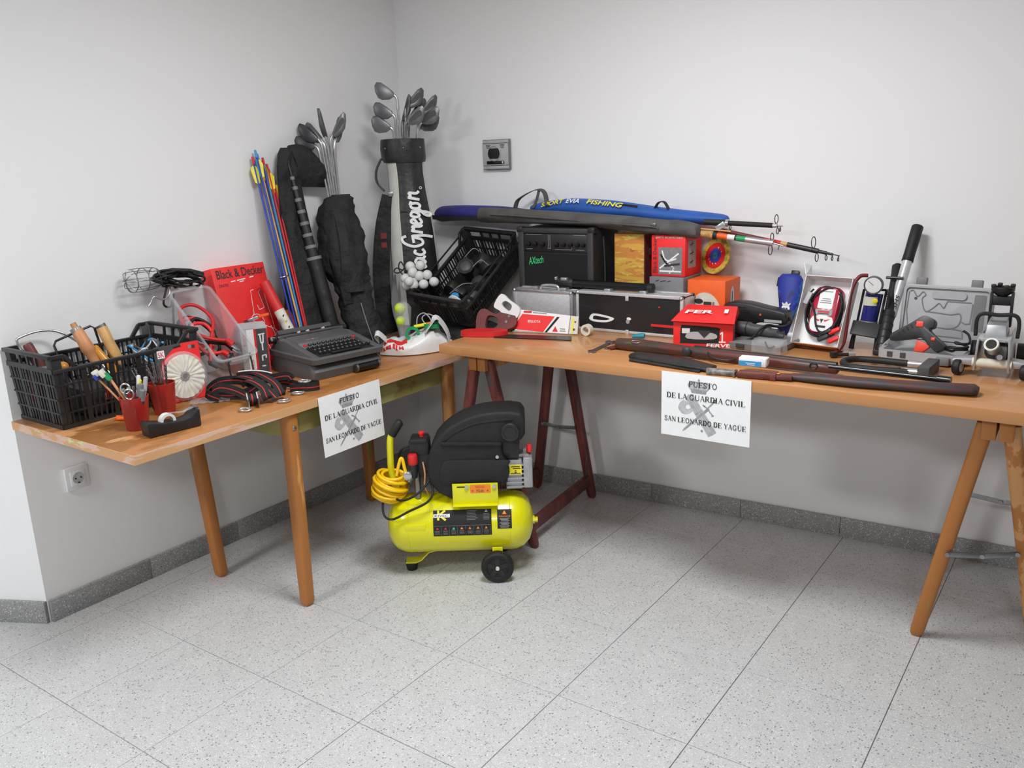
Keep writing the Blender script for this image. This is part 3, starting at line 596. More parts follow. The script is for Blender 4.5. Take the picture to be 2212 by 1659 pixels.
# hacksaws
t = tool('hacksaw', 'bright steel hacksaw frame sticking out of the near crate', 'saw', (.06, -1.86, LZ + .03))
part('frame', B().tube(smooth([(.075, -1.86, .80), (.058, -1.905, .925), (.05, -1.925, .985), (.048, -1.915, 1.0), (.05, -1.85, 1.01), (.062, -1.79, .995), (.10, -1.73, .93), (.185, -1.68, .80)], 5), .0042, 8), 'chrome', t, world=True, ang=80)
part('blade', B().bar((.075, -1.86, .80), (.185, -1.68, .80), .012, .001), 'steel', t, world=True)
handle(t, (.055, -1.90, .978), (.085, -1.868, .87), .0155, 'maroon')
t = tool('coping_saw', 'dark steel saw frame with squared corners in the near crate', 'saw', (.12, -1.78, LZ + .03))
part('frame', B().tube([(.135, -1.815, .80), (.105, -1.84, .965), (.105, -1.832, .978), (.11, -1.78, .992), (.113, -1.715, 1.008), (.118, -1.705, 1.0), (.14, -1.68, .80)], .004, 8), 'dark_steel', t, world=True, ang=80)
part('blade', B().bar((.135, -1.815, .80), (.14, -1.68, .80), .01, .001), 'steel', t, world=True)
t = tool('wood_file', 'turned pale wooden handle with steel collar in the near crate', 'tool', (.17, -1.77, LZ + .02)); handle(t, (.118, -1.775, 1.028), (.168, -1.74, .885), .0185, 'wood_tan', None, ((0, .5), (.10, .55), (.11, .9), (.16, .9), (.17, 1.0), (.5, 1.1), (.62, 1.2), (.66, 1.0), (.9, .8), (1, .7)))
part('collar', B().tube([(.1225, -1.772, 1.012), (.127, -1.769, .999)], .0185, 14), 'chrome', t, world=True); part('shank', B().cyl((.168, -1.74, .885), (.205, -1.71, .765), .006), 'steel', t, world=True)
t = tool('wood_chisel', 'long pale chisel handle with steel cap in the near crate', 'tool', (.2, -1.68, LZ + .02)); handle(t, (.132, -1.69, 1.005), (.172, -1.665, .872), .0185, 'wood_light', .018)
part('blade', B().bar((.177, -1.66, .86), (.22, -1.635, .765), .012, .004), 'steel', t, world=True); part('cap', B().tube([(.1305, -1.6915, 1.009), (.134, -1.688, .998)], .0165, 14), 'steel', t, world=True)
t = tool('screwdriver', 'amber plastic screwdriver handle slanting in the near crate', 'tool', (.19, -1.72, LZ + .02)); handle(t, (.150, -1.735, .945), (.205, -1.70, .855), .0135, 'wood_amber'); part('shank', B().cyl((.205, -1.70, .855), (.235, -1.68, .77), .0035), 'chrome', t, world=True)
t = tool('paint_roller', 'round amber knob of a tool low in the near crate', 'tool', (.12, -1.84, LZ + .02)); part('knob', B().sphere((.13, -1.835, .895), .018, 10), 'wood_amber', t, world=True, ang=80); part('stem', B().cyl((.13, -1.835, .885), (.14, -1.82, .76), .006), 'steel', t, world=True)
t = tool('measuring_tape', 'cream and red plastic tool cases seen through the near crate', 'tool', (.22, -1.72, LZ + .013)); part('case', B().box((.235, -1.72, .80), (.05, .13, .03)), 'off_white', t, .008, world=True); part('clip', B().box((.262, -1.77, .81), (.012, .014, .035)), 'bright_red', t, .002, world=True)
t = tool('red_pliers', 'red-handled pliers behind the bars of the near crate end', 'pliers', (.08, -1.90, LZ + .013))
for k, y in enumerate((.05, .20)): part('grip', B().tube(smooth([(y, -1.905, .79), (y + .012, -1.90, .83), (y + .006, -1.90, .87)], 4), .012, 10), 'red', t, world=True)
part('jaws', B().bar((.056, -1.90, .865), (.13, -1.89, .905), .02, .012).bar((.206, -1.90, .865), (.13, -1.89, .905), .02, .012), 'steel', t, .002, world=True)
t = tool('screwdriver', 'blue-handled screwdriver behind the bars of the near crate end', 'tool', (.13, -1.90, LZ + .013)); handle(t, (.155, -1.895, .872), (.14, -1.89, .80), .010, 'sky_blue'); part('shank', B().cyl((.14, -1.89, .80), (.135, -1.87, .755), .003), 'steel', t, world=True)
random.seed(11)
for k, (m, lab) in enumerate((('black_rubber', 'black'), ('sky_blue', 'blue'), ('white_plastic', 'white'), ('mid_grey', 'grey'), ('dark_grey', 'dark grey'))):
    P = [(.16 + .07 * math.cos(a * 1.1 + k) + random.uniform(-.015, .015), -1.555 + .06 * math.sin(a + k * .9), .895 + .028 * math.sin(a * 1.7 + k * 2)) for a in (q * .55 for q in range(20))]
    o = part('cable_coil', B().tube(smooth(P, 4), .0035 + .001 * (k % 2), 6), m, None, ang=80); tag(o, lab + ' cable coiled on top of the near crate', 'cable', 'cables in the near crate')
for k in range(9):
    x, y = .06 + .022 * k, -1.87 + .05 * k; m = ['dark_steel', 'dark_grey', 'mid_grey', 'steel'][k % 4]
    o = part('steel_tool', B().bar((x, y, .75), (x + random.uniform(-.03, .03), y + random.uniform(-.08, .08), .87 + random.uniform(-.02, .02)), .018, .014), m, None, .003); tag(o, 'grey steel tool jumbled inside the near crate', 'tool', 'loose steel tools in the near crate')
t = tool('dark_toolbox', 'flat dark case lying at the bottom of the near crate', 'case', (.16, -1.70, LZ + .012)); part('case', B().box((.158, -1.66, .79), (.20, .36, .085)), 'charcoal', t, .008, world=True)

# cups of small tools
def cup(label, x, y):
    t = thing('red_cup', label, 'cup', (x, y, LZ + .001), 0, 'red cups of small tools')
    part('cup', B().lathe([(.001, 0), (.031, 0), (.033, .004), (.042, .098), (.0435, .102), (.040, .102), (.031, .006), (.001, .006)], 32), 'red_cup', t, ang=50); return t
patch('red_cup', (176, 42, 40), [((150, 38, 38), .52), ((140, 70, 24), .66)], 14, (1, 1, .4), .35, coat=.3)
cup('red cup holding scissors, brushes and markers, at the table edge', .482, -1.815); cup('red cup holding drill bits, beside the polishing disc', .402, -1.668)
random.seed(5)
gA = 'tools in the red cup nearest the table edge'
t = thing('toothbrush', 'brown brush with white bristles and blue head in the nearer cup', 'brush', (.482, -1.815, LZ + .01), 0, gA); A0, A1 = Vector((.489, -1.803, .75)), Vector((.399, -1.868, .892)); part('stem', B().cyl(A0, A1, .0032), 'wood_tan', t, world=True); part('head', B().bar(A1, A1 + (A1 - A0).normalized() * .02, .02, .012), 'blue', t, .003, world=True); part('bristles', B().bar(A1 + Vector((-.002, 0, .010)), A1 + (A1 - A0).normalized() * .018 + Vector((-.002, 0, .014)), .018, .016), 'off_white', t, .002, world=True)
t = thing('toothbrush', 'brown brush with mint bristles and green head in the nearer cup', 'brush', (.482, -1.815, LZ + .01), 0, gA); A0, A1 = Vector((.494, -1.808, .75)), Vector((.429, -1.848, .890)); part('stem', B().cyl(A0, A1, .004), 'wood_tan', t, world=True); part('head', B().bar(A1, A1 + Vector((-.012, -.012, .022)), .024, .010), 'green', t, .003, world=True); part('bristles', B().bar(A1 + Vector((-.010, -.010, .012)), A1 + Vector((-.02, -.02, .032)), .026, .014), 'off_white', t, .002, world=True)
t = thing('scissors', 'scissors with steel ring handles in the nearer cup', 'scissors', (.482, -1.815, LZ + .01), 0, gA)
for k, (x, y, z) in enumerate(((.466, -1.828, .862), (.476, -1.825, .845))): part('ring_handle', B().tube([(x + .011 * math.cos(a), y + .009 * math.cos(a), z + .016 * math.sin(a)) for a in (2 * PI * q / 14 for q in range(14))], .003, 6, True), 'chrome', t, world=True, ang=80); part('blade', B().bar((x, y, z - .015), (.482 + .006 * k, -1.813, .75), .008, .003), 'steel', t, world=True)
for k, (dx, dy, h, r, m, lab) in enumerate(((.012, .012, .130, .0105, 'black_plastic', 'fat black marker'), (.030, .004, .118, .0095, 'charcoal', 'short dark marker'), (-.008, .022, .150, .007, 'white_plastic', 'white handled spatula'), (.004, .018, .140, .004, 'print_yellow', 'thin yellow pencil'), (.018, .022, .150, .007, 'light_grey', 'grey capped pen'))):
    t = thing('marker_pen', lab + ' standing in the nearer red cup', 'pen', (.482 + dx * .35, -1.815 + dy * .35, LZ + .008), 0, gA); q = Vector((dx * .75, dy * .75, 0)); part('barrel', B().tube([(0, 0, 0), (q.x, q.y, h * .7), (q.x * 1.1, q.y * 1.1, h * .72)], [r, r, r * .9], 12), m, t); part('cap', B().tube([(q.x * 1.1, q.y * 1.1, h * .72), (q.x * 1.5, q.y * 1.5, h), (q.x * 1.5, q.y * 1.5, h + .002)], [r * .95, r * .9, r * .5], 12), 'mid_grey' if k < 2 else m, t)
for k in range(16):
    a = k * 2.4; r0 = .006 + .0016 * k; h = random.uniform(.145, .172) if k < 11 else .150; x, y = .402 + r0 * math.cos(a), -1.668 + r0 * math.sin(a)
    lean = Vector((math.cos(a), math.sin(a), 0)) * random.uniform(.0, .012) + (Vector((-.03, -.04, 0)) if k >= 11 else Vector((0, 0, 0)))
    t = thing('drill_bit', 'slim steel drill bit standing in the red cup by the disc', 'drill bit', (x, y, LZ + .008), 0, 'drill bits in the red cup'); r = random.choice((.0018, .0024, .003, .0036))
    part('shank', B().cyl((0, 0, 0), lean * .5 + Vector((0, 0, h * .5)), r), 'dark_steel', t)
    P = [lean * (.5 + .5 * q / 20) + Vector((0, 0, h * (.5 + .5 * q / 20))) + Vector((math.cos(q * 1.6), math.sin(q * 1.6), 0)) * r * .2 for q in range(21)]; part('twist', B().tube(P, [r * .85 * (1 - .18 * (q % 2)) for q in range(20)] + [r * .2], 6), 'steel', t)

# tape dispenser
t = thing('tape_dispenser', 'black desk tape dispenser at the front edge of the left table', 'tape dispenser', (.600, -1.776, LZ + .001), math.radians(82))
prof = [(-.080, 0), (.080, 0), (.082, .006), (.082, .052), (.078, .054), (.066, .046), (.052, .034), (.030, .030), (-.030, .034), (-.060, .042), (-.080, .046), (-.084, .040)]
part('body', B().prism(prof, -.026, .026), 'black_plastic', t, .003); part('cutter', B().box((.079, 0, .056), (.010, .030, .006)), 'steel', t)
o = part('tape_roll', B().loft([[(q * math.cos(a) - .012, yy, q * math.sin(a) + .034) for a in (2 * PI * k / 32 for k in range(32))] for q, yy in ((.0235, -.010), (.0235, .010), (.0155, .010), (.0155, -.010))], closed=True), 'white_plastic', t)
part('tape', B().ribbon([(-.004, 0, .056), (.04, 0, .050), (.079, 0, .059)], (0, 1, 0), .018, .0006), 'clear', o)
t = tag(part('orange_peg', B().tube([(.345, -1.80, LZ + .008), (.395, -1.77, LZ + .008), (.40, -1.767, LZ + .008)], [.006, .006, .003], 10).bar((.345, -1.80, LZ + .006), (.34, -1.79, LZ + .012), .016, .008), 'orange', None), 'small orange plastic clip lying against the near crate', 'clip')

# polishing disc in its blister card
t = thing('disc_pack', 'red and clear blister card with a white cloth polishing disc', 'package', (.338, -1.545, LZ + .001), rot=(math.radians(-6), 0, math.radians(82)))
part('card', B().prism(rect(-.080, .080, 0, .198, .006), .002, .003), 'dark_grey', t)
def onC(x, z, y=0.): return face((x, y, z), (1, 0, 0), (0, 0, 1))
shape([[(.015, .197), (.078, .197), (.078, .002), (-.060, .002), (-.078, .06), (-.078, .10), (-.055, .15), (-.01, .185), (.015, .185)]], onC(0, 0, .0015), 'bright_red', t, 'card_print', .0003)
shape([rect(-.07, -.045, .158, .184)], onC(0, 0, .0012), 'print_white', t, 'card_print', .0003); text('SK', onC(-.0575, .171, .0005), 'print_red', t, .02, .018)
strokes([[(-.012, .186), (.014, .189)]], onC(0, 0, .001), 'print_black', t, .006, 'hanger_hole', .0004)
shape([circ(.045, .181, .007, 12)], onC(0, 0, .0008), 'print_grey', t, 'card_print', .0004); shape([rect(.052, .064, .174, .186, .002)], onC(0, 0, .0008), 'print_dark', t, 'card_print', .0004)
def flap(u, v):
    a = 2 * PI * u; r = .012 + .058 * v; z = .0095 + .004 * math.sin(22 * a) * v + .002 * math.sin(v * 9 + 3 * math.sin(5 * a)); return (.006 + r * math.cos(a) * 1.0, -z, .086 + r * math.sin(a) * 1.06)
dk = part('polishing_disc', B().sheet(flap, 132, 5, .004), 'cloth_disc', t, ang=80) if mat('cloth_disc', (226, 222, 205), .85, var=.1, scale=40) else None
part('disc_hub', B().lathe([(.018, 0), (.016, .006), (.010, .008), (.008, .004), (.001, .004)], 24, (.006, -.008, .086), (1, 0, 0), (0, 0, 1), (0, -1, 0)), 'mid_grey', dk); part('hub_hole', B().cyl((.006, -.0115, .086), (.006, -.014, .086), .006, n=14), 'dark_red', dk)
part('blister', B().loft([[(.006 + r * math.cos(a), -y, .086 + r * 1.05 * math.sin(a)) for a in (2 * PI * k / 40 for k in range(40))] for r, y in ((.081, .0), (.078, .016), (.070, .022), (.03, .023))]), 'clear', t, ang=70)
t = thing('bit_bag', 'small clear bag with tiny drill bits lying beside the strap heap', 'bag', (.40, -1.50, LZ + .001), math.radians(50))
part('film', B().sheet(lambda u, v: (-.06 + .13 * u, -.045 + .08 * v, .003 + .006 * math.sin(PI * u) * math.sin(PI * v) + .0015 * math.sin(31 * u + 17 * v)), 16, 10, .0005), 'clear', t)
for k in range(8): part('bit', B().cyl((-.03 + .011 * k, -.02 + .004 * (k % 3), .004), (-.02 + .011 * k, .02, .004), .0014, n=6), 'steel', t)

# clear tub with jumper leads
TB = Matrix(((-.044, -.704, .709, 0), (.999, -.031, .031, 0), (0., .71, .705, 0), (0, 0, 0, 1)))
te = TB.to_3x3().to_euler(); t = thing('plastic_tub', 'tilted clear plastic tub of jumper leads leaning on the left wall', 'tub', (.256, -1.342, LZ + .001), rot=te)
Wt, Lt, Dt = .087, .325, .162
def tring(z, gx, gy, r=.02, ins=0.): return [(x, y, z) for x, y in rect(-gx + ins, gx - ins, ins, gy - ins, r)]
out = [tring(0, Wt * .86, Lt * .93, .02), tring(Dt, Wt, Lt, .022)]; inn = [tring(Dt, Wt, Lt, .022, .003), tring(.003, Wt * .86, Lt * .93, .02, .003)]
part('shell', B().loft(out + inn), 'clear_frost', t); part('rim', B().loft([tring(Dt - .004, Wt, Lt, .022, -.004), tring(Dt + .003, Wt, Lt, .022, -.004), tring(Dt + .003, Wt, Lt, .022, .004), tring(Dt - .004, Wt, Lt, .022, .004)], closed=True), 'clear_frost', t, ang=50)
for q in (-.008, Lt + .008): part('grip_lip', B().box((0, q, Dt - .010), (.075, .012, .02)), 'clear_frost', t, .003)
def lead(lab, m, P, clip):
    t2 = thing('jumper_lead', lab, 'cable', (.256, -1.342, LZ + .02), rot=te, group='jumper leads in the clear tub'); part('cable', B().tube(smooth(P, 6), .0065, 10), m, t2, ang=80)
    for c0, c1 in clip:
        c0, c1 = Vector(c0), Vector(c1); d = c1 - c0; part('clamp_grip', B().tube([c0, c0 + d * .5], [.009, .013], 10), m, t2); part('clamp_jaw', B().tube([c0 + d * .5, c0 + d * .8, c1], [.012, .010, .004], 8, flat=.5), 'steel', t2)
lead('red jumper lead looped in the clear tub', 'bright_red', [(.0, .09, .05), (.045, .17, .07), (.03, .24, .06), (-.03, .245, .05), (-.045, .17, .05), (-.02, .12, .06), (.02, .14, .085), (.015, .19, .09), (-.03, .20, .085), (-.05, .15, .07), (-.03, .09, .06), (.02, .07, .07)], [((.02, .07, .075), (.045, .03, .08)), ((-.02, .10, .05), (.01, .04, .045))])
lead('thick red jumper lead at the top of the clear tub', 'red', [(-.04, .05, .06), (.0, .12, .08), (.05, .20, .10), (.03, .28, .09), (-.03, .28, .08), (-.055, .20, .08), (-.03, .13, .10), (.03, .09, .11)], [((.03, .09, .115), (.05, .03, .12))])
lead('black jumper lead looped in the clear tub', 'black_rubber', [(-.03, .06, .04), (.04, .10, .05), (.055, .18, .05), (.02, .26, .045), (-.04, .25, .04), (-.055, .17, .04), (-.04, .10, .04), (.03, .13, .06), (.04, .18, .08), (.0, .225, .085), (-.045, .19, .075), (-.03, .13, .08), (.04, .09, .09)], [((.04, .09, .095), (.065, .025, .10)), ((-.03, .06, .04), (.02, .015, .04))])

# big red tool box leaning on the wall
XL = Vector((0, 1, 0)); up = Vector((-.215, -.06, .975)).normalized()
nrm = XL.cross(up).normalized()                       # faces the room (+x, up)
Rm = Matrix(((XL.x, -nrm.x, up.x), (XL.y, -nrm.y, up.y), (XL.z, -nrm.z, up.z)))
t = thing('tool_carton', 'large red power tool carton with a line drawing, leaning on the left wall', 'box', (.156, -1.070, LZ + .003), rot=Rm.to_euler())
part('carton', B().bx(-.125, .125, 0, .062, 0, .405), 'bright_red', t, .002)
Mf = face((0, -.0005, 0), (1, 0, 0), (0, 0, 1))
def onF(x, z): return Mf @ Matrix.Translation((x, z, 0))
text('Black & Decker', onF(.004, .378), 'print_dark', t, .222, .034, depth=.0006, bold=.012)
text('DN703', onF(-.085, .335), 'print_dark', t, .04, .011); strokes([[(-.05, .345), (-.028, .347)], [(-.02, .347), (.02, .350)], [(.04, .352), (.06, .354)], [(-.01, .340), (.01, .342)]], Mf, 'print_white', t, .004)
strokes([sm2([(-.015, .13), (-.02, .10), (.01, .085), (.05, .088), (.08, .10)], 3), sm2([(-.015, .13), (.01, .15), (.05, .155), (.06, .175), (.045, .20), (.02, .205), (.0, .19), (.02, .175), (.09, .14), (.11, .125)], 3), [(.0, .19), (.02, .21), (.03, .30), (.045, .302)], [(.045, .24), (.05, .22), (.075, .225), (.065, .29), (.075, .30)], [(.09, .28), (.10, .16), (.105, .07)], [(.06, .10), (.09, .105), (.095, .11)], [(.05, .088), (.06, .05)], [(.085, .15), (.095, .12), (.10, .05)]], Mf, 'print_white', t, .0022)
# rolled poster tube: red then cream, and orange sheet
t = thing('cardboard_roll', 'red and cream printed roll leaning against the big red carton', 'roll', (.255, -.965, LZ + .001)); a, b_ = Vector((.127, -.998, 1.062)), Vector((.275, -.955, LZ + .014)); mid = a.lerp(b_, .36)
part('red_end', B().tube([a, a.lerp(mid, .02), mid], [.017, .021, .021], 20), 'red', t, world=True); part('cream_end', B().tube([mid, b_], .0212, 20), 'off_white', t, world=True)
for k in range(7): q = mid.lerp(b_, .12 + .11 * k); part('print', B().sphere(q + Vector((.018, -.008, .004)), .0045, 5, (.5, 1, 1.6)), 'lime' if k % 2 else 'dark_grey', t, world=True)
t = tag(part('orange_folder', B().bar((.235, -.92, LZ + .002), (.135, -.925, LZ + .20), .07, .006, (1, 0, .5)), 'orange', None, .001), 'thin orange folder standing behind the cream roll', 'folder')
t = thing('paint_brush', 'brown paint brush lying on top of the small grey carton', 'brush', (.17, -1.09, LZ + .18)); part('ferrule', B().bar((.165, -1.12, .930), (.195, -1.095, .944), .03, .012), 'chrome', t, .002, world=True); part('handle', B().bar((.195, -1.095, .944), (.225, -1.07, .952), .022, .010), 'orange', t, .003, world=True); part('bristles', B().bar((.165, -1.12, .930), (.153, -1.13, .925), .03, .010), 'maroon', t, .002, world=True)
# grey carton with drill picture
t = thing('drill_carton', 'grey and white power drill carton with red stripes beside the typewriter', 'box', (.190, -1.135, LZ + .001), math.radians(62))
part('carton', B().bx(-.050, .050, -.062, .062, 0, .176), 'light_grey', t, .0015); part('lid_flap', B().hexa([(-.05, -.062, .176), (.05, -.062, .176), (.05, .0, .176), (-.05, .0, .176), (-.05, -.062, .178), (.05, -.062, .178), (.05, .0, .192), (-.05, .0, .192)]), 'light_grey', t)
Mf = face((0, -.0625, 0), (1, 0, 0), (0, 0, 1)); shape([rect(.006, .049, .002, .174)], Mf, 'dark_grey', t, 'print'); shape([rect(-.028, -.002, .002, .174)], Mf, 'print_white', t, 'print'); shape([rect(-.002, .006, .002, .174)], Mf, 'print_red', t, 'print', .0006); shape([rect(.045, .049, .002, .174)], Mf, 'print_red', t, 'print', .0008)
strokes([[(.014, .152), (.038, .154)], [(.02, .152), (.022, .120), (.03, .12), (.032, .150)], [(.026, .118), (.026, .09)], [(.02, .07), (.036, .072), (.036, .06)], [(.022, .068), (.022, .05)], [(.018, .03), (.032, .03)]], Mf, 'print_white', t, .005)
Mv = Mf @ Matrix.Translation((-.038, .135, 0)) @ Matrix.Rotation(PI / 2, 4, 'Z'); text('BOSCH', Mv, 'print_red', t, .045, .010); text('BOSCH', Mf @ Matrix.Translation((-.015, .035, .0004)) @ Matrix.Rotation(PI / 2, 4, 'Z'), 'print_red', t, .045, .010)

# work lamp and its cord
t = thing('work_lamp', 'caged hand lamp with black cord lying above the clear tub', 'lamp', (.07, -1.385, 1.10), math.radians(90))
cg = part('cage', B().tube([(-.135, .040 * math.cos(a), .03 + .040 * math.sin(a)) for a in (2 * PI * k / 24 for k in range(24))], .0016, 6, True).tube([(-.09, .040 * math.cos(a), .03 + .040 * math.sin(a)) for a in (2 * PI * k / 24 for k in range(24))], .0016, 6, True).tube([(-.045, .036 * math.cos(a), .03 + .036 * math.sin(a)) for a in (2 * PI * k / 24 for k in range(24))], .0016, 6, True), 'steel', t)
for k in range(8):
    a = 2 * PI * k / 8; c, s = math.cos(a), math.sin(a); part('cage_wire', B().tube(smooth([(-.02, .016 * c, .03 + .016 * s), (-.045, .036 * c, .03 + .036 * s), (-.135, .040 * c, .03 + .040 * s), (-.155, .022 * c, .03 + .022 * s), (-.158, .004 * c, .03 + .004 * s)], 4), .0014, 6), 'steel', cg)
part('bulb', B().lathe([(.012, 0), (.015, .02), (.026, .05), (.028, .07), (.020, .09), (.001, .098)], 20, (-.03, 0, .03), (0, 1, 0), (0, 0, 1), (-1, 0, 0)), 'glass', t, ang=70); part('handle', B().tube([(-.03, 0, .03), (-.02, 0, .032), (.03, 0, .04), (.10, 0, .03), (.15, -.005, .018)], [.012, .021, .017, .016, .010], 14), 'black_rubber', t, ang=60)
part('hook', B().tube(smooth([(-.01, -.03, -.005), (-.02, -.035, -.03), (-.05, -.04, -.045), (-.085, -.045, -.03), (-.095, -.04, -.045), (-.11, -.04, -.06)], 5), .0035, 8), 'chrome', t, ang=80)
random.seed(21)
P = []
for k in range(64):
    a = k * .78; q = k / 64; P.append((.030 + (.080 - .02 * math.sin(k * .9)) * math.cos(a) + random.uniform(-.012, .012), -.03 + .03 * math.sin(a * 1.13 + k), .022 + .020 * math.sin(a) + .17 * math.cos(a) * -.10 + random.uniform(-.014, .014) - .01 * q))
part('cord', B().tube(smooth(P, 4), .0042, 6), 'black_rubber', t, ang=80); part('cord_end', B().tube(smooth([(-.02, -.03, .0), (-.05, -.04, -.06), (-.02, -.035, -.075), (.0, -.03, -.03), (-.01, -.03, -.10), (-.012, -.02, -.20)], 5), .004, 6), 'black_rubber', t, ang=80)

# ratchet straps in a heap
def strap(t, pts, side, wd=.030):
    s_ = smooth(pts, 7); o = part('webbing', B().ribbon(s_, side, wd, .0022), 'strap_black', t, world=True, ang=60); part('stripe', B().ribbon(s_, side, wd * .11, .0032), 'strap_red', o, world=True)
mat('strap_black', (24, 24, 25), .75, var=.1, bump=.4, bscale=500); mat('strap_red', (196, 44, 38), .7, var=.1)
def straps(label, base, loops, ratchet, rings, grp='ratchet straps heaped on the left table'):
    t = thing('ratchet_strap', label, 'strap', base, 0, grp)
    for L, sd in loops: strap(t, L, sd)
    if ratchet:
        c, rz = ratchet; R = Matrix.Rotation(rz, 3, 'Z'); c = Vector(c)
        for s in (-1, 1):
            ch = [c + R @ Vector((s * .016, y, z)) for y, z in ((-.036, .002), (.024, .002), (.036, .020), (.024, .043), (.0, .046), (-.018, .028), (-.042, .026))]; off = R @ Vector((.002, 0, 0)); n = len(ch)
            part('ratchet_plate', B().add([p - off for p in ch] + [p + off for p in ch], [tuple(range(n)), tuple(reversed(range(n, 2 * n)))] + [(i, n + i, n + (i + 1) % n, (i + 1) % n) for i in range(n)]), 'steel', t, world=True)
        part('spool', B().cyl(c + R @ Vector((-.014, .008, .021)), c + R @ Vector((.014, .008, .021)), .0185), 'strap_black', t, world=True); part('spool_stripe', B().cyl(c + R @ Vector((-.002, .008, .021)), c + R @ Vector((.002, .008, .021)), .0190), 'strap_red', t, world=True)
    for c, rz in rings:
        c = Vector(c); R = Matrix.Rotation(rz, 3, 'Z'); part('hook', B().tube([c + R @ Vector((.021 * math.cos(a), .015 * math.sin(a), .001 * math.cos(3 * a))) for a in (2 * PI * k / 18 for k in range(18))], .0032, 8, True), 'chrome', t, world=True, ang=80)
    return t
T = LZ
straps('black webbing strap with red stripe and big ratchet, nearest the table edge', (.56, -1.44, T), [
    ([(.58, -1.46, T + .016), (.52, -1.47, T + .04), (.46, -1.49, T + .05), (.42, -1.50, T + .03), (.43, -1.47, T + .014), (.50, -1.43, T + .02), (.54, -1.40, T + .05), (.50, -1.38, T + .075), (.46, -1.42, T + .07)], (.15, .3, 1)),
    ([(.46, -1.50, T + .013), (.42, -1.52, T + .035), (.42, -1.47, T + .06), (.48, -1.43, T + .065), (.53, -1.40, T + .045)], (.2, .1, 1)),
    ([(.50, -1.44, T + .06), (.55, -1.44, T + .075), (.60, -1.43, T + .055), (.62, -1.43, T + .02), (.60, -1.40, T + .012)], (.25, .9, .1))],
    ((.600, -1.475, T + .002), math.radians(60)), [((.625, -1.525, T + .006), .5)])
straps('black webbing strap with red stripe looped over the middle of the heap', (.54, -1.38, T), [
    ([(.46, -1.40, T + .06), (.50, -1.39, T + .085), (.55, -1.385, T + .08), (.60, -1.375, T + .055), (.625, -1.375, T + .02), (.60, -1.36, T + .010)], (.2, 1, .1)),
    ([(.44, -1.42, T + .05), (.48, -1.43, T + .078), (.54, -1.42, T + .075), (.59, -1.41, T + .05), (.635, -1.405, T + .016)], (.3, 1, .1)),
    ([(.42, -1.38, T + .03), (.44, -1.34, T + .06), (.48, -1.32, T + .06), (.53, -1.33, T + .045), (.57, -1.34, T + .03), (.58, -1.32, T + .014), (.52, -1.31, T + .012)], (.2, .2, 1))],
    None, [((.655, -1.39, T + .006), 1.3)])
straps('black webbing strap rolled at the far end of the strap heap', (.58, -1.27, T), [
    ([(.52, -1.33, T + .03), (.53, -1.28, T + .03), (.56, -1.245, T + .015), (.585, -1.215, T + .014), (.61, -1.20, T + .014), (.635, -1.215, T + .014), (.625, -1.245, T + .014), (.59, -1.27, T + .014), (.57, -1.29, T + .014)], (0, 0, 1)),
    ([(.50, -1.36, T + .05), (.53, -1.32, T + .055), (.55, -1.28, T + .055), (.56, -1.27, T + .04)], (.1, .1, 1))],
    None, [((.585, -1.235, T + .03), .8), ((.615, -1.295, T + .005), 1.0)])
t = tag(part('cable_tie', B().tube(smooth([(.47, -1.42, T + .092), (.51, -1.40, T + .096), (.54, -1.375, T + .092), (.57, -1.36, T + .085)], 5), .0022, 6), 'white_plastic', None), 'thin white string lying across the strap heap', 'string')
t = tag(part('wire_hook', B().tube(smooth([(.335, -1.335, .86), (.35, -1.36, .85), (.36, -1.375, .82), (.37, -1.37, .775), (.40, -1.35, .765), (.40, -1.31, .775), (.375, -1.285, .80), (.345, -1.27, .85)], 5), .0035, 8), 'black_rubber', None, ang=80), 'black elastic cord with hooks hanging in front of the clear tub', 'cord')

# typewriter on its case
t = thing('typewriter', 'grey portable typewriter standing on its case lid', 'typewriter', (.411, -.965, LZ + .001), math.radians(80))
def rr_(x0, x1, y0, y1, z, r=.02): return [(x, y, z) for x, y in rect(x0, x1, y0, y1, r)]
cs = part('case_lid', B().loft([rr_(-.155, .155, -.145, .155, 0, .025), rr_(-.157, .157, -.155, .157, .03, .025), rr_(-.152, .152, -.135, .152, .055, .025), rr_(-.150, .150, -.12, .150, .060, .025)]), 'typewriter_grey', t, ang=50)
part('case_handle', B().tube([(.02, -.166, .020), (.12, -.166, .020)], .014, 14), 'black_gloss', cs)
for q in (.02, .12): part('handle_end', B().cyl((q - .004, -.166, .020), (q + .004, -.166, .020), .0155, n=14).box((q, -.155, .020), (.008, .02, .012)), 'steel', cs)
bd = part('body', B().loft([rr_(-.158, .158, -.165, .16, .061, .02), rr_(-.160, .160, -.168, .162, .080, .02), rr_(-.156, .156, -.163, .158, .084, .02)]), 'typewriter_grey', t, ang=50)
for s in (-1, 1):                                     # sloping top: side cheeks, ribbon cover
    cb = B(); cb.add([(s * .150, -.155, .084), (s * .122, -.155, .084), (s * .122, -.02, .112), (s * .150, -.02, .112), (s * .150, .155, .084), (s * .122, .155, .084), (s * .122, .12, .128), (s * .146, .12, .122), (s * .122, .04, .128), (s * .146, .04, .124)], [(0, 1, 2, 3), (3, 2, 8, 9), (9, 8, 6, 7), (7, 6, 5, 4), (0, 3, 9, 7, 4), (1, 5, 6, 8, 2)]); part('side_cheek', cb, 'typewriter_grey', t, .004)

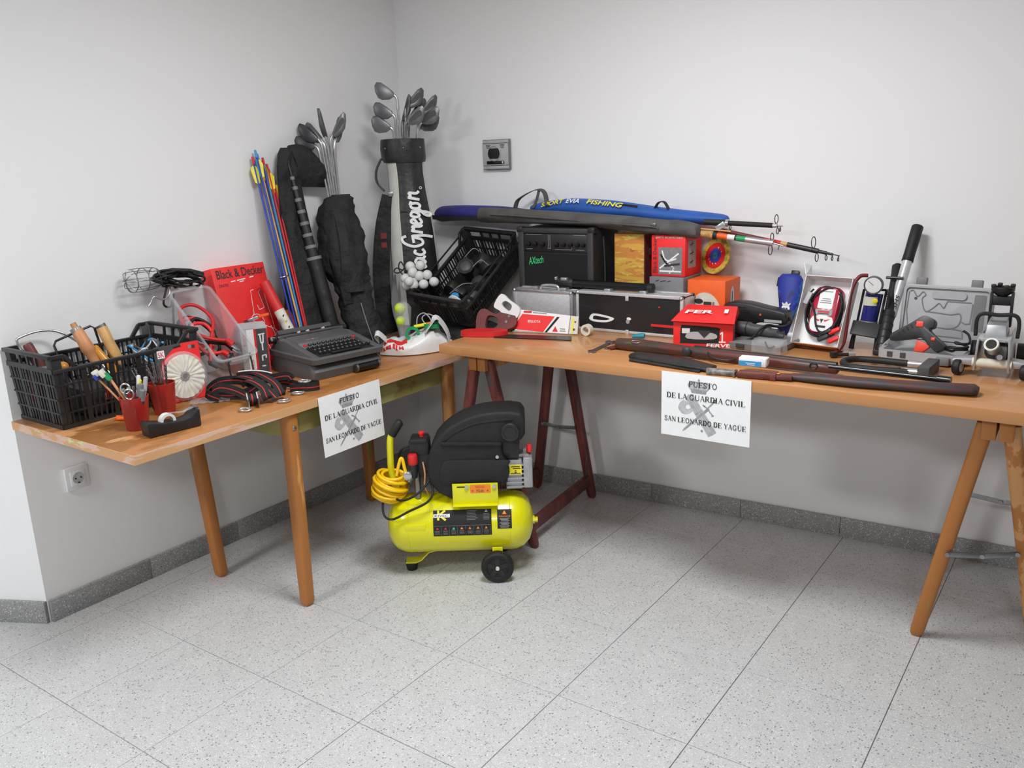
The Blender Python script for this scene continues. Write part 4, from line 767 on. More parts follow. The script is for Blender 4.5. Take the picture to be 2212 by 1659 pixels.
part('ribbon_cover', B().hexa([(-.122, -.025, .084), (.122, -.025, .084), (.122, .085, .084), (-.122, .085, .084), (-.122, -.005, .118), (.122, -.005, .118), (.122, .085, .130), (-.122, .085, .130)]), 'typewriter_grey', t, .004)
strokes([[(-.03, 0), (-.012, .002)], [(-.005, -.004), (.008, .006)], [(-.005, .006), (.008, -.004)], [(.012, -.002), (.022, -.002)]], face((-.045, .015, .1212), (1, 0, 0), (0, 1, .13)), 'print_lightgrey', t, .003)
part('key_well', B().hexa([(-.122, -.150, .0835), (.122, -.150, .0835), (.122, -.024, .0835), (-.122, -.024, .0835), (-.122, -.150, .0845), (.122, -.150, .0845), (.122, -.024, .094), (-.122, -.024, .094)]), 'print_black', t)
keym = {}
for m_ in ('black_plastic', 'red'): keym[m_] = B().lathe([(.0078, 0), (.0078, .004), (.0066, .0052), (.001, .0048)], 10).mesh('key')
keym['red'] = keym['red'].copy()
for r_ in range(4):
    for k in range(12):
        if r_ in (1, 2) and k > 10: continue
        redk = r_ == 3 and k in (0, 11)
        o = obj('key', keym['red' if redk else 'black_plastic'], 'red' if redk else 'black_plastic', t); o.location = (-.113 + k * .0195 + (.0 if r_ == 3 else .006 * (3 - r_) - .004), -.118 + r_ * .026, .094 + r_ * .0055); o.rotation_euler = (.2, 0, 0)
        if not redk: q = obj('key_mark', keym.setdefault('mk', B().box((0, 0, .0050), (.0045, .003, .0006)).mesh('key_mark')), 'print_lightgrey', o)
part('space_bar', B().box((.0, -.140, .091), (.13, .011, .006)), 'black_plastic', t, .002)
pl = part('platen', B().cyl((-.150, .118, .122), (.150, .118, .122), .016, n=24), 'black_rubber', t)
for s in (-1, 1): part('platen_knob', B().cyl((s * .150, .118, .122), (s * .172, .118, .122), .013, n=18), 'black_plastic', pl)
part('carriage_rail', B().bx(-.145, .145, .090, .098, .122, .137), 'steel', t, .001); part('paper_table', B().hexa([(-.12, .130, .128), (.12, .130, .128), (.12, .134, .128), (-.12, .134, .128), (-.12, .145, .148), (.12, .145, .148), (.12, .149, .148), (-.12, .149, .148)]), 'dark_grey', t)
part('return_lever', B().tube(smooth([(-.150, .11, .130), (-.172, .10, .134), (-.180, .08, .130)], 4), .004), 'chrome', t)
for s in (-.06, -.02, .05): part('paper_guide', B().cyl((s, .098, .136), (s + .012, .098, .139), .005, n=10), 'light_grey', t)

# arrows
cols = [('blue', 'red', 'yellow'), ('blue', 'sky_blue', 'sky_blue'), ('wood_light', 'sky_blue', 'yellow'), ('navy', 'red', 'blue'), ('sky_blue', 'red', 'yellow'), ('red', 'red', 'yellow'), ('blue', 'orange', 'yellow'), ('red', 'blue', 'red')]
for k, (sh, nk, vn) in enumerate(cols):
    bx_, by_ = .215 + .012 * (k % 3), -.925 + .008 * k; top = Vector((.02 + .006 * (k % 2), -.905 + .0125 * k, 1.522 + (.02, .045, .03, 0, .015, -.01, -.03, -.06)[k])); bot = Vector((bx_, by_, LZ + .003)); a = top - bot
    t = thing('arrow', '%s arrow with %s nock in the bundle against the left wall' % ({'wood_light': 'tan wooden', 'sky_blue': 'light blue', 'navy': 'dark navy'}.get(sh, sh), {'sky_blue': 'light blue'}.get(nk, nk)), 'arrow', bot, 0, 'bundle of arrows')
    sf_ = part('shaft', B().tube([bot, bot + a * .985], .0042, 8), sh, t, world=True, ang=80); part('nock', B().tube([bot + a * .965, bot + a], [.0058, .0045], 8), nk, t, world=True); part('tip', B().tube([bot, bot + a * .012], [.002, .0044], 8), 'steel', t, world=True)
    for v in range(3):
        ang = v * 2 * PI / 3 + k; d = Vector((math.cos(ang), math.sin(ang), 0)); q0, q1 = bot + a * .865, bot + a * .955; pts = [q0, q0 + a * .012 + d * .012, q1 - a * .02 + d * .018, q1 + d * .010, q1]; n = Vector((-d.y, d.x, 0)) * .0006
        part('vane', B().add([p - n for p in pts] + [p + n for p in pts], [(0, 1, 2, 3, 4), (9, 8, 7, 6, 5)] + [(i, 5 + i, 5 + (i + 1) % 5, (i + 1) % 5) for i in range(5)]), vn if v else 'yellow', t, world=True)
t = tag(part('rubber_band', B().tube([(.138 + .017 * math.cos(q), -.905 + .022 * math.sin(q), 1.075 + .004 * math.sin(q)) for q in (2 * PI * k / 20 for k in range(20))], .0022, 6, True), 'steel', None), 'thin metal band tied around the bundle of arrows', 'band')
# ------------------------------------------------------------------ CORNER: bags, clubs, balls, second crate
def golf_iron(t_name, label, grip, neck, heel_dir, size=.036, shaft_m='steel', head_m='club_head', group=None, wood=False):
    """club: shaft from grip (in bag) to neck, then hosel bending into a blade pointing heel_dir"""
    g, n, d = Vector(grip), Vector(neck), Vector(heel_dir).normalized(); a = (n - g).normalized()
    t = thing(t_name, label, 'golf club', g, 0, group)
    part('shaft', B().tube([g, n], [.0062, .0048], 10), shaft_m, t, world=True, ang=80)
    part('hosel', B().tube(smooth([n - a * .012, n + a * .022, n + a * .040 + d * .006, n + a * .050 + d * .022], 4), [.0068] * 12 + [.005], 10), shaft_m, t, world=True, ang=80)
    side = a; nn = d.cross(side).normalized(); c = n + a * .046 + d * .012; k = size / .036
    out = [(0, -.006), (.020, -.020), (.050, -.024), (.066, -.018), (.076, .004), (.078, .028), (.068, .044), (.050, .044), (.020, .026), (.0, .010)]
    out = [(x * k, y * k) for x, y in out]
    f = [c + d * x + side * y + nn * (.0075 + .004 * (y < 0)) * k for x, y in out]; bk = [c + d * x * .97 + side * y * .94 - nn * (.006 + .004 * (y < 0)) * k for x, y in out]; m = len(out)
    part('head', B().add(f + bk, [tuple(range(m)), tuple(reversed(range(m, 2 * m)))] + [(i, m + i, m + (i + 1) % m, (i + 1) % m) for i in range(m)]), head_m, t, .002, world=True, ang=40)
    inn = [c + d * (x * .72 + .009 * k) + side * y * .66 + nn * (.0082 if True else 0) * k for x, y in out]; inn2 = [p + nn * .0014 * k for p in inn]
    part('face', B().add(inn + inn2, [tuple(range(m)), tuple(reversed(range(m, 2 * m)))] + [(i, m + i, m + (i + 1) % m, (i + 1) % m) for i in range(m)]), 'dark_grey', t, world=True)
    return t
CV = Vector((.664, -.745, 0)); CR_ = Vector((.745, .664, 0)); UPV = Vector((0, 0, 1))     # towards the camera / to the right, seen from the room
# big golf bag
bc = [((.318, -.304, .737), .098), ((.318, -.304, .80), .101), ((.310, -.298, .955), .107), ((.301, -.295, 1.079), .105), ((.293, -.291, 1.201), .099), ((.284, -.289, 1.30), .092), ((.279, -.287, 1.38), .083), ((.272, -.285, 1.46), .079), ((.268, -.285, 1.515), .083)]
t = thing('golf_bag', 'large black and white golf bag with script lettering standing in the corner', 'golf bag', (.318, -.304, LZ + .001))
def bring(c, r, k=1., a0=0., a1=2 * PI, n=40): return [Vector(c) + CR_ * r * k * math.cos(a0 + (a1 - a0) * i / n) + CV * r * k * .82 * math.sin(a0 + (a1 - a0) * i / n) for i in range(n + (0 if abs(a1 - a0) > 6.28 else 1))]
part('body', B().loft([bring(c, r) for c, r in bc]), 'black_leather', t, world=True, ang=60)
mat('bag_white', (205, 205, 200), .5, var=.08, scale=14, bump=.3, bscale=40)
def strip(a0, a1, m, name, zz=(0, 9), k=1.012, n=8):
    rows = [bring(c, r, k, math.radians(a0(i) if callable(a0) else a0), math.radians(a1(i) if callable(a1) else a1), n) for i, (c, r) in enumerate(bc)][zz[0]:zz[1]]
    b = B(); W_ = n + 1
    for r_ in rows: b.v += r_
    for i in range(len(rows) - 1):
        for j in range(n): b.f.append((i * W_ + j, i * W_ + j + 1, (i + 1) * W_ + j + 1, (i + 1) * W_ + j))
    return part(name, b, m, t, world=True, ang=60)
strip(120, 164, 'bag_white', 'white_panel', (1, 9)); strip(8, 24, 'bag_white', 'white_panel', (0, 9), 1.01); strip(26, 117, 'black_leather', 'front_pocket', (0, 6), 1.03, 14)
part('pocket_zip', B().tube(smooth([bring(*bc[5], 1.035, math.radians(q), math.radians(q + 1), 1)[0] + Vector((0, 0, -.008)) for q in (28, 50, 80, 100, 115)], 4), .003, 6), 'dark_steel', t, world=True)
part('piping', B().tube(smooth([bring(c, r, 1.018, math.radians(120), math.radians(121), 1)[0] for c, r in bc[1:]], 3), .003, 6), 'off_white', t, world=True)
cr_ = [((.268, -.285, 1.50), .090), ((.264, -.284, 1.515), .097), ((.262, -.286, 1.56), .098), ((.262, -.284, 1.598), .095), ((.262, -.284, 1.60), .082), ((.264, -.284, 1.55), .080)]
part('collar', B().loft([bring(c, r) for c, r in cr_]), 'black_leather', t, world=True, ang=60)
for q in (40, 88, 140): part('rivet', B().sphere(bring(*cr_[2], 1.0, math.radians(q), math.radians(q + 1), 1)[0], .004, 5), 'steel', t, world=True)
L0 = Vector((.262, -.286, 1.52)) - CR_ * .095
part('strap', B().ribbon(smooth([L0, L0 - CR_ * .025 + CV * .01 - UPV * .05, L0 - CR_ * .025 + CV * .02 - UPV * .10, L0 + CR_ * .005 + CV * .02 - UPV * .14], 5), CV + CR_ * .4, .022, .004), 'black_leather', t, world=True)
part('shoulder_strap', B().ribbon(smooth([L0 + CR_ * .03 + CV * .05 - UPV * .16, L0 - CR_ * .01 + CV * .05 - UPV * .30, L0 - CR_ * .035 + CV * .045 - UPV * .50, L0 - CR_ * .03 + CV * .04 - UPV * .68, L0 - CR_ * .01 + CV * .03 - UPV * .77], 5), CR_, .075, .008), 'black_cloth', t, .002, world=True)
for q in (.33, .37): part('strap_print', B().box(L0 + CR_ * -.012 + CV * .0535 - UPV * q, (.024, .003, .024), Matrix.Rotation(math.atan2(CR_.y, CR_.x), 3, 'Z')), 'dark_red', t, world=True)
part('buckle', B().box(L0 + CR_ * .032 + CV * .056 - UPV * .152, (.022, .006, .02), Matrix.Rotation(math.atan2(CR_.y, CR_.x), 3, 'Z')), 'steel', t, .002, world=True)
part('side_flap', B().sheet(lambda u, v: Vector((.31, -.298, .76 + .27 * v)) - CR_ * (.075 + .035 * math.sin(PI * (1 - v) * .9) * u + .02 * v) + CV * (.075 + .01 * u), 4, 10, .004), 'mid_grey', t, world=True)
# script lettering (reads upwards along the bag)
MG = [sm2([(-.02, .0), (.00, .10), (.03, .24), (.05, .30), (.06, .24), (.07, .08), (.09, .20), (.13, .30), (.145, .26), (.14, .10), (.15, .03), (.19, .06)], 4),
      sm2([(.27, .15), (.22, .17), (.19, .09), (.22, .03), (.27, .09), (.28, .16), (.275, .06), (.31, .03)], 4),
      sm2([(.40, .15), (.36, .17), (.325, .09), (.355, .03), (.41, .06)], 4),
      sm2([(.60, .27), (.57, .33), (.50, .30), (.45, .17), (.48, .05), (.545, .06), (.58, .16), (.61, .18), (.50, .17)], 4), sm2([(.60, .18), (.60, .02), (.57, -.10)], 3),
      sm2([(.64, .03), (.66, .12), (.675, .18), (.70, .15), (.735, .17), (.73, .06), (.755, .03)], 4),
      sm2([(.77, .09), (.83, .13), (.825, .17), (.79, .17), (.765, .09), (.79, .03), (.85, .06)], 4),
      sm2([(.94, .15), (.89, .17), (.865, .10), (.89, .05), (.935, .10), (.945, .16), (.94, .0), (.91, -.10), (.875, -.09), (.90, -.02), (.98, .05)], 4),
      sm2([(1.05, .16), (1.00, .15), (.985, .07), (1.02, .03), (1.06, .07), (1.055, .15), (1.04, .17), (1.09, .15)], 4),
      sm2([(1.11, .03), (1.13, .12), (1.145, .18), (1.165, .15), (1.21, .17), (1.20, .07), (1.23, .03)], 4)]
zc = [Vector(c) + CV * (r * .82 * 1.03 + .004) for c, r in bc]
def onbag(z):
    for (a, b_) in zip(zc, zc[1:]):
        if a.z <= z <= b_.z: return a.lerp(b_, (z - a.z) / (b_.z - a.z))
    return zc[0] if z < zc[0].z else zc[-1]
sc_, z0, sy_ = .299, 1.010, .310
b = B()
for Lp in MG:
    P = [onbag(z0 + x * sc_) + CR_ * (.024 - (y - .1) * sy_) - CV * ((.024 - (y - .1) * sy_) ** 2 * 3.6) + CV * .004 for x, y in Lp]
    b.ribbon(P, [CR_ * (P[min(i + 1, len(P) - 1)] - P[max(i - 1, 0)]).z - UPV * (P[min(i + 1, len(P) - 1)] - P[max(i - 1, 0)]).dot(CR_) for i in range(len(P))], 0.0115, .002)
o = part('script_lettering', b, 'print_white', t, world=True); tag(o, 'white script lettering reading MacGregor', None)
part('lettering_dot', B().tube([onbag(z0 + 1.275 * sc_) + CR_ * .055 + (CR_ * math.cos(q) + UPV * math.sin(q)) * .005 - CV * .006 for q in (2 * PI * k / 12 for k in range(12))], .0015, 5, True), 'print_white', t, world=True)
C0 = Vector((.264, -.285, 1.30))
gB = 'golf clubs in the large bag'
for lab, off, z1, hd, tilt in (('chrome iron standing tallest in the large golf bag', -.012, 1.735, (-1, 0, .12), (.0, 0)), ('dark wedge behind the tallest club of the large bag', .018, 1.69, (.9, .2, .38), (0, -.04)),
    ('iron with pale rim, upper of the two facing the left wall', -.045, 1.655, (-1, .15, .08), (.02, .03)), ('iron facing the left wall just over the bag collar', -.055, 1.60, (-1, .1, .05), (.02, .05)),
    ('dark iron head in the middle of the large bag', .012, 1.618, (1, -.1, .28), (0, .05)), ('dark iron head behind the middle ones in the large bag', .030, 1.645, (.9, .3, .45), (0, -.06)),
    ('broad iron head at the outer right side of the large bag', .058, 1.625, (1, -.2, .15), (.01, .02)), ('iron head raised behind the outer right one of the large bag', .062, 1.655, (.9, .2, .45), (.01, -.03)), ('iron head lying lowest on the right collar of the large bag', .045, 1.60, (1, .2, .12), (.02, -.02)), ('small dark putter head beside the tall shaft in the large bag', .002, 1.625, (.5, -.2, .9), (0, -.05))):
    n = C0 + CR_ * (off + tilt[0]) + CV * tilt[1] + UPV * (z1 - 1.30); d = CR_ * hd[0] + CV * -hd[1] + UPV * hd[2]
    golf_iron('golf_club', lab, C0 + CR_ * off * .6 + CV * tilt[1] * .5, n, d, .038, 'chrome' if off < 0 or off > .05 else 'steel', 'club_head', gB)
# small golf bag
sb = [((.289, -.597, .742), .070), ((.270, -.600, .80), .084), ((.243, -.600, .873), .081), ((.218, -.599, .951), .074), ((.200, -.598, 1.01), .084), ((.183, -.601, 1.049), .098), ((.161, -.598, 1.127), .107), ((.140, -.587, 1.224), .100), ((.127, -.576, 1.30), .085), ((.124, -.562, 1.354), .066), ((.126, -.552, 1.377), .044)]
t = thing('golf_bag', 'slim black fabric golf bag slumped against the left wall', 'golf bag', (.285, -.595, LZ + .001)); SR = Vector((.72, .69, 0)); SV = Vector((.69, -.72, 0))
def fold(c, r, q, n=36): return [Vector(c) + (SR * math.cos(a) + SV * .72 * math.sin(a)) * r * (1 + .05 * math.sin(3 * a + q * 2.1) + .035 * math.sin(5 * a - q * 3.3)) for a in (2 * PI * i / n for i in range(n))]
fine = []
for i in range(len(sb) - 1):
    for j in range(4): q = j / 4; fine.append((Vector(sb[i][0]).lerp(Vector(sb[i + 1][0]), q), sb[i][1] + (sb[i + 1][1] - sb[i][1]) * q))
fine.append((Vector(sb[-1][0]), sb[-1][1]))
part('body', B().loft([fold(c, r * .97 + .004 * math.sin(i * 1.9), i * .25) for i, (c, r) in enumerate(fine)]), 'black_cloth', t, world=True, ang=80)
part('pocket', B().loft([fold(Vector(c) + SV * .045, r * .62, i * .5, 24) for i, (c, r) in enumerate([fine[14], fine[17], fine[21], fine[25], fine[29], fine[33]])]), 'black_cloth', t, world=True, ang=80)
part('strap', B().ribbon(smooth([(.19, -.63, 1.30), (.235, -.655, 1.20), (.25, -.67, 1.08), (.235, -.67, 1.0), (.24, -.66, .93)], 6), SR, .035, .005), 'black_cloth', t, world=True)
part('zip', B().tube(smooth([Vector(c) + SV * (r * .72 + .002) + SR * .02 for c, r in (fine[2], fine[5], fine[8], fine[11])], 4), .0025, 6), 'mid_grey', t, world=True)
gS = 'golf clubs in the slim black bag'
for k, (lab, off, z1, hd) in enumerate((('iron with long dark head pointing to the left, slim bag', -.036, 1.535, (-1, .2, -.05)), ('iron tilted up behind the long dark head, slim bag', -.022, 1.555, (-.9, .1, .3)), ('thin edge-on iron head of the slim bag', -.010, 1.550, (-.8, .5, .45)), ('broad bright iron head facing the room, slim bag', .002, 1.56, (-.25, -.3, 1)), ('iron head pointing right at the edge of the slim bag', .016, 1.565, (.8, .1, .7)), ('chrome shaft of an iron at the right of the slim bag', .028, 1.54, (.4, .6, .9)))):
    c0 = Vector((.128, -.572, 1.25)) + SR * off * .5; golf_iron('golf_club', lab, c0, Vector((.118, -.572, z1)) + SR * (off - .012) + SV * (.004 * k), SR * hd[0] - SV * hd[1] + UPV * hd[2], .038, 'chrome', 'dark_steel' if k < 2 else 'club_head', gS)
# rod bag of black cloth with its telescopic pole
rb = [((.175, -.770, .742), .118), ((.155, -.785, .83), .125), ((.135, -.79, .896), .118), ((.118, -.784, 1.01), .104), ((.10, -.778, 1.125), .085), ((.085, -.772, 1.238), .07), ((.072, -.768, 1.332), .06), ((.062, -.764, 1.425), .054), ((.060, -.748, 1.50), .068), ((.055, -.740, 1.55), .062), ((.052, -.742, 1.582), .034)]
t = thing('rod_bag', 'black cloth fishing rod bag leaning on the left wall behind the arrows', 'rod bag', (.175, -.77, LZ + .001)); QR = Vector((.10, .99, 0)).normalized(); QV = Vector((.99, -.10, 0)).normalized()
fine = []
for i in range(len(rb) - 1):
    for j in range(4): q = j / 4; fine.append((Vector(rb[i][0]).lerp(Vector(rb[i + 1][0]), q), rb[i][1] + (rb[i + 1][1] - rb[i][1]) * q))
part('body', B().loft([[c + (QR * math.cos(a) * (1 + .06 * math.sin(4 * a + i * .3)) + QV * .36 * math.sin(a) * (1 + .16 * math.sin(6 * a + i * .4))) * r for a in (2 * PI * k / 36 for k in range(36))] for i, (c, r) in enumerate(fine)]), 'black_cloth', t, world=True, ang=80)
part('hood_flap', B().sheet(lambda u, v: Vector((.055 + .03 * math.sin(PI * v) + .02 * u, -.75 + .185 * u + .02 * v, 1.58 - .11 * u - (.16 - .10 * u) * v + .045 * math.sin(PI * u) * (1 - v))), 10, 8, .012), 'black_cloth', t, world=True, ang=80)
part('zip_pull', B().box((.085, -.572, 1.40), (.006, .006, .03)), 'black_plastic', t, world=True)
t = thing('telescopic_pole', 'black telescopic pole with grey bands in front of the rod bag', 'fishing rod', (.232, -.735, LZ + .002)); pp = [Vector((.236, -.735, LZ + .004)), Vector((.07, -.772, 1.53))]
def ppt(q): return pp[0].lerp(pp[1], q)
prev = 0
for k, (q, r) in enumerate(((.50, .030), (.56, .0225), (.62, .020), (.68, .0178), (.74, .0156), (.80, .0134), (.86, .0112), (.91, .009), (1.0, .005))):
    part('section', B().tube([ppt(prev), ppt(q)], [r, r * .97], 18), 'black_leather' if k == 0 else 'black_plastic', t, world=True, ang=60); part('band', B().tube([ppt(q - .016), ppt(q)], [r * 1.06] * 2, 18), 'mid_grey', t, world=True); prev = q
# golf balls
bp = [(.378, -.415, 1.065), (.410, -.385, 1.067), (.395, -.420, 1.040), (.365, -.437, 1.015), (.416, -.402, 1.024), (.438, -.375, 1.026), (.372, -.438, .985), (.392, -.418, .998), (.405, -.430, .988), (.434, -.398, .988), (.466, -.366, .996), (.400, -.452, 1.005), (.41, -.38, .985)]
m = mat('golf_white', (214, 214, 212), .45, var=.03); nt = m.node_tree; v = nt.nodes.new('ShaderNodeTexVoronoi'); v.inputs['Scale'].default_value = 260; bpn = nt.nodes.new('ShaderNodeBump'); bpn.inputs['Strength'].default_value = .8; bpn.inputs['Distance'].default_value = .001
nt.links.new([n for n in nt.nodes if n.type == 'TEX_COORD'][0].outputs['Object'], v.inputs['Vector']); nt.links.new(v.outputs['Distance'], bpn.inputs['Height']); nt.links.new(bpn.outputs['Normal'], nt.nodes['Principled BSDF'].inputs['Normal'])
bm_ = B().sphere((0, 0, 0), .0213, 12).mesh('golf_ball', ang=90)
for p in bp:
    o = obj('golf_ball', bm_, 'golf_white'); o.location = p; o.rotation_euler = (random.random() * 6, random.random() * 6, 0); tag(o, 'white golf ball in the pile hanging before the large golf bag', 'golf ball', 'golf balls')
t = thing('draw_cord', 'black draw cord tied beside the golf balls', 'cord', (.40, -.41, .95)); part('cord', B().tube(smooth([(.375, -.44, 1.02), (.35, -.45, 1.045), (.335, -.44, 1.07), (.345, -.435, 1.085), (.365, -.44, 1.06), (.345, -.455, 1.04), (.325, -.46, 1.045), (.335, -.455, 1.06), (.365, -.445, 1.05)], 5), .0028, 6), 'black_rubber', t, world=True, ang=80)
# second crate, tipped up
C2 = crate('black slatted crate tipped up against the back wall beside the golf bag', (0, 0, 0), (.585, .064, .001), .262, .425, .012, .108, .155)
R2 = Euler((.585, .064, .001)).to_matrix(); C2.location = Vector((.560, -.243, 1.009)) - R2 @ Vector((0, 0, .0775)); INV[C2.name] = (Matrix.Translation(C2.location) @ R2.to_4x4()).inverted()
def inC(x, y, z): return C2.location + R2 @ Vector((x, y, z))
gC = 'oddments inside the tipped crate'
t = thing('film_canister', 'bright blue cap of a small canister in the tipped crate', 'canister', inC(.01, -.13, .02), rot=(.585, .06, 0), group=gC); part('can', B().cyl((0, 0, 0), (0, -.0, .05), .017), 'black_plastic', t); part('cap', B().lathe([(.018, .05), (.019, .053), (.019, .062), (.016, .066), (.001, .066)], 20), 'sky_blue', t, ang=50)
t = thing('hand_lamp', 'black round torch with a pale lens in the tipped crate', 'torch', inC(-.05, .05, .02), rot=(.9, .2, .3), group=gC); part('body', B().lathe([(.02, 0), (.022, .05), (.036, .075), (.038, .10), (.034, .10), (.001, .097)], 24), 'black_plastic', t); part('lens', B().lathe([(.026, .098), (.018, .103), (.001, .105)], 24), 'dark_grey', t, ang=70)
for k, (x, y, m_, lab) in enumerate(((-.06, -.05, 'black_plastic', 'dark pump part'), (.05, .0, 'charcoal', 'dark cased reel'), (.02, .11, 'black_plastic', 'dark bracket'), (.06, -.10, 'dark_grey', 'grey plastic holder'), (-.06, .14, 'charcoal', 'dark plastic holder'))):
    t = thing('spare_part', lab + ' lying in the tipped crate', 'part', inC(x, y, .012), rot=(.585, .064, .6 * k), group=gC); part('body', B().prism(sm2([(-.045, 0), (.045, 0), (.05, .02), (.02, .035), (.0, .06), (-.03, .055), (-.05, .03)], 3, True), -.02, .02), m_, t, .004); part('stud', B().cyl((.01, -.02, .03), (.01, -.034, .03), .012), 'steel' if k % 2 else 'dark_steel', t)
t = thing('wire_loop', 'thin bright wires curling in the tipped crate', 'wire', inC(0, 0, .05), rot=(.585, .064, 0), group=gC)
for P in ([(-.06, .08, .06), (-.03, .12, .08), (-.01, .13, .06)], [(.03, .02, .07), (.06, .05, .085), (.09, .05, .06)], [(.0, -.14, .05), (.05, -.10, .075), (.08, -.07, .06)]): part('wire', B().tube(smooth(P, 5), .0018, 6), 'chrome', t)
t = thing('jar_lid', 'pale round lids near the lower grip hole of the tipped crate', 'lid', inC(.02, -.17, .02), rot=(.585, .064, 0), group=gC); part('lid', B().lathe([(.035, 0), (.036, .004), (.03, .008), (.001, .009)], 24, (.03, .0, .07), (1, 0, 0), (0, 0, 1), (0, -1, 0)), 'white_plastic', t); part('sticker', B().cyl((.09, -.006, .05), (.09, -.009, .05), .014), 'lime', t)
# what the crate rests on
t = thing('black_holdall', 'low black cloth holdall under the tipped crate', 'bag', (.58, -.30, LZ + .001)); part('body', B().loft([[(.55 + rx * math.cos(a) * (1 + .05 * math.sin(5 * a)), -.27 + ry * math.sin(a), z) for a in (2 * PI * k / 32 for k in range(32))] for z, rx, ry in ((LZ + .002, .17, .14), (LZ + .02, .185, .155), (LZ + .05, .18, .15), (LZ + .066, .15, .12))]), 'black_cloth', t, world=True, ang=80); part('strap', B().ribbon(smooth([(.44, -.42, LZ + .02), (.50, -.435, LZ + .055), (.58, -.435, LZ + .05), (.64, -.42, LZ + .02)], 5), UPV, .022, .004), 'black_cloth', t, world=True)
# carrier bag with odds and ends
mat('film_white', (228, 228, 226), .38, var=.03, scale=8)
t = thing('carrier_bag', 'crumpled white plastic carrier bag with red print by the typewriter', 'bag', (.52, -.57, LZ + .001), math.radians(48))
def hump(u, v):
    prof = max(0., math.sin(PI * (.03 + .94 * u))) ** .42; a = PI * v; sa = math.sin(a)
    h = .060 + .050 * math.exp(-((u - .74) / .20) ** 2) + .022 * math.exp(-((u - .10) / .12) ** 2)
    p = Vector((u * 7, v * 5, 1.3)); wv = .012 * noise.noise(p) + .008 * noise.noise(p * 2.3) - .006 * abs(noise.noise(p * 1.7 + Vector((4, 2, 0))))
    bul = 1 + .10 * math.sin(2 * a) * (1 if v < .5 else -1)
    return (-.150 + .305 * u + wv * .6 * sa, -(.080 + .012 * math.sin(5 * u)) * prof * math.cos(a) * bul + wv * sa, max(.003, h * prof * sa ** .5 + wv * sa * 1.3))
part('film', B().sheet(hump, 56, 36, .0012), 'film_white', t, ang=80)
def onH(u, v, e=.0016):
    p = Vector(hump(u, v)); a = Vector(hump(u + .01, v)) - p; b_ = Vector(hump(u, v + .01)) - p; n = a.cross(b_).normalized(); n = n if n.dot(Vector((0, -1, .5))) > 0 else -n; return p + n * e
def decal(u0, u1, v0, v1, m, nu=14, nv=8, wob=0.): return part('print', B().sheet(lambda u, v: onH(u0 + (u1 - u0) * u, v0 + (v1 - v0) * v + wob * math.sin(9 * u)), nu, nv, .0006), m, t, ang=80)
decal(.07, .36, .24, .37, 'red', wob=.012)
for k, u0 in enumerate((.05, .085, .12, .165, .205, .245, .285)): decal(u0, u0 + .022 + .01 * (k % 2), .08 + .012 * (k % 2), .205, 'red', 3, 6)
part('handle', B().ribbon(smooth([(.035, -.066, .085), (.06, -.062, .118), (.085, -.05, .140), (.11, -.04, .118), (.13, -.04, .08), (.14, -.035, .045)], 6), (.3, .9, .3), .045, .0014), 'film_white', t, ang=80); part('handle', B().ribbon(smooth([(-.12, -.02, .06), (-.15, -.035, .092), (-.165, -.03, .088), (-.15, -.01, .06)], 6), (.2, .9, .3), .04, .0014), 'film_white', t, ang=80)
gW = 'things spilling from the carrier bag'
t = thing('bottle_bag', 'clear bag with yellow-green shuttlecock tubes standing in the carrier bag', 'bag', (.485, -.615, LZ + .03), 0, gW)
part('film', B().loft([[(.492 + r * math.cos(a) * (1 + .1 * math.sin(3 * a + z * 40)) + (z - .8) * -.05, -.60 + r * .8 * math.sin(a), z) for a in (2 * PI * k / 20 for k in range(20))] for z, r in ((.80, .024), (.84, .03), (.88, .037), (.92, .040), (.938, .028), (.945, .008))]), 'clear_frost', t, world=True, ang=80)
for (x, y, z, r) in ((.483, -.61, .918, .0235), (.488, -.615, .868, .0205)): part('ball', B().sphere((x, y, z), r, 10), 'lime', t, world=True, ang=80)
t = thing('tape_roll', 'green insulating tape roll on edge in the carrier bag', 'tape', (.535, -.60, LZ + .06), 0, gW); part('roll', B().loft([[Vector((.535, -.60, .815)) + (CR_ * math.cos(a) + UPV * math.sin(a)) * q + CV * y for a in (2 * PI * k / 28 for k in range(28))] for q, y in ((.030, -.012), (.030, .012), (.020, .012), (.020, -.012))], closed=True), 'green', t, world=True)
t = thing('tape_roll', 'teal green tape roll lying behind the carrier bag', 'tape', (.575, -.53, LZ + .09), 0, gW); part('roll', B().lathe([(.02, 0), (.034, 0), (.034, .018), (.02, .018)], 28, (.585, -.535, .835)), 'green', t, world=True)
t = tag(part('chalk_stick', B().tube([(.532, -.585, .842), (.572, -.553, .850)], .007, 10), 'yellow', None), 'yellow stick lying across the carrier bag', 'stick', gW)
t = tag(part('chalk_stick', B().tube([(.574, -.552, .851), (.592, -.537, .854)], .0065, 10), 'orange', None), 'short orange stick lying across the carrier bag', 'stick', gW)
t = tag(part('wire_whisk', B().tube(smooth([(.52, -.555, .84), (.515, -.54, .875), (.54, -.525, .89), (.57, -.52, .86), (.55, -.53, .845), (.53, -.53, .87), (.55, -.515, .885), (.585, -.50, .87)], 5), .0025, 6), 'light_grey', None, ang=80), 'pale cable loops sticking up behind the carrier bag', 'cable', gW)
# ------------------------------------------------------------------ RIGHT TABLE
X, Y, Z = Vector((1, 0, 0)), Vector((0, 1, 0)), Vector((0, 0, 1))
def front(c, rz=0.): return face(c, (math.cos(rz), math.sin(rz), 0), (0, 0, 1))
I4 = face((0, 0, 0), (1, 0, 0), (0, 0, 1))
def fp(x, y, z): return face((x, y, z), (1, 0, 0), (0, 0, 1))
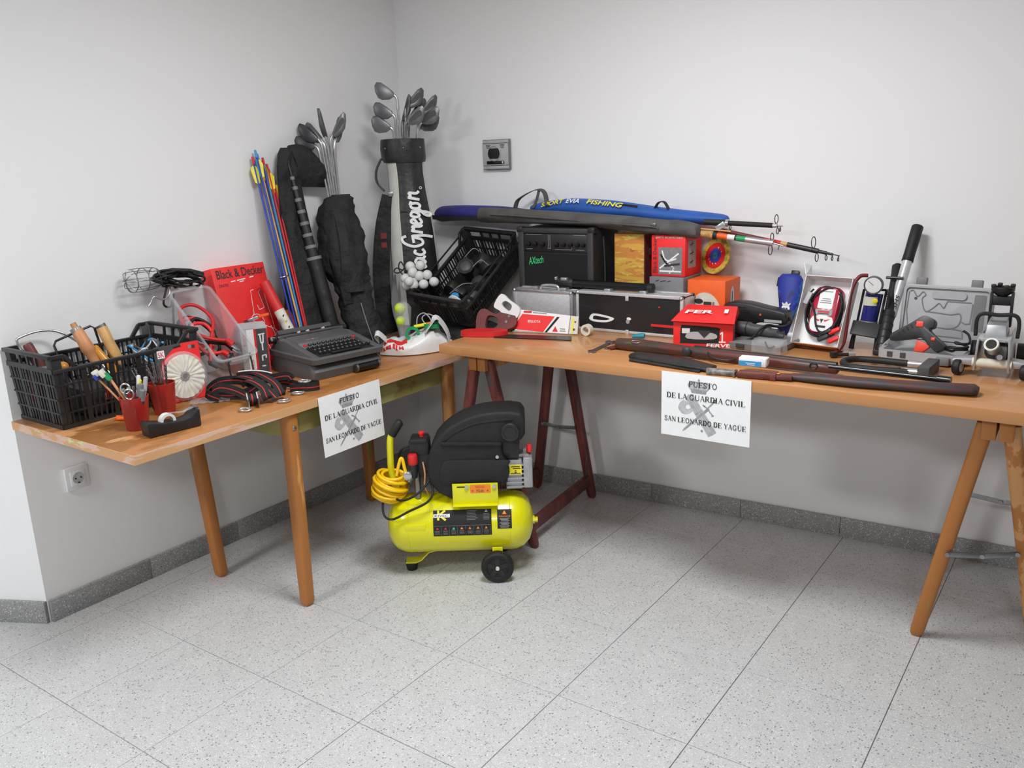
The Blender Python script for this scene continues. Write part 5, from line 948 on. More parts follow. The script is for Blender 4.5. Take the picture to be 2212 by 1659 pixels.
# guitar amplifier
t = thing('guitar_amplifier', 'black guitar amplifier with green script on its grille', 'amplifier', (.965, -.065, RZ + .001), .02)
part('cabinet', B().bx(-.180, .180, -.105, .105, 0, .395), 'matt_black', t, .008); part('grille', B().bx(-.150, .150, -.109, -.104, .03, .290), 'grille_cloth', t) if mat('grille_cloth', (20, 20, 21), .9, var=.3, scale=200, bump=.6, bscale=700) else None
pn = part('control_panel', B().bx(-.152, .152, -.111, -.104, .300, .372), 'black_plastic', t, .001)
for s in (-1, 1): part('front_edge', B().bx(s * .152, s * .180, -.114, -.100, 0, .395), 'charcoal', t, .004)
part('front_edge', B().bx(-.18, .18, -.114, -.100, .374, .395), 'charcoal', t, .004)
for k, x in enumerate((-.125, -.092, -.055, .012, .045, .078, .110, .137)): part('control_knob', B().lathe([(.0095, 0), (.009, .012), (.001, .013)], 14, (x, -.111, .330), X, Z, -Y), 'black_gloss', pn); 
strokes([[(-.14, .034), (-.06, .034)], [(-.03, -.02), (-.03, .034)], [(-.022, -.02), (-.022, .034)], [(-.035, -.022), (-.018, -.022)], [(0, -.026), (.08, -.026), (.08, .0)], [(.09, .034), (.145, .034)], [(-.14, -.026), (-.11, -.026)], [(.10, -.026), (.14, -.026)]], fp(0, -.1112, .335), 'print_grey', pn, .0022)
text('AXtech', fp(-.095, -.1095, .262) @ Matrix.Rotation(.14, 4, 'Z'), 'print_green', t, .075, .030, shear=.35, bold=.004)
for s in (-1, 1): part('corner_guard', B().box((s * .172, -.1, .388), (.03, .03, .025)), 'black_plastic', t, .006)
part('side_cable', B().tube(smooth([(.183, -.03, .36), (.188, -.028, .25), (.190, -.03, .16), (.188, -.02, .08)], 5), .004, 6), 'charcoal', t, ang=80)
# cartons at the back
t = thing('brown_carton', 'worn brown carton with handwriting standing beside the amplifier', 'box', (1.27, -.03, RZ + .001), .0)
patch('brown_card', (196, 128, 58), [((206, 160, 64), .5), ((204, 190, 80), .57), ((160, 92, 50), .64)], 18, (.5, 1, 2.2), .7)
part('carton', B().bx(-.066, .066, -.07, .06, 0, .372), 'brown_card', t, .002); part('side_panel', B().bx(.0665, .069, -.068, .06, 0, .37), 'maroon', t); strokes([[(.02, .03 + k * .018), (.026 + .006 * (k % 2), .04 + k * .018)] for k in range(6)] + [[(.04, .03 + k * .018), (.044, .042 + k * .018)] for k in range(6)], fp(0, -.0705, 0), 'print_dark', t, .003)
part('clip', B().box((.072, -.02, .30), (.012, .03, .03)), 'black_plastic', t, .003)
t = thing('spanner_carton', 'grey carton under the small red drill carton', 'box', (1.452, -.05, RZ + .001), .0); part('carton', B().bx(-.072, .072, -.09, .075, 0, .212), 'mid_grey', t, .003); strokes([[(-.045, .195), (-.03, .20)], [(-.025, .194), (.0, .199)], [(.005, .195), (.02, .199)]], fp(0, -.0905, 0), 'print_dark', t, .003)
t = thing('drill_box', 'small red drill carton with grey photo, stacked on the grey carton', 'box', (1.455, -.04, RZ + .214), .0)
part('carton', B().bx(-.076, .066, -.08, .075, 0, .158), 'bright_red', t, .002); shape([rect(-.045, .054, .008, .112)], fp(0, -.0805, 0), 'print_grey', t, 'photo'); strokes([sm2([(-.03, .10), (-.02, .07), (0, .06), (.03, .07)], 3), [(-.04, .03), (.0, .06), (.04, .09)], sm2([(.0, .05), (.02, .03), (.0, .012)], 3), [(-.04, .02), (.05, .02)]], fp(0, -.081, 0), 'print_white', t, .006); strokes([sm2([(-.035, .085), (-.02, .06), (.0, .04)], 3), [(-.02, .04), (.045, .05)]], fp(0, -.0811, 0), 'print_dark', t, .008, 'photo')
text('Black & Decker', fp(-.0615, -.0808, .080) @ Matrix.Rotation(PI / 2, 4, 'Z'), 'print_dark', t, .135, .016); text('para acentreso', fp(.0, -.0808, .149), 'print_white', t, .11, .010, align='CENTER')
Ms = face((.0665, 0, 0), (0, 1, 0), (0, 0, 1)); shape([rect(-.055, .02, .03, .135)], Ms, 'print_lightgrey', t, 'photo')
for k in range(3): strokes([[(-.04, .05 + .034 * k), (-.005, .056 + .034 * k)], [(-.02, .045 + .034 * k), (-.015, .065 + .034 * k)]], Ms, 'print_dark', t, .004, depth=.0008)
t = thing('orange_carton', 'orange carton with pale round picture beside the grey carton', 'box', (1.612, -.045, RZ + .001), .0); part('carton', B().bx(-.078, .075, -.08, .075, 0, .206), 'orange', t, .004)
shape([circ(-.005, .075, .066, 32, .085)], fp(0, -.0805, 0), 'off_white', t, 'picture'); shape([circ(-.03, .125, .018, 16, .010)], fp(0, -.0808, 0), 'print_dark', t, 'picture', .0006); shape([rect(-.01, .022, .09, .125, .004)], fp(0, -.0808, 0), 'print_dark', t, 'picture', .0006); shape([rect(.025, .034, .085, .125)], fp(0, -.0808, 0), 'print_grey', t, 'picture', .0006); shape([circ(-.035, .09, .02, 16, .012)], fp(0, -.0808, 0), 'print_dark', t, 'picture', .0006)
shape([circ(-.01, .13, .018, 16, .05)], face((.0755, 0, 0), (0, 1, 0), (0, 0, 1)), 'print_white', t, 'picture'); strokes([[(-.01, .10), (-.01, .16)]], face((.0757, 0, 0), (0, 1, 0), (0, 0, 1)), 'print_dark', t, .008)
# grinding disc leaning on the wall
t = thing('grinding_disc', 'yellow, red and blue grinding disc leaning on the wall above the orange carton', 'disc', (1.575, .01, RZ + .214), rot=(math.radians(-16), 0, math.radians(-22)))
def ringd(r0, r1, y, m, nm): return part(nm, B().loft([[(r * math.cos(a), yy, .072 + r * math.sin(a)) for a in (2 * PI * k / 40 for k in range(40))] for r, yy in ((r0, y), (r1, y), (r1, y + .006), (r0, y + .006))], closed=True), m, t)
patch('abrasive', (196, 170, 70), [((150, 140, 50), .5), ((214, 190, 120), .6), ((170, 60, 50), .68)], 45, (1, 1, 1), .9); ringd(.050, .072, 0, 'abrasive', 'abrasive_rim'); ringd(.029, .051, -.001, 'red', 'label_ring'); ringd(.012, .028, -.0018, 'blue', 'label_ring'); ringd(.0045, .013, -.0022, 'teal', 'label_ring')
strokes([[(.030 * math.cos(a), .030 * math.sin(a)), (.036 * math.cos(a + .12), .036 * math.sin(a + .12))] for a in (.5, 1.2, 3.6, 4.0, 4.5, 5.0)], fp(0, -.0013, .072), 'print_white', t, .002)
# silver case and black display case
t = thing('silver_case', 'small brushed aluminium case standing left of the black display case', 'case', (.955, -.224, RZ + .001), .0)
part('panel', B().bx(-.140, .140, -.038, .045, .004, .146), 'alu', t, .002); fr = B()
for x0, x1, z0, z1 in ((-.146, .146, .142, .152), (-.146, .146, 0, .010), (-.146, -.134, 0, .152), (.134, .146, 0, .152)): fr.bx(x0, x1, -.042, -.028, z0, z1)
part('edge_profile', fr, 'chrome', t, .001); part('edge_profile', B().bx(-.146, .146, .03, .05, .142, .152).bx(-.146, .146, -.03, .032, .146, .150), 'alu', t, .001)
for x in (-.138, .138): part('corner_cap', B().sphere((x, -.036, .145), .009, 7), 'chrome', t)
part('latch', B().box((-.055, 0, .156), (.03, .03, .010)), 'chrome', t, .002); part('latch', B().box((.085, 0, .156), (.03, .03, .010)), 'chrome', t, .002); part('grip', B().tube(smooth([(-.03, 0, .15), (-.02, 0, .165), (.045, 0, .167), (.06, 0, .15)], 4), .006, 8), 'chrome', t, ang=70)
t = thing('display_case', 'long black aluminium-edged case with glossy smoked front', 'case', (1.340, -.232, RZ + .001), .0)
part('panel', B().bx(-.222, .222, -.006, .085, .006, .148), 'charcoal', t); fr = B()
for x0, x1, z0, z1 in ((-.232, .232, .146, .158), (-.232, .232, 0, .010), (-.232, -.220, 0, .158), (.220, .232, 0, .158)): fr.bx(x0, x1, -.016, .004, z0, z1)
ef = part('edge_profile', fr, 'alu', t, .001); part('edge_profile', B().bx(-.232, .232, .075, .095, .146, .158).bx(.220, .232, .0, .09, .0, .158).bx(-.232, .232, 0, .08, .150, .156), 'alu', t, .001)
part('smoked_front', B().bx(-.220, .220, -.012, -.009, .010, .146), 'smoked', t)
for x in (-.224, .224): part('corner_cap', B().sphere((x, -.012, .150), .009, 7), 'chrome', ef)
for x in (-.10, .055): part('latch', B().box((x, .02, .162), (.028, .034, .010)), 'chrome', t, .002)
for x, z in ((.0, .138), (.0, .006)): part('clasp', B().box((x, -.018, z), (.014, .004, .018)), 'alu', t, .001)
shape([sm2([(-.17, .055), (-.155, .068), (-.11, .066), (-.06, .055), (-.09, .038), (-.15, .036), (-.172, .045)], 4, True), sm2([(-.155, .052), (-.148, .060), (-.11, .057), (-.08, .052), (-.10, .045), (-.15, .045)], 4, True)], fp(0, -.0125, 0), 'print_white', t, 'white_shape'); shape([circ(.005, .058, .010, 14, .006), ], fp(0, -.0125, 0), 'print_white', t, 'white_shape'); shape([circ(.0, .046, .008, 14)], fp(0, -.0125, 0), 'print_lightgrey', t, 'white_shape')  # flat white and pale grey shapes laid on the smoked front
shape([rect(.10, .205, .036, .046)], fp(0, -.0125, 0), 'print_red', t, 'print'); part('inner_box', B().bx(.11, .205, -.008, -.004, .05, .135), 'black_plastic', t, .002); part('red_lamp', B().cyl((.135, -.013, .112), (.135, -.0145, .112), .004, n=10), 'red', t)
# black telescope-like tube on the cases
t = thing('flashlight', 'long black torch lying on top of the two cases', 'torch', (1.22, -.19, RZ + .172)); part('barrel', B().tube([(1.06, -.19, .997), (1.41, -.195, .997)], .0165, 20), 'black_gloss', t, world=True); part('head', B().tube([(.985, -.19, .998), (1.0, -.19, .998), (1.05, -.19, .998), (1.065, -.19, .998)], [.018, .0225, .0225, .017], 20), 'black_plastic', t, world=True); part('tail_cap', B().tube([(1.405, -.195, .997), (1.425, -.195, .997), (1.428, -.195, .997)], [.0178, .0178, .012], 20), 'black_plastic', t, world=True)
part('bracket', B().box((1.03, -.205, 1.015), (.03, .02, .012)).box((.99, -.205, 1.016), (.012, .016, .014)), 'chrome', t, .003, world=True)
# rod bags lying on top
def longbag(name, label, ctr, m, flat=.5, n=28, wob=.06, cat='rod bag', grp='rod bags lying on the amplifier'):
    t = thing(name, label, cat, ctr[len(ctr) // 2][0], 0, grp); P = smooth([c for c, _, _ in ctr], 5); k = len(P) - 1
    def rad(i, j):
        q = i / k * (len(ctr) - 1); a = min(int(q), len(ctr) - 2); return ctr[a][j] + (ctr[a + 1][j] - ctr[a][j]) * (q - a)
    rings = []
    for i, p in enumerate(P):
        rings.append([p + Y * rad(i, 1) * math.cos(a) * (1 + wob * math.sin(3 * a + i * .7)) + Z * rad(i, 2) * math.sin(a) * (1 + wob * math.sin(4 * a + i * .5)) for a in (2 * PI * q / n for q in range(n))])
    part('body', B().loft(rings), m, t, world=True, ang=80); return t
mat('canvas_grey', (84, 82, 80), .85, var=.25, scale=14, bump=.5, bscale=120); mat('nylon_blue', (38, 88, 168), .55, var=.12, scale=10); mat('nylon_navy', (44, 40, 118), .6, var=.35, scale=10)
longbag('rod_bag', 'navy blue and black rod bag poking out beside the golf bag', [((.235, -.045, 1.255), .02, .018), ((.27, -.045, 1.262), .045, .034), ((.42, -.05, 1.268), .055, .036), ((.62, -.055, 1.262), .055, .034), ((.74, -.06, 1.255), .05, .03)], 'nylon_navy')
part('trim', B().ribbon([(.24, -.092, 1.25), (.34, -.104, 1.245), (.45, -.108, 1.248), (.55, -.108, 1.246)], Z, .02, .003), 'matt_black', bpy.data.objects['rod_bag'] if 'rod_bag' in bpy.data.objects else None, world=True)
t = longbag('rod_bag', 'grey canvas rod bag lying nearest the room on the amplifier', [((.525, -.10, 1.262), .012, .026), ((.56, -.10, 1.262), .035, .030), ((.80, -.105, 1.258), .045, .032), ((1.15, -.11, 1.243), .045, .026), ((1.35, -.11, 1.228), .04, .028), ((1.49, -.11, 1.218), .036, .032), ((1.57, -.11, 1.208), .03, .024)], 'canvas_grey', wob=.1)
part('shoulder_strap', B().ribbon(smooth([(.70, -.07, 1.29), (.705, -.05, 1.325), (.75, -.03, 1.355), (.795, -.02, 1.367), (.83, -.03, 1.35), (.86, -.06, 1.30)], 6), (.2, 1, .2), .022, .003), 'canvas_grey', t, world=True); part('strap_tie', B().ribbon(smooth([(.795, -.02, 1.367), (.785, -.03, 1.32), (.78, -.05, 1.29)], 4), (1, .2, 0), .012, .003), 'canvas_grey', t, world=True)
for q in range(3): part('fold', B().tube(smooth([(.62 + .2 * q, -.146, 1.268 - .012 * q), (.8 + .2 * q, -.153, 1.262 - .012 * q), (1.0 + .2 * q, -.153, 1.250 - .012 * q), (1.12 + .15 * q, -.150, 1.240 - .012 * q)], 4), .004, 6), 'canvas_grey', t, world=True, ang=80)
part('zip_pull', B().box((1.40, -.15, 1.235), (.022, .004, .012)), 'steel', t, .002, world=True)
t = longbag('rod_bag', 'bright blue rod bag with yellow lettering at the back of the amplifier', [((.745, -.01, 1.285), .012, .012), ((.80, -.01, 1.287), .035, .024), ((.95, -.01, 1.292), .045, .038), ((1.15, -.01, 1.282), .045, .036), ((1.35, -.005, 1.263), .04, .030), ((1.52, .0, 1.25), .04, .026), ((1.62, .0, 1.244), .035, .020), ((1.64, .0, 1.24), .02, .012)], 'nylon_blue', wob=.03)
def bagtext(s, x, z, w_, m_, rz): text(s, INV[t.name] @ face((x, -.049, z - .008), (math.cos(rz), 0, math.sin(rz)), (0, .75, 1)) @ Matrix.Translation((0, 0, .010)), m_, t, w_, .021, bold=.02, shear=.15)
bagtext('SPORT', .885, 1.314, .115, 'print_yellow', .16); bagtext('EVIA', .985, 1.322, .065, 'print_white', .0); bagtext('FISHING', 1.135, 1.312, .165, 'print_yellow', -.10)
part('trim', B().box((1.235, -.038, 1.295), (.08, .006, .018), Matrix.Rotation(.1, 3, 'Y')), 'matt_black', t, world=True); part('handle', B().ribbon(smooth([(1.345, -.02, 1.288), (1.36, -.02, 1.310), (1.385, -.02, 1.312), (1.405, -.02, 1.282)], 5), Y, .02, .004), 'matt_black', t, world=True)
# fishing rods
def rod(label, pts, secs, guides, extra=()):
    t = thing('fishing_rod', label, 'fishing rod', pts[0], 0, 'fishing rods sticking out of the rod bags'); P0, P1 = Vector(pts[0]), Vector(pts[1])
    for a, b_, r, m_ in secs: part('section', B().tube([P0.lerp(P1, a), P0.lerp(P1, b_)], r, 14), m_, t, world=True, ang=60)
    d = (P1 - P0).normalized(); 
    for q, s, up in guides:
        c = P0.lerp(P1, q) + Z * up * (s + .008); part('line_guide', B().tube([c + (Z * math.cos(a) + Y * .45 * math.sin(a) + d * .25 * math.sin(a)) * s for a in (2 * PI * k / 18 for k in range(18))], .0016, 6, True).tube([c - Z * up * s, P0.lerp(P1, q)], .0018, 6), 'dark_steel', t, world=True, ang=80)
    return t
rod('short black rod with silver collar, uppermost of the fishing rods', [(1.56, -.03, 1.238), (1.862, -.03, 1.226)], [(0, .28, .013, 'black_plastic'), (.28, .32, .0135, 'chrome'), (.32, .88, .0095, 'black_rubber'), (.88, .93, .0085, 'chrome'), (.93, 1, .0025, 'steel')], [(.34, .008, -1), (.92, .016, 1), (.94, .011, -1), (.97, .006, -1)])
t = rod('long rod with cork grip and silver-green middle, lowest of the fishing rods', [(1.50, -.085, 1.207), (1.84, -.06, 1.166)], [(0, .36, .014, 'cork'), (.34, .38, .016, 'black_rubber'), (.38, .50, .0105, 'orange'), (.50, .58, .0105, 'print_white'), (.44, .62, .0102, 'black_plastic'), (.60, .70, .0108, 'green'), (.70, .94, .0112, 'cast_alu'), (.94, 1.0, .0125, 'chrome')], [(.97, .018, -1), (.985, .014, 1)])
part('tip_guide', B().tube([(1.84, -.06, 1.166), (1.875, -.055, 1.156)], .003, 6).tube([(1.86 + .002 * math.cos(a), -.058 + .004 * math.sin(a), 1.150 + .008 * math.cos(a)) for a in (2 * PI * k / 12 for k in range(12))], .0012, 5, True), 'steel', t, world=True)
part('reel_seat', B().bar((1.625, -.075, 1.215), (1.655, -.07, 1.235), .012, .02), 'chrome', t, .002, world=True)
rod('long dark red and black rod reaching furthest to the right', [(1.60, -.03, 1.212), (2.07, -.03, 1.124)], [(0, .42, .008, 'maroon'), (.42, .60, .0085, 'red'), (.55, .62, .0086, 'wood_light'), (.60, .84, .0095, 'black_plastic'), (.84, .90, .0065, 'black_plastic'), (.90, .95, .0045, 'black_plastic'), (.95, 1, .002, 'dark_steel')], [(.80, .02, 1), (.83, .015, -1), (.90, .009, -1), (.945, .007, -1), (.99, .006, -1)])
rod('thin pale rod lying along the cork grip of the fishing rods', [(1.50, -.10, 1.222), (1.68, -.07, 1.207)], [(0, 1, .003, 'wood_light')], [])
# saw in cardboard sleeve
t = thing('hand_saw', 'hand saw in a red and white cardboard sleeve leaning on the silver case', 'saw', (1.015, -.385, RZ + .001), rot=(math.radians(-14), 0, math.radians(11)))
part('blade', B().prism([(-.125, .0), (.165, .002), (.165, .072), (-.115, .085)], .002, .0035), 'steel', t); part('sleeve', B().prism([(-.105, .006), (.125, .002), (.130, .074), (-.085, .090)], -.0015, .0055), 'white_paper', t)
shape([[(-.150, .012), (.02, .004), (.065, .068), (-.075, .073), (-.105, .030)]], fp(0, -.0016, 0), 'bright_red', t, 'sleeve_print'); shape([[(.026, .004), (.036, .0035), (.086, .066), (.075, .067)]], fp(0, -.0018, 0), 'print_black', t, 'sleeve_print')
text('BELLOTA', fp(-.022, -.0022, .045), 'print_white', t, .055, .010, bold=.01); shape([[(.058, .008), (.082, .008), (.070, .03)]], fp(0, -.0018, 0), 'print_red', t, 'sleeve_print'); shape([rect(-.07, -.035, .078, .086)], fp(0, -.0018, 0), 'print_red', t, 'sleeve_print'); strokes([[(-.03, .080), (.03, .078)], [(.09, .012), (.115, .012)], [(.09, .02), (.112, .02)]], fp(0, -.0019, 0), 'print_grey', t, .003)
part('paint_stain', B().prism([(.13, .003), (.164, .003), (.164, .071), (.132, .073)], .0, .002), 'off_white', t); strokes([[(.14, .01), (.143, .065)]], fp(0, -.0003, 0), 'print_yellow', t, .007, 'paint_stain'); shape([circ(.152, .05, .004, 8), ], fp(0, -.0003, 0), 'maroon', t, 'paint_stain'); shape([circ(.148, .02, .005, 8)], fp(0, -.0003, 0), 'maroon', t, 'paint_stain')
shape([sm2([(-.095, .055), (-.085, .095), (-.13, .125), (-.17, .15), (-.20, .10), (-.17, .08), (-.14, .05)], 4, True), sm2([(-.13, .082), (-.12, .105), (-.15, .122), (-.165, .105)], 4, True)], fp(0, .001, 0), 'white_plastic', t, 'handle', 0, .014)
t = thing('fret_saw', 'dark red and steel carpenter saw handle behind the sleeved saw', 'saw', (.865, -.43, RZ + .001), rot=(math.radians(-30), math.radians(-14), math.radians(22)))
shape([sm2([(-.09, .0), (.055, .0), (.07, .05), (.03, .085), (-.01, .075), (-.055, .11), (-.085, .10), (-.10, .05)], 4, True), sm2([(-.06, .025), (-.015, .02), (-.005, .055), (-.045, .075)], 4, True)], fp(0, 0, 0), 'maroon', t, 'handle', 0, .018); part('screw', B().cyl((.03, -.001, .03), (.03, -.02, .03), .006).cyl((.045, -.001, .05), (.045, -.02, .05), .006), 'steel', t); part('blade_edge', B().prism([(-.10, .02), (-.088, .10), (-.075, .10), (-.085, .02)], -.012, .004), 'light_grey', t)
# flat saw with red handle lying at the board end
t = thing('pruning_saw', 'flat saw with red grip lying at the corner end of the long board', 'saw', (.86, -.51, RZ + .001), math.radians(23))
shape([sm2([(-.095, -.035), (.02, -.040), (.075, -.005), (.055, .03), (-.02, .045), (-.085, .03), (-.11, .0)], 4, True), sm2([(-.055, -.012), (.005, -.016), (.02, .004), (-.02, .018), (-.06, .014)], 4, True)], Matrix.Identity(4), 'red', t, 'grip', 0, .02)
part('blade', B().hexa([(.03, -.05, .0015), (.345, -.095, .0015), (.335, -.02, .0015), (.03, .01, .0015), (.03, -.05, .003), (.345, -.095, .003), (.335, -.02, .003), (.03, .01, .003)]), 'dark_steel', t)
t = tag(part('tape_roll', B().loft([[(1.215 + r * math.cos(a), -.345 + y, RZ + .023 + r * math.sin(a)) for a in (2 * PI * k / 28 for k in range(28))] for r, y in ((.022, -.012), (.022, .012), (.013, .012), (.013, -.012))], closed=True), 'off_white', None), 'small roll of white tape at the end of the sleeved saw', 'tape')
# wrenches
def wrench(label, a, b_, s):
    a, b_ = Vector(a), Vector(b_); d = (b_ - a); L = d.length; rz = math.atan2(d.y, d.x); t = thing('wrench', label, 'wrench', a, rz, 'wrenches in front of the display case')
    def jaw(cx, o, k): return [(cx + o * k * math.cos(q), k * math.sin(q)) for q in (math.radians(v) for v in (150, 110, 70, 40, 22))] + [(cx + o * k * .30, k * .30), (cx + o * k * .30, -k * .30)] + [(cx + o * k * math.cos(q), k * math.sin(q)) for q in (math.radians(v) for v in (-22, -40, -70, -110, -150))]
    shape([jaw(L, 1, s)], Matrix.Identity(4), 'steel', t, 'jaw', 0, .007); shape([jaw(0, -1, s * .8)], Matrix.Identity(4), 'steel', t, 'jaw', 0, .006); part('shank', B().bar((s * .6, 0, .0035), (L - s * .7, 0, .0035), s * .75, .0045), 'steel', t, .001); return t
wrench('large open-ended wrench in front of the rifle butt', (1.385, -.60, RZ + .001), (1.368, -.435, RZ + .001), .019); wrench('small open-ended wrench beside the large one', (1.405, -.53, RZ + .001), (1.425, -.445, RZ + .001), .011)
t = tag(part('teal_tube', B().tube([(1.41, -.34, RZ + .012), (1.445, -.33, RZ + .016), (1.455, -.328, RZ + .017)], [.007, .011, .009], 12), 'teal', None), 'small teal tube in front of the display case', 'tube')
t = tag(part('wood_peg', B().tube([(1.425, -.54, RZ + .006), (1.445, -.50, RZ + .006)], .006, 10), 'maroon', None), 'short brown peg beside the small wrench', 'peg')
# red boxed clamp lamp
t = thing('red_box', 'red carton with a window and opened lid in the middle of the board', 'box', (1.672, -.27, RZ + .001), math.radians(17))
part('carton', B().bx(-.105, .105, -.085, .085, 0, .092), 'bright_red', t, .0015); part('lid', B().hexa([(-.112, -.10, .094), (.110, -.112, .090), (.115, .085, .097), (-.105, .085, .097), (-.112, -.10, .096), (.110, -.112, .092), (.11, .04, .128), (-.07, .05, .132)]), 'bright_red', t, .001)
shape([sm2([(-.08, .018), (-.078, .072), (-.06, .078), (.05, .072), (.058, .06), (.056, .018), (.04, .012), (-.07, .012)], 2, True)], fp(0, -.0853, 0), 'print_black', t, 'window'); part('window_content', B().prism(sm2([(-.055, .03), (.04, .03), (.045, .048), (.0, .055), (-.05, .052)], 3, True), -.088, -.086), 'light_grey', t); part('window_content', B().box((-.06, -.0868, .058), (.028, .002, .018)), 'white_plastic', t); part('window_content', B().prism([(-.02, .06), (.03, .06), (.005, .034)], -.0895, -.088), 'charcoal', t)
text('FERVE', fp(.055, -.0858, .003 + .004) @ Matrix.Translation((.0, .0, 0)), 'print_white', t, .085, .013, bold=.03, shear=.1); strokes([[(.068, .022), (.068, .055), (.060, .048)], [(.056, .020), (.080, .020)]], fp(0, -.0862, 0), 'print_white', t, .005)
shape([rect(-.06, -.02, .015, .075)], face((.1055, 0, 0), (0, 1, 0), (0, 0, 1)), 'print_lightgrey', t, 'sticker'); strokes([[(-.055, .02 + k * .007), (-.025, .02 + k * .007)] for k in range(6)], face((.1058, 0, 0), (0, 1, 0), (0, 0, 1)), 'print_grey', t, .002)
Ml = face((-.02, -.03, .1165), (1, -.03, 0), (0, 1, .24)); text('FER', Ml, 'print_white', t, .10, .030, bold=.03, shear=.1, depth=.002); text('1', Ml @ Matrix.Translation((.095, .01, .001)), 'print_white', t, .014, .035)
# power tools
t = thing('sander', 'black belt sander lying behind the red carton', 'power tool', (1.80, -.10, RZ + .001), math.radians(-2))
part('body', B().prism(sm2([(-.125, .065), (-.12, .110), (-.09, .128), (-.03, .130), (.04, .118), (.115, .105), (.125, .085), (.12, .062), (.03, .062), (-.01, .045), (-.06, .04), (-.11, .05)], 4, True), -.035, .035), 'black_plastic', t, .008, ang=50); part('sole', B().prism([(-.10, .0), (.03, .0), (.02, .035), (-.09, .04)], -.038, .038), 'charcoal', t, .006); part('platform', B().bx(.0, .10, -.04, .04, 0, .03), 'dark_grey', t, .008)
for k in range(3): part('vent_slot', B().box((-.045, -.0355, .098 + k * .008), (.04, .002, .003)), 'print_black', t)
part('indicator', B().cyl((.03, -.035, .092), (.03, -.038, .092), .004, n=10), 'orange', t); part('trigger', B().bx(.02, .05, -.03, .03, .062, .074), 'maroon', t, .003); part('trim', B().bx(.045, .11, -.036, -.034, .066, .076), 'light_grey', t)
part('cord', B().tube(smooth([(.12, -.0, .085), (.14, -.02, .07), (.12, -.045, .058), (.06, -.045, .055)], 5), .005, 8), 'black_rubber', t, ang=80)
t = thing('rotary_tool', 'grey handheld rotary tool with cord lying on a grey case', 'power tool', (1.84, -.215, RZ + .03), math.radians(-4))
part('body', B().tube([(-.105, 0, .022), (-.10, 0, .024), (-.02, 0, .024), (-.015, 0, .021), (.05, 0, .019), (.055, 0, .015), (.08, 0, .014), (.085, 0, .008), (.105, 0, .007)], [.018, .024, .024, .022, .021, .018, .015, .009, .006], 20), 'dark_grey', t, ang=50); part('band', B().tube([(-.03, 0, .024), (-.026, 0, .024)], .0245, 20), 'black_plastic', t); part('cord', B().tube(smooth([(-.10, -.02, .01), (-.07, -.045, -.01), (.0, -.05, -.005), (.03, -.035, .03), (.05, -.01, .045), (.075, .02, .035)], 5), .0042, 8), 'black_rubber', t, ang=80)
t = thing('tool_case', 'shallow grey tray case with a clear lid beside the red carton', 'case', (1.875, -.235, RZ + .001), math.radians(-6)); part('tray', B().loft([rr_(-.085, .105, -.10, .10, 0, .02), rr_(-.09, .11, -.105, .105, .022, .02), rr_(-.085, .105, -.10, .10, .024, .02)]), 'mid_grey', t, ang=50)
part('clear_lid', B().hexa([(.02, -.135, .006), (.13, -.14, .006), (.13, -.08, .006), (.02, -.08, .006), (.02, -.13, .045), (.13, -.135, .04), (.125, -.08, .05), (.02, -.08, .05)]), 'clear', t, .003); part('latch', B().box((-.035, -.107, .014), (.03, .006, .014)), 'charcoal', t, .002); part('hook', B().tube(smooth([(.06, -.11, .04), (.075, -.115, .02), (.09, -.10, .025)], 4), .003), 'dark_steel', t)
t = tag(part('glue_cap', B().lathe([(.014, 0), (.015, .012), (.012, .02)], 16, (1.945, -.145, RZ + .001)).lathe([(.012, .02), (.012, .03), (.006, .036), (.001, .036)], 16, (1.945, -.145, RZ + .001)), 'white_plastic', None), 'small white cap standing beside the blue pouch', 'cap'); part('label_band', B().lathe([(.0155, .001), (.0160, .012)], 16, (1.945, -.145, RZ + .001)), 'red', t)
# blue pouch
t = thing('blue_pouch', 'blue fabric pouch with a white crest leaning on the back wall', 'pouch', (1.885, -.06, RZ + .001), rot=(math.radians(-20), math.radians(2), 0))
patch('pouch_blue', (36, 50, 150), [((44, 104, 176), .52), ((36, 34, 96), .56)], 9, (1, 1, .7), .6); prof = [(0, .018, .016), (.06, .024, .020), (.12, .036, .022), (.18, .045, .024), (.22, .046, .022), (.235, .036, .018), (.238, .01, .006)]
part('body', B().loft([[(.006 * math.sin(z * 20) + rx * math.cos(a), ry * math.sin(a) - .0, z) for a in (2 * PI * k / 28 for k in range(28))] for z, rx, ry in prof]), 'pouch_blue', t, ang=70); part('toggle', B().box((.008, 0, .243), (.03, .02, .018)), 'black_plastic', t, .004); part('side_tab', B().box((-.048, 0, .205), (.012, .01, .035)), 'black_rubber', t, .003)
Mc = fp(0.002, -.0235, .10); shape([[(x, y) for x, y in sm2([(-.013, .012), (.013, .012), (.013, -.016), (0, -.028), (-.013, -.016)], 3, True)]], Mc, 'print_white', t, 'crest'); shape([rect(-.008, .008, -.012, .006)], Mc, 'navy', t, 'crest', .0008); strokes([[(-.007, -.003), (.007, -.003)], [(0, -.011), (0, .005)]], Mc, 'print_white', t, .003, 'crest', .001); shape([sm2([(-.012, .014), (-.015, .026), (-.007, .02), (0, .03), (.007, .02), (.015, .026), (.012, .014)], 2, True)], Mc, 'off_white', t, 'crest'); text('CAP', fp(.002, -.0225, .06), 'print_white', t, .014, .009)
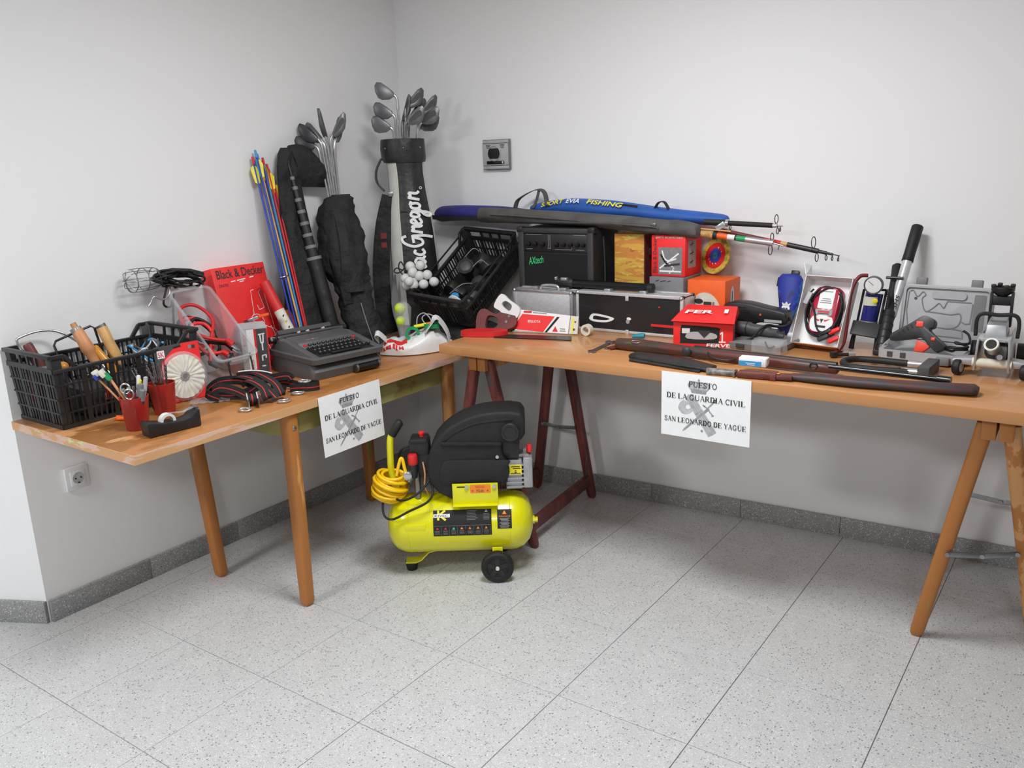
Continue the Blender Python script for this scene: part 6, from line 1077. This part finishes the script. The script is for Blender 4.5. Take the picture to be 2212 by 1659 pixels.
# battery charger in its carton
tilt = math.radians(-24); t = thing('charger_carton', 'open white carton holding a red and white battery charger with black leads', 'box', (2.064, -.203, RZ + .001), rot=(tilt, math.radians(0.5), math.radians(-7)))
w2, h2, d2 = .083, .245, .055
part('carton', B().bx(-w2, w2, .001, .003, 0, h2).bx(-w2, w2, -d2, .003, 0, .002).bx(-w2, w2, -d2, .003, h2 - .002, h2).bx(-w2, -w2 + .002, -d2, .003, 0, h2).bx(w2 - .002, w2, -d2, .003, 0, h2), 'white_paper', t)
part('bottom_print', B().bx(-w2, w2, -d2 - .0005, -d2, 0, .002).bx(-w2 + .002, w2, -d2, .0, -.0006, 0), 'wood_tan', t); part('flap', B().hexa([(-w2, -d2, h2), (-w2, 0, h2), (-w2 - .002, 0, h2), (-w2 - .002, -d2, h2), (-w2 - .02, -d2 + .01, h2 + .045), (-w2 - .01, -.005, h2 + .05), (-w2 - .012, -.005, h2 + .05), (-w2 - .022, -d2 + .01, h2 + .045)]), 'white_paper', t)
ch = part('charger_body', B().loft([[(x, y, z) for x, z in rect(-.048, .048, .045, .215, .022)] for y, in ((-.004,), (-.026,))] + [[(x, -.034, z) for x, z in rect(-.042, .042, .051, .209, .02)]]), 'charger_red', t, ang=50) if mat('charger_red', (176, 26, 56), .35, coat=.4, var=.05) else None
shape([rect(-.026, .026, .135, .205, .004)], fp(0, -.0342, 0), 'print_white', t, 'charger_label'); shape([rect(-.030, .030, .112, .132, .003)], fp(0, -.0342, 0), 'print_lightgrey', t, 'charger_label'); shape([sm2([(-.034, .105), (.034, .105), (.034, .060), (.0, .052), (-.034, .060)], 3, True)], fp(0, -.0342, 0), 'print_white', t, 'charger_label')
strokes([[(-.018, .196), (.018, .196)], [(-.014, .17), (.014, .17)], [(-.018, .163), (.018, .163)], [(-.02, .156), (.02, .156)]], fp(0, -.0347, 0), 'print_grey', t, .0025); strokes([[(-.02, .124), (.02, .124)]], fp(0, -.0347, 0), 'print_red', t, .006); strokes([[(-.02, .117), (.02, .117)]], fp(0, -.0347, 0), 'print_dark', t, .003); shape([[(-.030, .100), (-.006, .094), (-.012, .088)], [(.030, .100), (.006, .094), (.012, .088)]], fp(0, -.0347, 0), 'print_red', t, 'charger_label'); shape([[(-.006, .098), (.006, .098), (0, .082)]], fp(0, -.0347, 0), 'print_dark', t, 'charger_label'); shape([rect(-.018, .018, .067, .075)], fp(0, -.0347, 0), 'print_dark', t, 'charger_label')
random.seed(9)
for k in range(5):
    P = [((.060 + .004 * k) * math.cos(a) * (1 - .06 * k), -.022 - .006 * (k % 3) - .01 * math.sin(a * 2 + k), .125 + (.095 - .004 * k) * math.sin(a) + .006 * math.sin(3 * a + k)) for a in (2 * PI * q / 16 for q in range(16))]
    part('lead', B().tube(smooth(P, 3, True), .0034, 6, True), 'black_rubber', t, ang=80)
part('lead', B().tube(smooth([(-.05, -.04, .20), (-.06, -.045, .17), (-.03, -.042, .12), (-.012, -.042, .07), (.01, -.042, .05), (.05, -.045, .06)], 5), .0034, 6), 'black_rubber', t, ang=80); part('connector', B().box((-.062, -.042, .165), (.018, .014, .045), Matrix.Rotation(.25, 3, 'Y')), 'light_grey', t, .003)
for k, (x, z, m_) in enumerate(((.058, .058, 'bright_red'), (.062, .028, 'bright_red'), (.025, .030, 'charcoal'), (.03, .050, 'black_plastic'))): part('clamp', B().bar((x - .018, -.045, z - .010), (x + .018, -.050, z + .010), .016, .014), m_, t, .004)
# foot pump
t = thing('foot_pump', 'blue foot pump with round pressure gauge and red hose', 'pump', (2.205, -.16, RZ + .001), math.radians(4))
part('cylinder', B().tube([(.0, .045, .09), (.012, .055, .19)], .028, 24), 'pump_blue', t, ang=60) if mat('pump_blue', (30, 34, 110), .18, var=.05, coat=.6) else None
part('base_cap', B().tube([(-.001, .044, .082), (.0, .045, .094)], .030, 24), 'cast_alu', t); part('sticker', B().loft([[Vector((.004, .049, .15)) + Vector((.0285 * math.sin(a), -.0285 * math.cos(a), .0)) + Vector((0, 0, z)) for a in (-.9 + 1.8 * q / 12 for q in range(13))] for z in (0, .03)], cap=False), 'off_white', t); part('sticker_spot', B().sphere((.018, .0235, .167), .010, 6, (1, .3, 1)), 'yellow', t)
g = part('gauge', B().lathe([(.029, 0), (.031, .004), (.031, .018), (.028, .022), (.026, .019), (.001, .019)], 32, (.012, .03, .222), X, Z, -Y), 'steel', t); part('dial', B().cyl((.012, .0115, .222), (.012, .0095, .222), .0258, n=32), 'white_plastic', g); part('needle', B().bar((.012, .009, .222), (-.004, .009, .236), .002, .001), 'print_dark', g)
fr = B()
for s in (-1, 1): fr.tube([(s * .038 - .006, .03, .004), (s * .036, .04, .09), (s * .036 + .012, .06, .20)], .0042, 8)
fr.tube([(-.024, .06, .20), (.048, .06, .20)], .0042, 8); part('frame', fr, 'black_rubber', t, ang=70)
part('pedal', B().hexa([(-.048, -.02, .055), (.040, -.02, .045), (.042, .02, .085), (-.046, .02, .095), (-.048, -.024, .06), (.040, -.024, .05), (.042, .016, .09), (-.046, .016, .10)]), 'charcoal', t, .002)
for s in (-1, 1): part('foot', B().tube([(s * .040 - .004, .0, .002), (s * .038 - .002, .005, .045), (s * .037, .01, .055)], [.009, .007, .004], 10), 'black_rubber', t)
part('hose', B().tube(smooth([(-.01, .03, .252), (-.035, .02, .248), (-.052, .0, .21), (-.058, -.025, .13), (-.058, -.045, .05), (-.066, -.06, .016), (-.078, -.085, .009)], 6), .0065, 10), 'dark_red', t, ang=80); part('spring', B().tube([(.055 + .004 * math.cos(k), .055, .10 + .0012 * k + .004 * math.sin(k)) for k in range(90)], .0016, 5), 'dark_steel', t, ang=80)
t = thing('tyre_chuck', 'black and chrome hose nozzle lying in front of the foot pump', 'nozzle', (2.16, -.31, RZ + .001), math.radians(35)); part('body', B().tube([(-.01, 0, .009), (.03, 0, .009)], .006, 10), 'black_rubber', t); part('head', B().box((-.018, 0, .011), (.022, .018, .02)), 'black_plastic', t, .003); part('tip', B().tube([(.03, 0, .009), (.052, 0, .010)], .0085, 12), 'chrome', t)
# jack handle bar and black pump tube
t = thing('telescopic_bar', 'silver bar with black grip leaning on the back wall above the pump', 'bar', (2.262, -.10, RZ + .12)); p0, p1 = Vector((2.265, -.08, .93)), Vector((2.296, .09, 1.222)); part('tube', B().tube([p0, p0.lerp(p1, .62)], .0165, 20), 'alu', t, world=True, ang=60); text('SHS', INV[t.name] @ face(p0.lerp(p1, .14) + Vector((.0066, -.0146, .0078)), p1 - p0, (-.9, -.3, .2)), 'print_dark', t, .05, .014, shear=.2); part('grip', B().tube([p0.lerp(p1, q) for q in (.60, .605, .70, .85, .99, 1.0)], [.018, .0195, .0185, .0195, .0195, .017], 20), 'black_rubber', t, world=True, ang=60)
t = thing('bicycle_pump', 'black ribbed pump tube leaning beside the silver bar', 'pump', (2.275, -.20, RZ + .001)); q0, q1 = Vector((2.268, -.205, RZ + .006)), Vector((2.250, .045, 1.09)); part('lower_tube', B().tube([q0.lerp(q1, v) for v in (0, .02, .45)], [.018, .021, .021], 20), 'black_plastic', t, world=True, ang=60); part('upper_tube', B().tube([q0.lerp(q1, v) for v in (.45, .80, .98, 1)], [.015, .015, .0185, .012], 20), 'black_rubber', t, world=True, ang=60)
for k in range(5): part('rib', B().tube([q0.lerp(q1, .06 + .08 * k), q0.lerp(q1, .075 + .08 * k)], .0222, 20), 'black_rubber', t, world=True)
part('frame_clip', B().tube([(2.23, -.03, 1.055), (2.285, -.03, 1.055)], .005, 8), 'black_plastic', t, world=True); part('foot', B().box((2.268, -.212, RZ + .011), (.045, .03, .018)), 'black_plastic', t, .003, world=True)
# soldering gun case
t = thing('soldering_kit_case', 'open grey moulded plastic case of the soldering gun', 'case', (2.42, -.16, RZ + .001), math.radians(-4))
part('tray', B().loft([rr_(-.13, .108, -.12, .08, 0, .02), rr_(-.14, .118, -.13, .085, .008, .02), rr_(-.14, .118, -.13, .085, .034, .02), rr_(-.128, .106, -.118, .075, .034, .015), rr_(-.12, .10, -.11, .07, .014, .015)]), 'case_grey', t, ang=45) if mat('case_grey', (172, 172, 174), .5, var=.05, bump=.15, bscale=400) else None
lid = Matrix.Translation((0, .085, .03)) @ Matrix.Rotation(math.radians(-10), 4, 'X')
def lidpart(nm, b, m_, **k): me = b.mesh(nm, **k); me.transform(lid); return obj(nm, me, m_, t)
ld = lidpart('lid', B().prism(rect(-.138, .142, 0, .19, .018), .0, .022), 'case_grey', bev=.003)
fm = lid @ face((0, -.0005, 0), (1, 0, 0), (0, 0, 1))
shape([rect(-.132, .136, .006, .184, .014), rect(-.126, .130, .012, .178, .012)], fm, 'case_grey', t, 'lid_rim', 0, .008)
shape([rect(-.045, .062, .145, .170, .012)], fm, 'case_grey', t, 'handle_recess', .0, .006); shape([rect(.085, .120, .045, .165, .004)], fm, 'mid_grey', t, 'moulded_pocket', .0005)
def ridge(P, wd=.0035): strokes([P], fm, 'mid_grey', t, wd, 'moulded_ridge', .0012)
ridge(sm2([(-.115, .165), (-.105, .168), (-.09, .148), (-.075, .165), (-.065, .155), (-.075, .14), (-.06, .10), (-.035, .115), (-.02, .13), (-.005, .115), (.0, .125)], 3)); ridge([(.0, .125), (.005, .138), (.078, .138)]); ridge(sm2([(-.06, .10), (-.02, .098), (.02, .095), (.045, .10), (.052, .085), (.045, .06), (.02, .048), (-.02, .05)], 3)); ridge([(.052, .075), (.066, .068), (.08, .07), (.082, .135)]); ridge([(-.118, .165), (-.12, .10), (-.105, .02)]); ridge([(.03, .048), (.06, .045), (.064, .02), (-.03, .022)]); shape([circ(-.095, .142, .005, 10)], fm, 'dark_grey', t, 'peg_hole', .0006)
for x in (-.085, .085): lidpart('latch', B().box((x, .012, .200), (.034, .018, .028)), 'mid_grey', bev=.003)
for x in (-.10, -.06): part('hinge_notch', B().box((x, -.131, .022), (.016, .004, .016)), 'dark_grey', t)
part('front_latch', B().box((.060, -.136, .016), (.04, .016, .026)), 'mid_grey', t, .004)
t = thing('soldering_gun', 'black soldering gun with red trigger resting in the grey case', 'soldering gun', (2.40, -.215, RZ + .045), rot=(math.radians(-16), 0, math.radians(-6)))
part('body', B().prism(sm2([(-.105, .012), (-.10, .030), (-.05, .066), (-.018, .092), (.0, .094), (.022, .082), (.022, .060), (.012, .05), (.06, .012), (.068, .002), (.045, -.016), (.035, -.014), (-.01, .024), (-.04, .018), (-.095, .006)], 3, True), -.018, .018), 'black_plastic', t, .005, ang=45)
part('trigger', B().prism([(-.022, .018), (.024, .002), (.0, -.022), (-.028, -.022)], -.009, .009), 'trigger_red', t, .003) if mat('trigger_red', (236, 70, 40), .45) else None
part('switch', B().bx(-.030, -.008, -.0205, -.017, .058, .076), 'trigger_red', t, .001); part('button', B().bx(.022, .034, -.0205, -.017, .018, .028), 'trigger_red', t, .001)
for k in range(5): part('vent_slot', B().box((-.078 + .012 * k, -.0185, .030 + .009 * k), (.003, .002, .012), Matrix.Rotation(-.6, 3, 'Y')), 'print_black', t)
for y in (-.010, .010): part('tip_rod', B().tube([(-.10, y, .014), (-.125, y, -.012), (-.135, y * .2, -.022)], [.0045, .003, .0012], 8), 'chrome', t)
part('cord', B().tube(smooth([(.062, 0, -.004), (.085, .0, -.008), (.10, -.02, -.004), (.125, .01, .002), (.095, .03, .006), (.07, .0, .004), (.09, -.035, .0), (.128, -.02, .006), (.12, .02, .014), (.09, .01, .022), (.10, -.02, .016), (.13, .0, .022), (.118, .03, .05), (.10, .03, .062)], 6), .004, 8), 'black_rubber', t, ang=80)
# trolley jack
t = thing('trolley_jack', 'grey hydraulic trolley jack with black carry handle at the end of the board', 'jack', (2.612, -.325, RZ + .001), math.radians(2))
for s in (-1, 1): part('side_frame', B().prism([(s * .045 - .003, .02), (s * .045 + .003, .02), (s * .040 + .003, .115), (s * .040 - .003, .115)], -.07, .16), 'cast_alu', t, .001)
part('front_axle', B().tube([(-.052, -.055, .042), (.052, -.055, .042)], .014, 16), 'off_white', t, ang=60); part('cross_plate', B().bx(-.042, .042, -.06, .03, .108, .116), 'light_grey', t, .002); part('cylinder', B().tube([(0, .10, .06), (0, -.04, .075)], .024, 20), 'dark_steel', t, ang=60)
o = part('handle_socket', B().tube([(0, -.05, .085), (-.004, -.085, .105)], .020, 20), 'cast_alu', t, ang=60); part('socket_bore', B().tube([(-.0035, -.082, .1035), (-.0042, -.0868, .1062)], .0145, 16), 'print_black', o); part('rusty_lip', B().tube([(-.0038, -.084, .1045), (-.0042, -.0862, .1058)], .0188, 20), 'off_white', o)
part('release_valve', B().tube([(.020, -.06, .065), (.020, -.082, .068)], .008, 12), 'chrome', t); part('pump_block', B().bx(.006, .036, -.05, .02, .045, .095), 'mid_grey', t, .003)
for s in (-1, 1):
    part('caster_arm', B().prism([(s * .045, .03), (s * .045, .056), (s * .105, .050), (s * .110, .034)], -.06, -.01), 'cast_alu', t, .006); cw_ = part('caster_wheel', B().lathe([(.008, -.010), (.022, -.010), (.024, -.007), (.024, .007), (.022, .010), (.008, .010)], 24, (s * .088, -.055, .024), (.3, .954, 0), (0, 0, 1), (.954, -.3, 0)), 'black_rubber', t, ang=50); part('wheel_disc', B().tube([Vector((s * .088, -.055, .024)) - Vector((.954, -.3, 0)) * .0105, Vector((s * .088, -.055, .024)) + Vector((.954, -.3, 0)) * .0105], .015, 18), 'light_grey', cw_); part('rear_wheel', B().tube([(s * .052, .15, .034), (s * .075, .15, .034)], .034, 24), 'black_rubber', t)
part('lift_arm', B().hexa([(-.03, -.02, .11), (.03, -.02, .11), (.028, .12, .10), (-.028, .12, .10), (-.026, -.01, .15), (.026, -.01, .15), (.024, .12, .165), (-.024, .12, .165)]), 'cast_alu', t, .004)
part('carry_handle', B().ribbon(smooth([(-.055, .01, .11), (-.055, .01, .16), (-.040, .01, .178), (0, .01, .176), (.040, .01, .178), (.055, .01, .16), (.055, .01, .11)], 5), Y, .016, .010), 'black_rubber', t, .002, ang=50)
sp = part('saddle_post', B().bx(-.032, -.024, .07, .10, .13, .235).bx(.024, .032, .07, .10, .13, .235).bx(-.03, .03, .072, .098, .195, .222), 'black_plastic', t, .002); part('saddle', B().lathe([(.010, .220), (.026, .232), (.032, .240), (.032, .250), (.027, .250), (.025, .243), (.001, .240)], 28, (0, .085, 0)), 'black_plastic', t, ang=40)
for a in (0, 1, 2, 3): part('saddle_tooth', B().box((.027 * math.cos(a * PI / 2 + .4), .085 + .027 * math.sin(a * PI / 2 + .4), .254), (.014, .014, .010)), 'black_plastic', sp, .003)
part('warning_label', B().box((.0, -.0615, .1115), (.06, .001, .006)).box((0, -.02, .1165), (.06, .05, .001)), 'print_lightgrey', t)
# U-shaped black lock bar
t = thing('u_lock', 'black U-shaped lock bar with grey lock block in front of the grey case', 'lock', (2.32, -.38, RZ + .001))
part('shackle', B().tube(smooth([(2.43, -.372, RZ + .016), (2.368, -.367, RZ + .016), (2.299, -.363, RZ + .016), (2.235, -.372, RZ + .016), (2.207, -.410, RZ + .016), (2.212, -.455, RZ + .016), (2.246, -.488, RZ + .016), (2.310, -.490, RZ + .016), (2.43, -.475, RZ + .016)], 6), .0105, 14), 'black_rubber', t, world=True, ang=80)
for y in (-.372, -.477): part('pin', B().tube([(2.385, y, RZ + .016), (2.45, y, RZ + .016)], .0115, 12), 'chrome', t, world=True)
part('lock_block', B().box((2.452, -.424, RZ + .019), (.034, .135, .038), Matrix.Rotation(-.04, 3, 'Z')), 'dark_grey', t, .003, world=True)
# air rifle
t = thing('air_rifle', 'air rifle with dark brown stock and black barrel lying along the board', 'rifle', (1.80, -.50, RZ + .001)); patch('gun_stock', (66, 50, 44), [((90, 46, 42), .5), ((84, 78, 40), .64)], 12, (.5, 2, 2), .4)
st = [(1.436, -.512, .012, .010), (1.44, -.512, .021, .018), (1.50, -.511, .026, .021), (1.60, -.514, .024, .020), (1.72, -.526, .020, .018), (1.80, -.533, .019, .018), (1.92, -.539, .021, .019), (2.04, -.549, .020, .018), (2.15, -.560, .018, .016), (2.222, -.566, .015, .014), (2.228, -.566, .009, .008)]
b = B(); part('stock', b.loft([b.ring((x, y, RZ + .022), (0, 1, .0), (0, 0, 1), ry, rz_, 20, 2.4) for x, y, ry, rz_ in st]), 'gun_stock', t, world=True, ang=60)
part('barrel', B().tube([(2.20, -.572, RZ + .030), (2.53, -.592, RZ + .030)], .0085, 16), 'black_gloss', t, world=True); part('muzzle', B().tube([(2.505, -.590, RZ + .030), (2.54, -.593, RZ + .030)], .0122, 16), 'black_gloss', t, world=True); part('receiver', B().tube([(1.74, -.520, RZ + .034), (2.22, -.562, RZ + .034)], .0105, 16), 'black_plastic', t, world=True)
part('sling_swivel', B().tube([(1.522 + .018 * math.cos(a), -.530 + .008 * math.sin(a), RZ + .038 + .003 * math.sin(a)) for a in (2 * PI * k / 16 for k in range(16))], .002, 6, True), 'steel', t, world=True, ang=80); part('bolt_knob', B().sphere((1.725, -.555, RZ + .028), .016, 10, (1, .6, 1)), 'charcoal', t, world=True, ang=80); part('trigger_guard', B().tube(smooth([(1.80, -.548, RZ + .030), (1.82, -.568, RZ + .020), (1.87, -.574, RZ + .016), (1.90, -.555, RZ + .02)], 5), .0036, 8), 'black_plastic', t, world=True, ang=80); part('front_swivel', B().tube([(2.155 + .012 * math.cos(a), -.578, RZ + .028 + .010 * math.sin(a)) for a in (2 * PI * k / 14 for k in range(14))], .002, 6, True), 'dark_steel', t, world=True, ang=80)
# leather slip, sheath, knife, ammo
t = thing('rifle_slip', 'long dark leather gun slip lying in front of the rifle', 'gun case', (2.0, -.60, RZ + .001)); patch('slip_leather', (58, 56, 56), [((86, 44, 42), .54), ((80, 76, 40), .66)], 8, (.4, 3, 3), .55)
def flatcase(pts, m_, nm): b = B(); part(nm, b.loft([b.ring((x, y, z), (0, 1, 0), (0, 0, 1), ry, rz_, 20, 2.2) for x, y, z, ry, rz_ in pts]), m_, t, world=True, ang=60)
flatcase([(1.548, -.615, RZ + .010, .020, .006), (1.56, -.615, RZ + .011, .040, .010), (1.66, -.630, RZ + .012, .046, .011), (1.78, -.655, RZ + .012, .044, .011), (1.87, -.675, RZ + .010, .030, .009)], 'black_leather', 'flap_end'); part('fold', B().ribbon(smooth([(1.57, -.66, RZ + .006), (1.68, -.68, RZ + .007), (1.84, -.705, RZ + .005)], 4), (0, 1, .3), .02, .006), 'black_leather', t, world=True)
flatcase([(2.12, -.672, RZ + .012, .018, .010), (2.2, -.672, RZ + .015, .023, .014), (2.305, -.668, RZ + .016, .026, .015), (2.40, -.650, RZ + .015, .026, .014), (2.50, -.636, RZ + .016, .028, .015), (2.60, -.612, RZ + .016, .032, .015), (2.612, -.610, RZ + .014, .024, .010)], 'slip_leather', 'slip_body')
t = thing('sheath_knife', 'knife with mottled handle in a stitched brown leather sheath', 'knife', (1.98, -.69, RZ + .001)); e0, e1 = Vector((1.962, -.700, RZ + .010)), Vector((2.150, -.676, RZ + .012)); a = (e1 - e0).normalized(); s = Vector((-a.y, a.x, 0)); mat('mottled', (120, 116, 112), .4, var=.6, scale=70); mat('sheath_brown', (92, 44, 38), .45, var=.2)
part('handle', B().loft([B().ring(e0 - a * q, s, (0, 0, 1), r, .011, 14, 2.5) for q, r in ((.01, .013), (.03, .015), (.06, .014), (.09, .018), (.098, .012))]), 'mottled', t, world=True, ang=60); part('guard', B().bar(e0 - a * .01 - s * .02, e0 - a * .01 + s * .02, .008, .016), 'steel', t, .002, world=True)
part('sheath', B().bar(e0, e0 + a * .105, .044, .018), 'sheath_brown', t, .004, world=True); part('belt_loop', B().bar(e0 + a * .110, e0 + a * .165, .042, .014), 'sheath_brown', t, .004, world=True); part('stud', B().sphere(e0 + a * .122 - s * .004 + Z * .009, .0055, 6, (1, 1, .5)), 'wood_amber', t, world=True); part('keeper', B().bar(e0 + a * .10, e0 + a * .118, .05, .02), 'maroon', t, .003, world=True)
for k in range(16):
    for sg in (-1, 1): part('stitch', B().bar(e0 + a * (.006 + .006 * k) + s * sg * .016 + Z * .0092, e0 + a * (.0095 + .006 * k) + s * sg * .016 + Z * .0092, .0013, .0008), 'print_orange', t, world=True)
t = thing('ammo_box', 'small white and blue cardboard box lying on the rifle slip', 'box', (1.985, -.630, RZ + .024), math.radians(6)); part('carton', B().bx(-.042, .042, -.020, .020, 0, .026), 'white_paper', t, .001); shape([rect(-.041, .028, .001, .017)], fp(0, -.0203, 0), 'sky_blue', t, 'print'); strokes([[(-.02, .010), (.01, .010)], [(-.015, .005), (.008, .005)]], fp(0, -.0208, 0), 'print_white', t, .002); part('flap', B().box((.0435, 0, .016), (.002, .034, .018)), 'off_white', t)
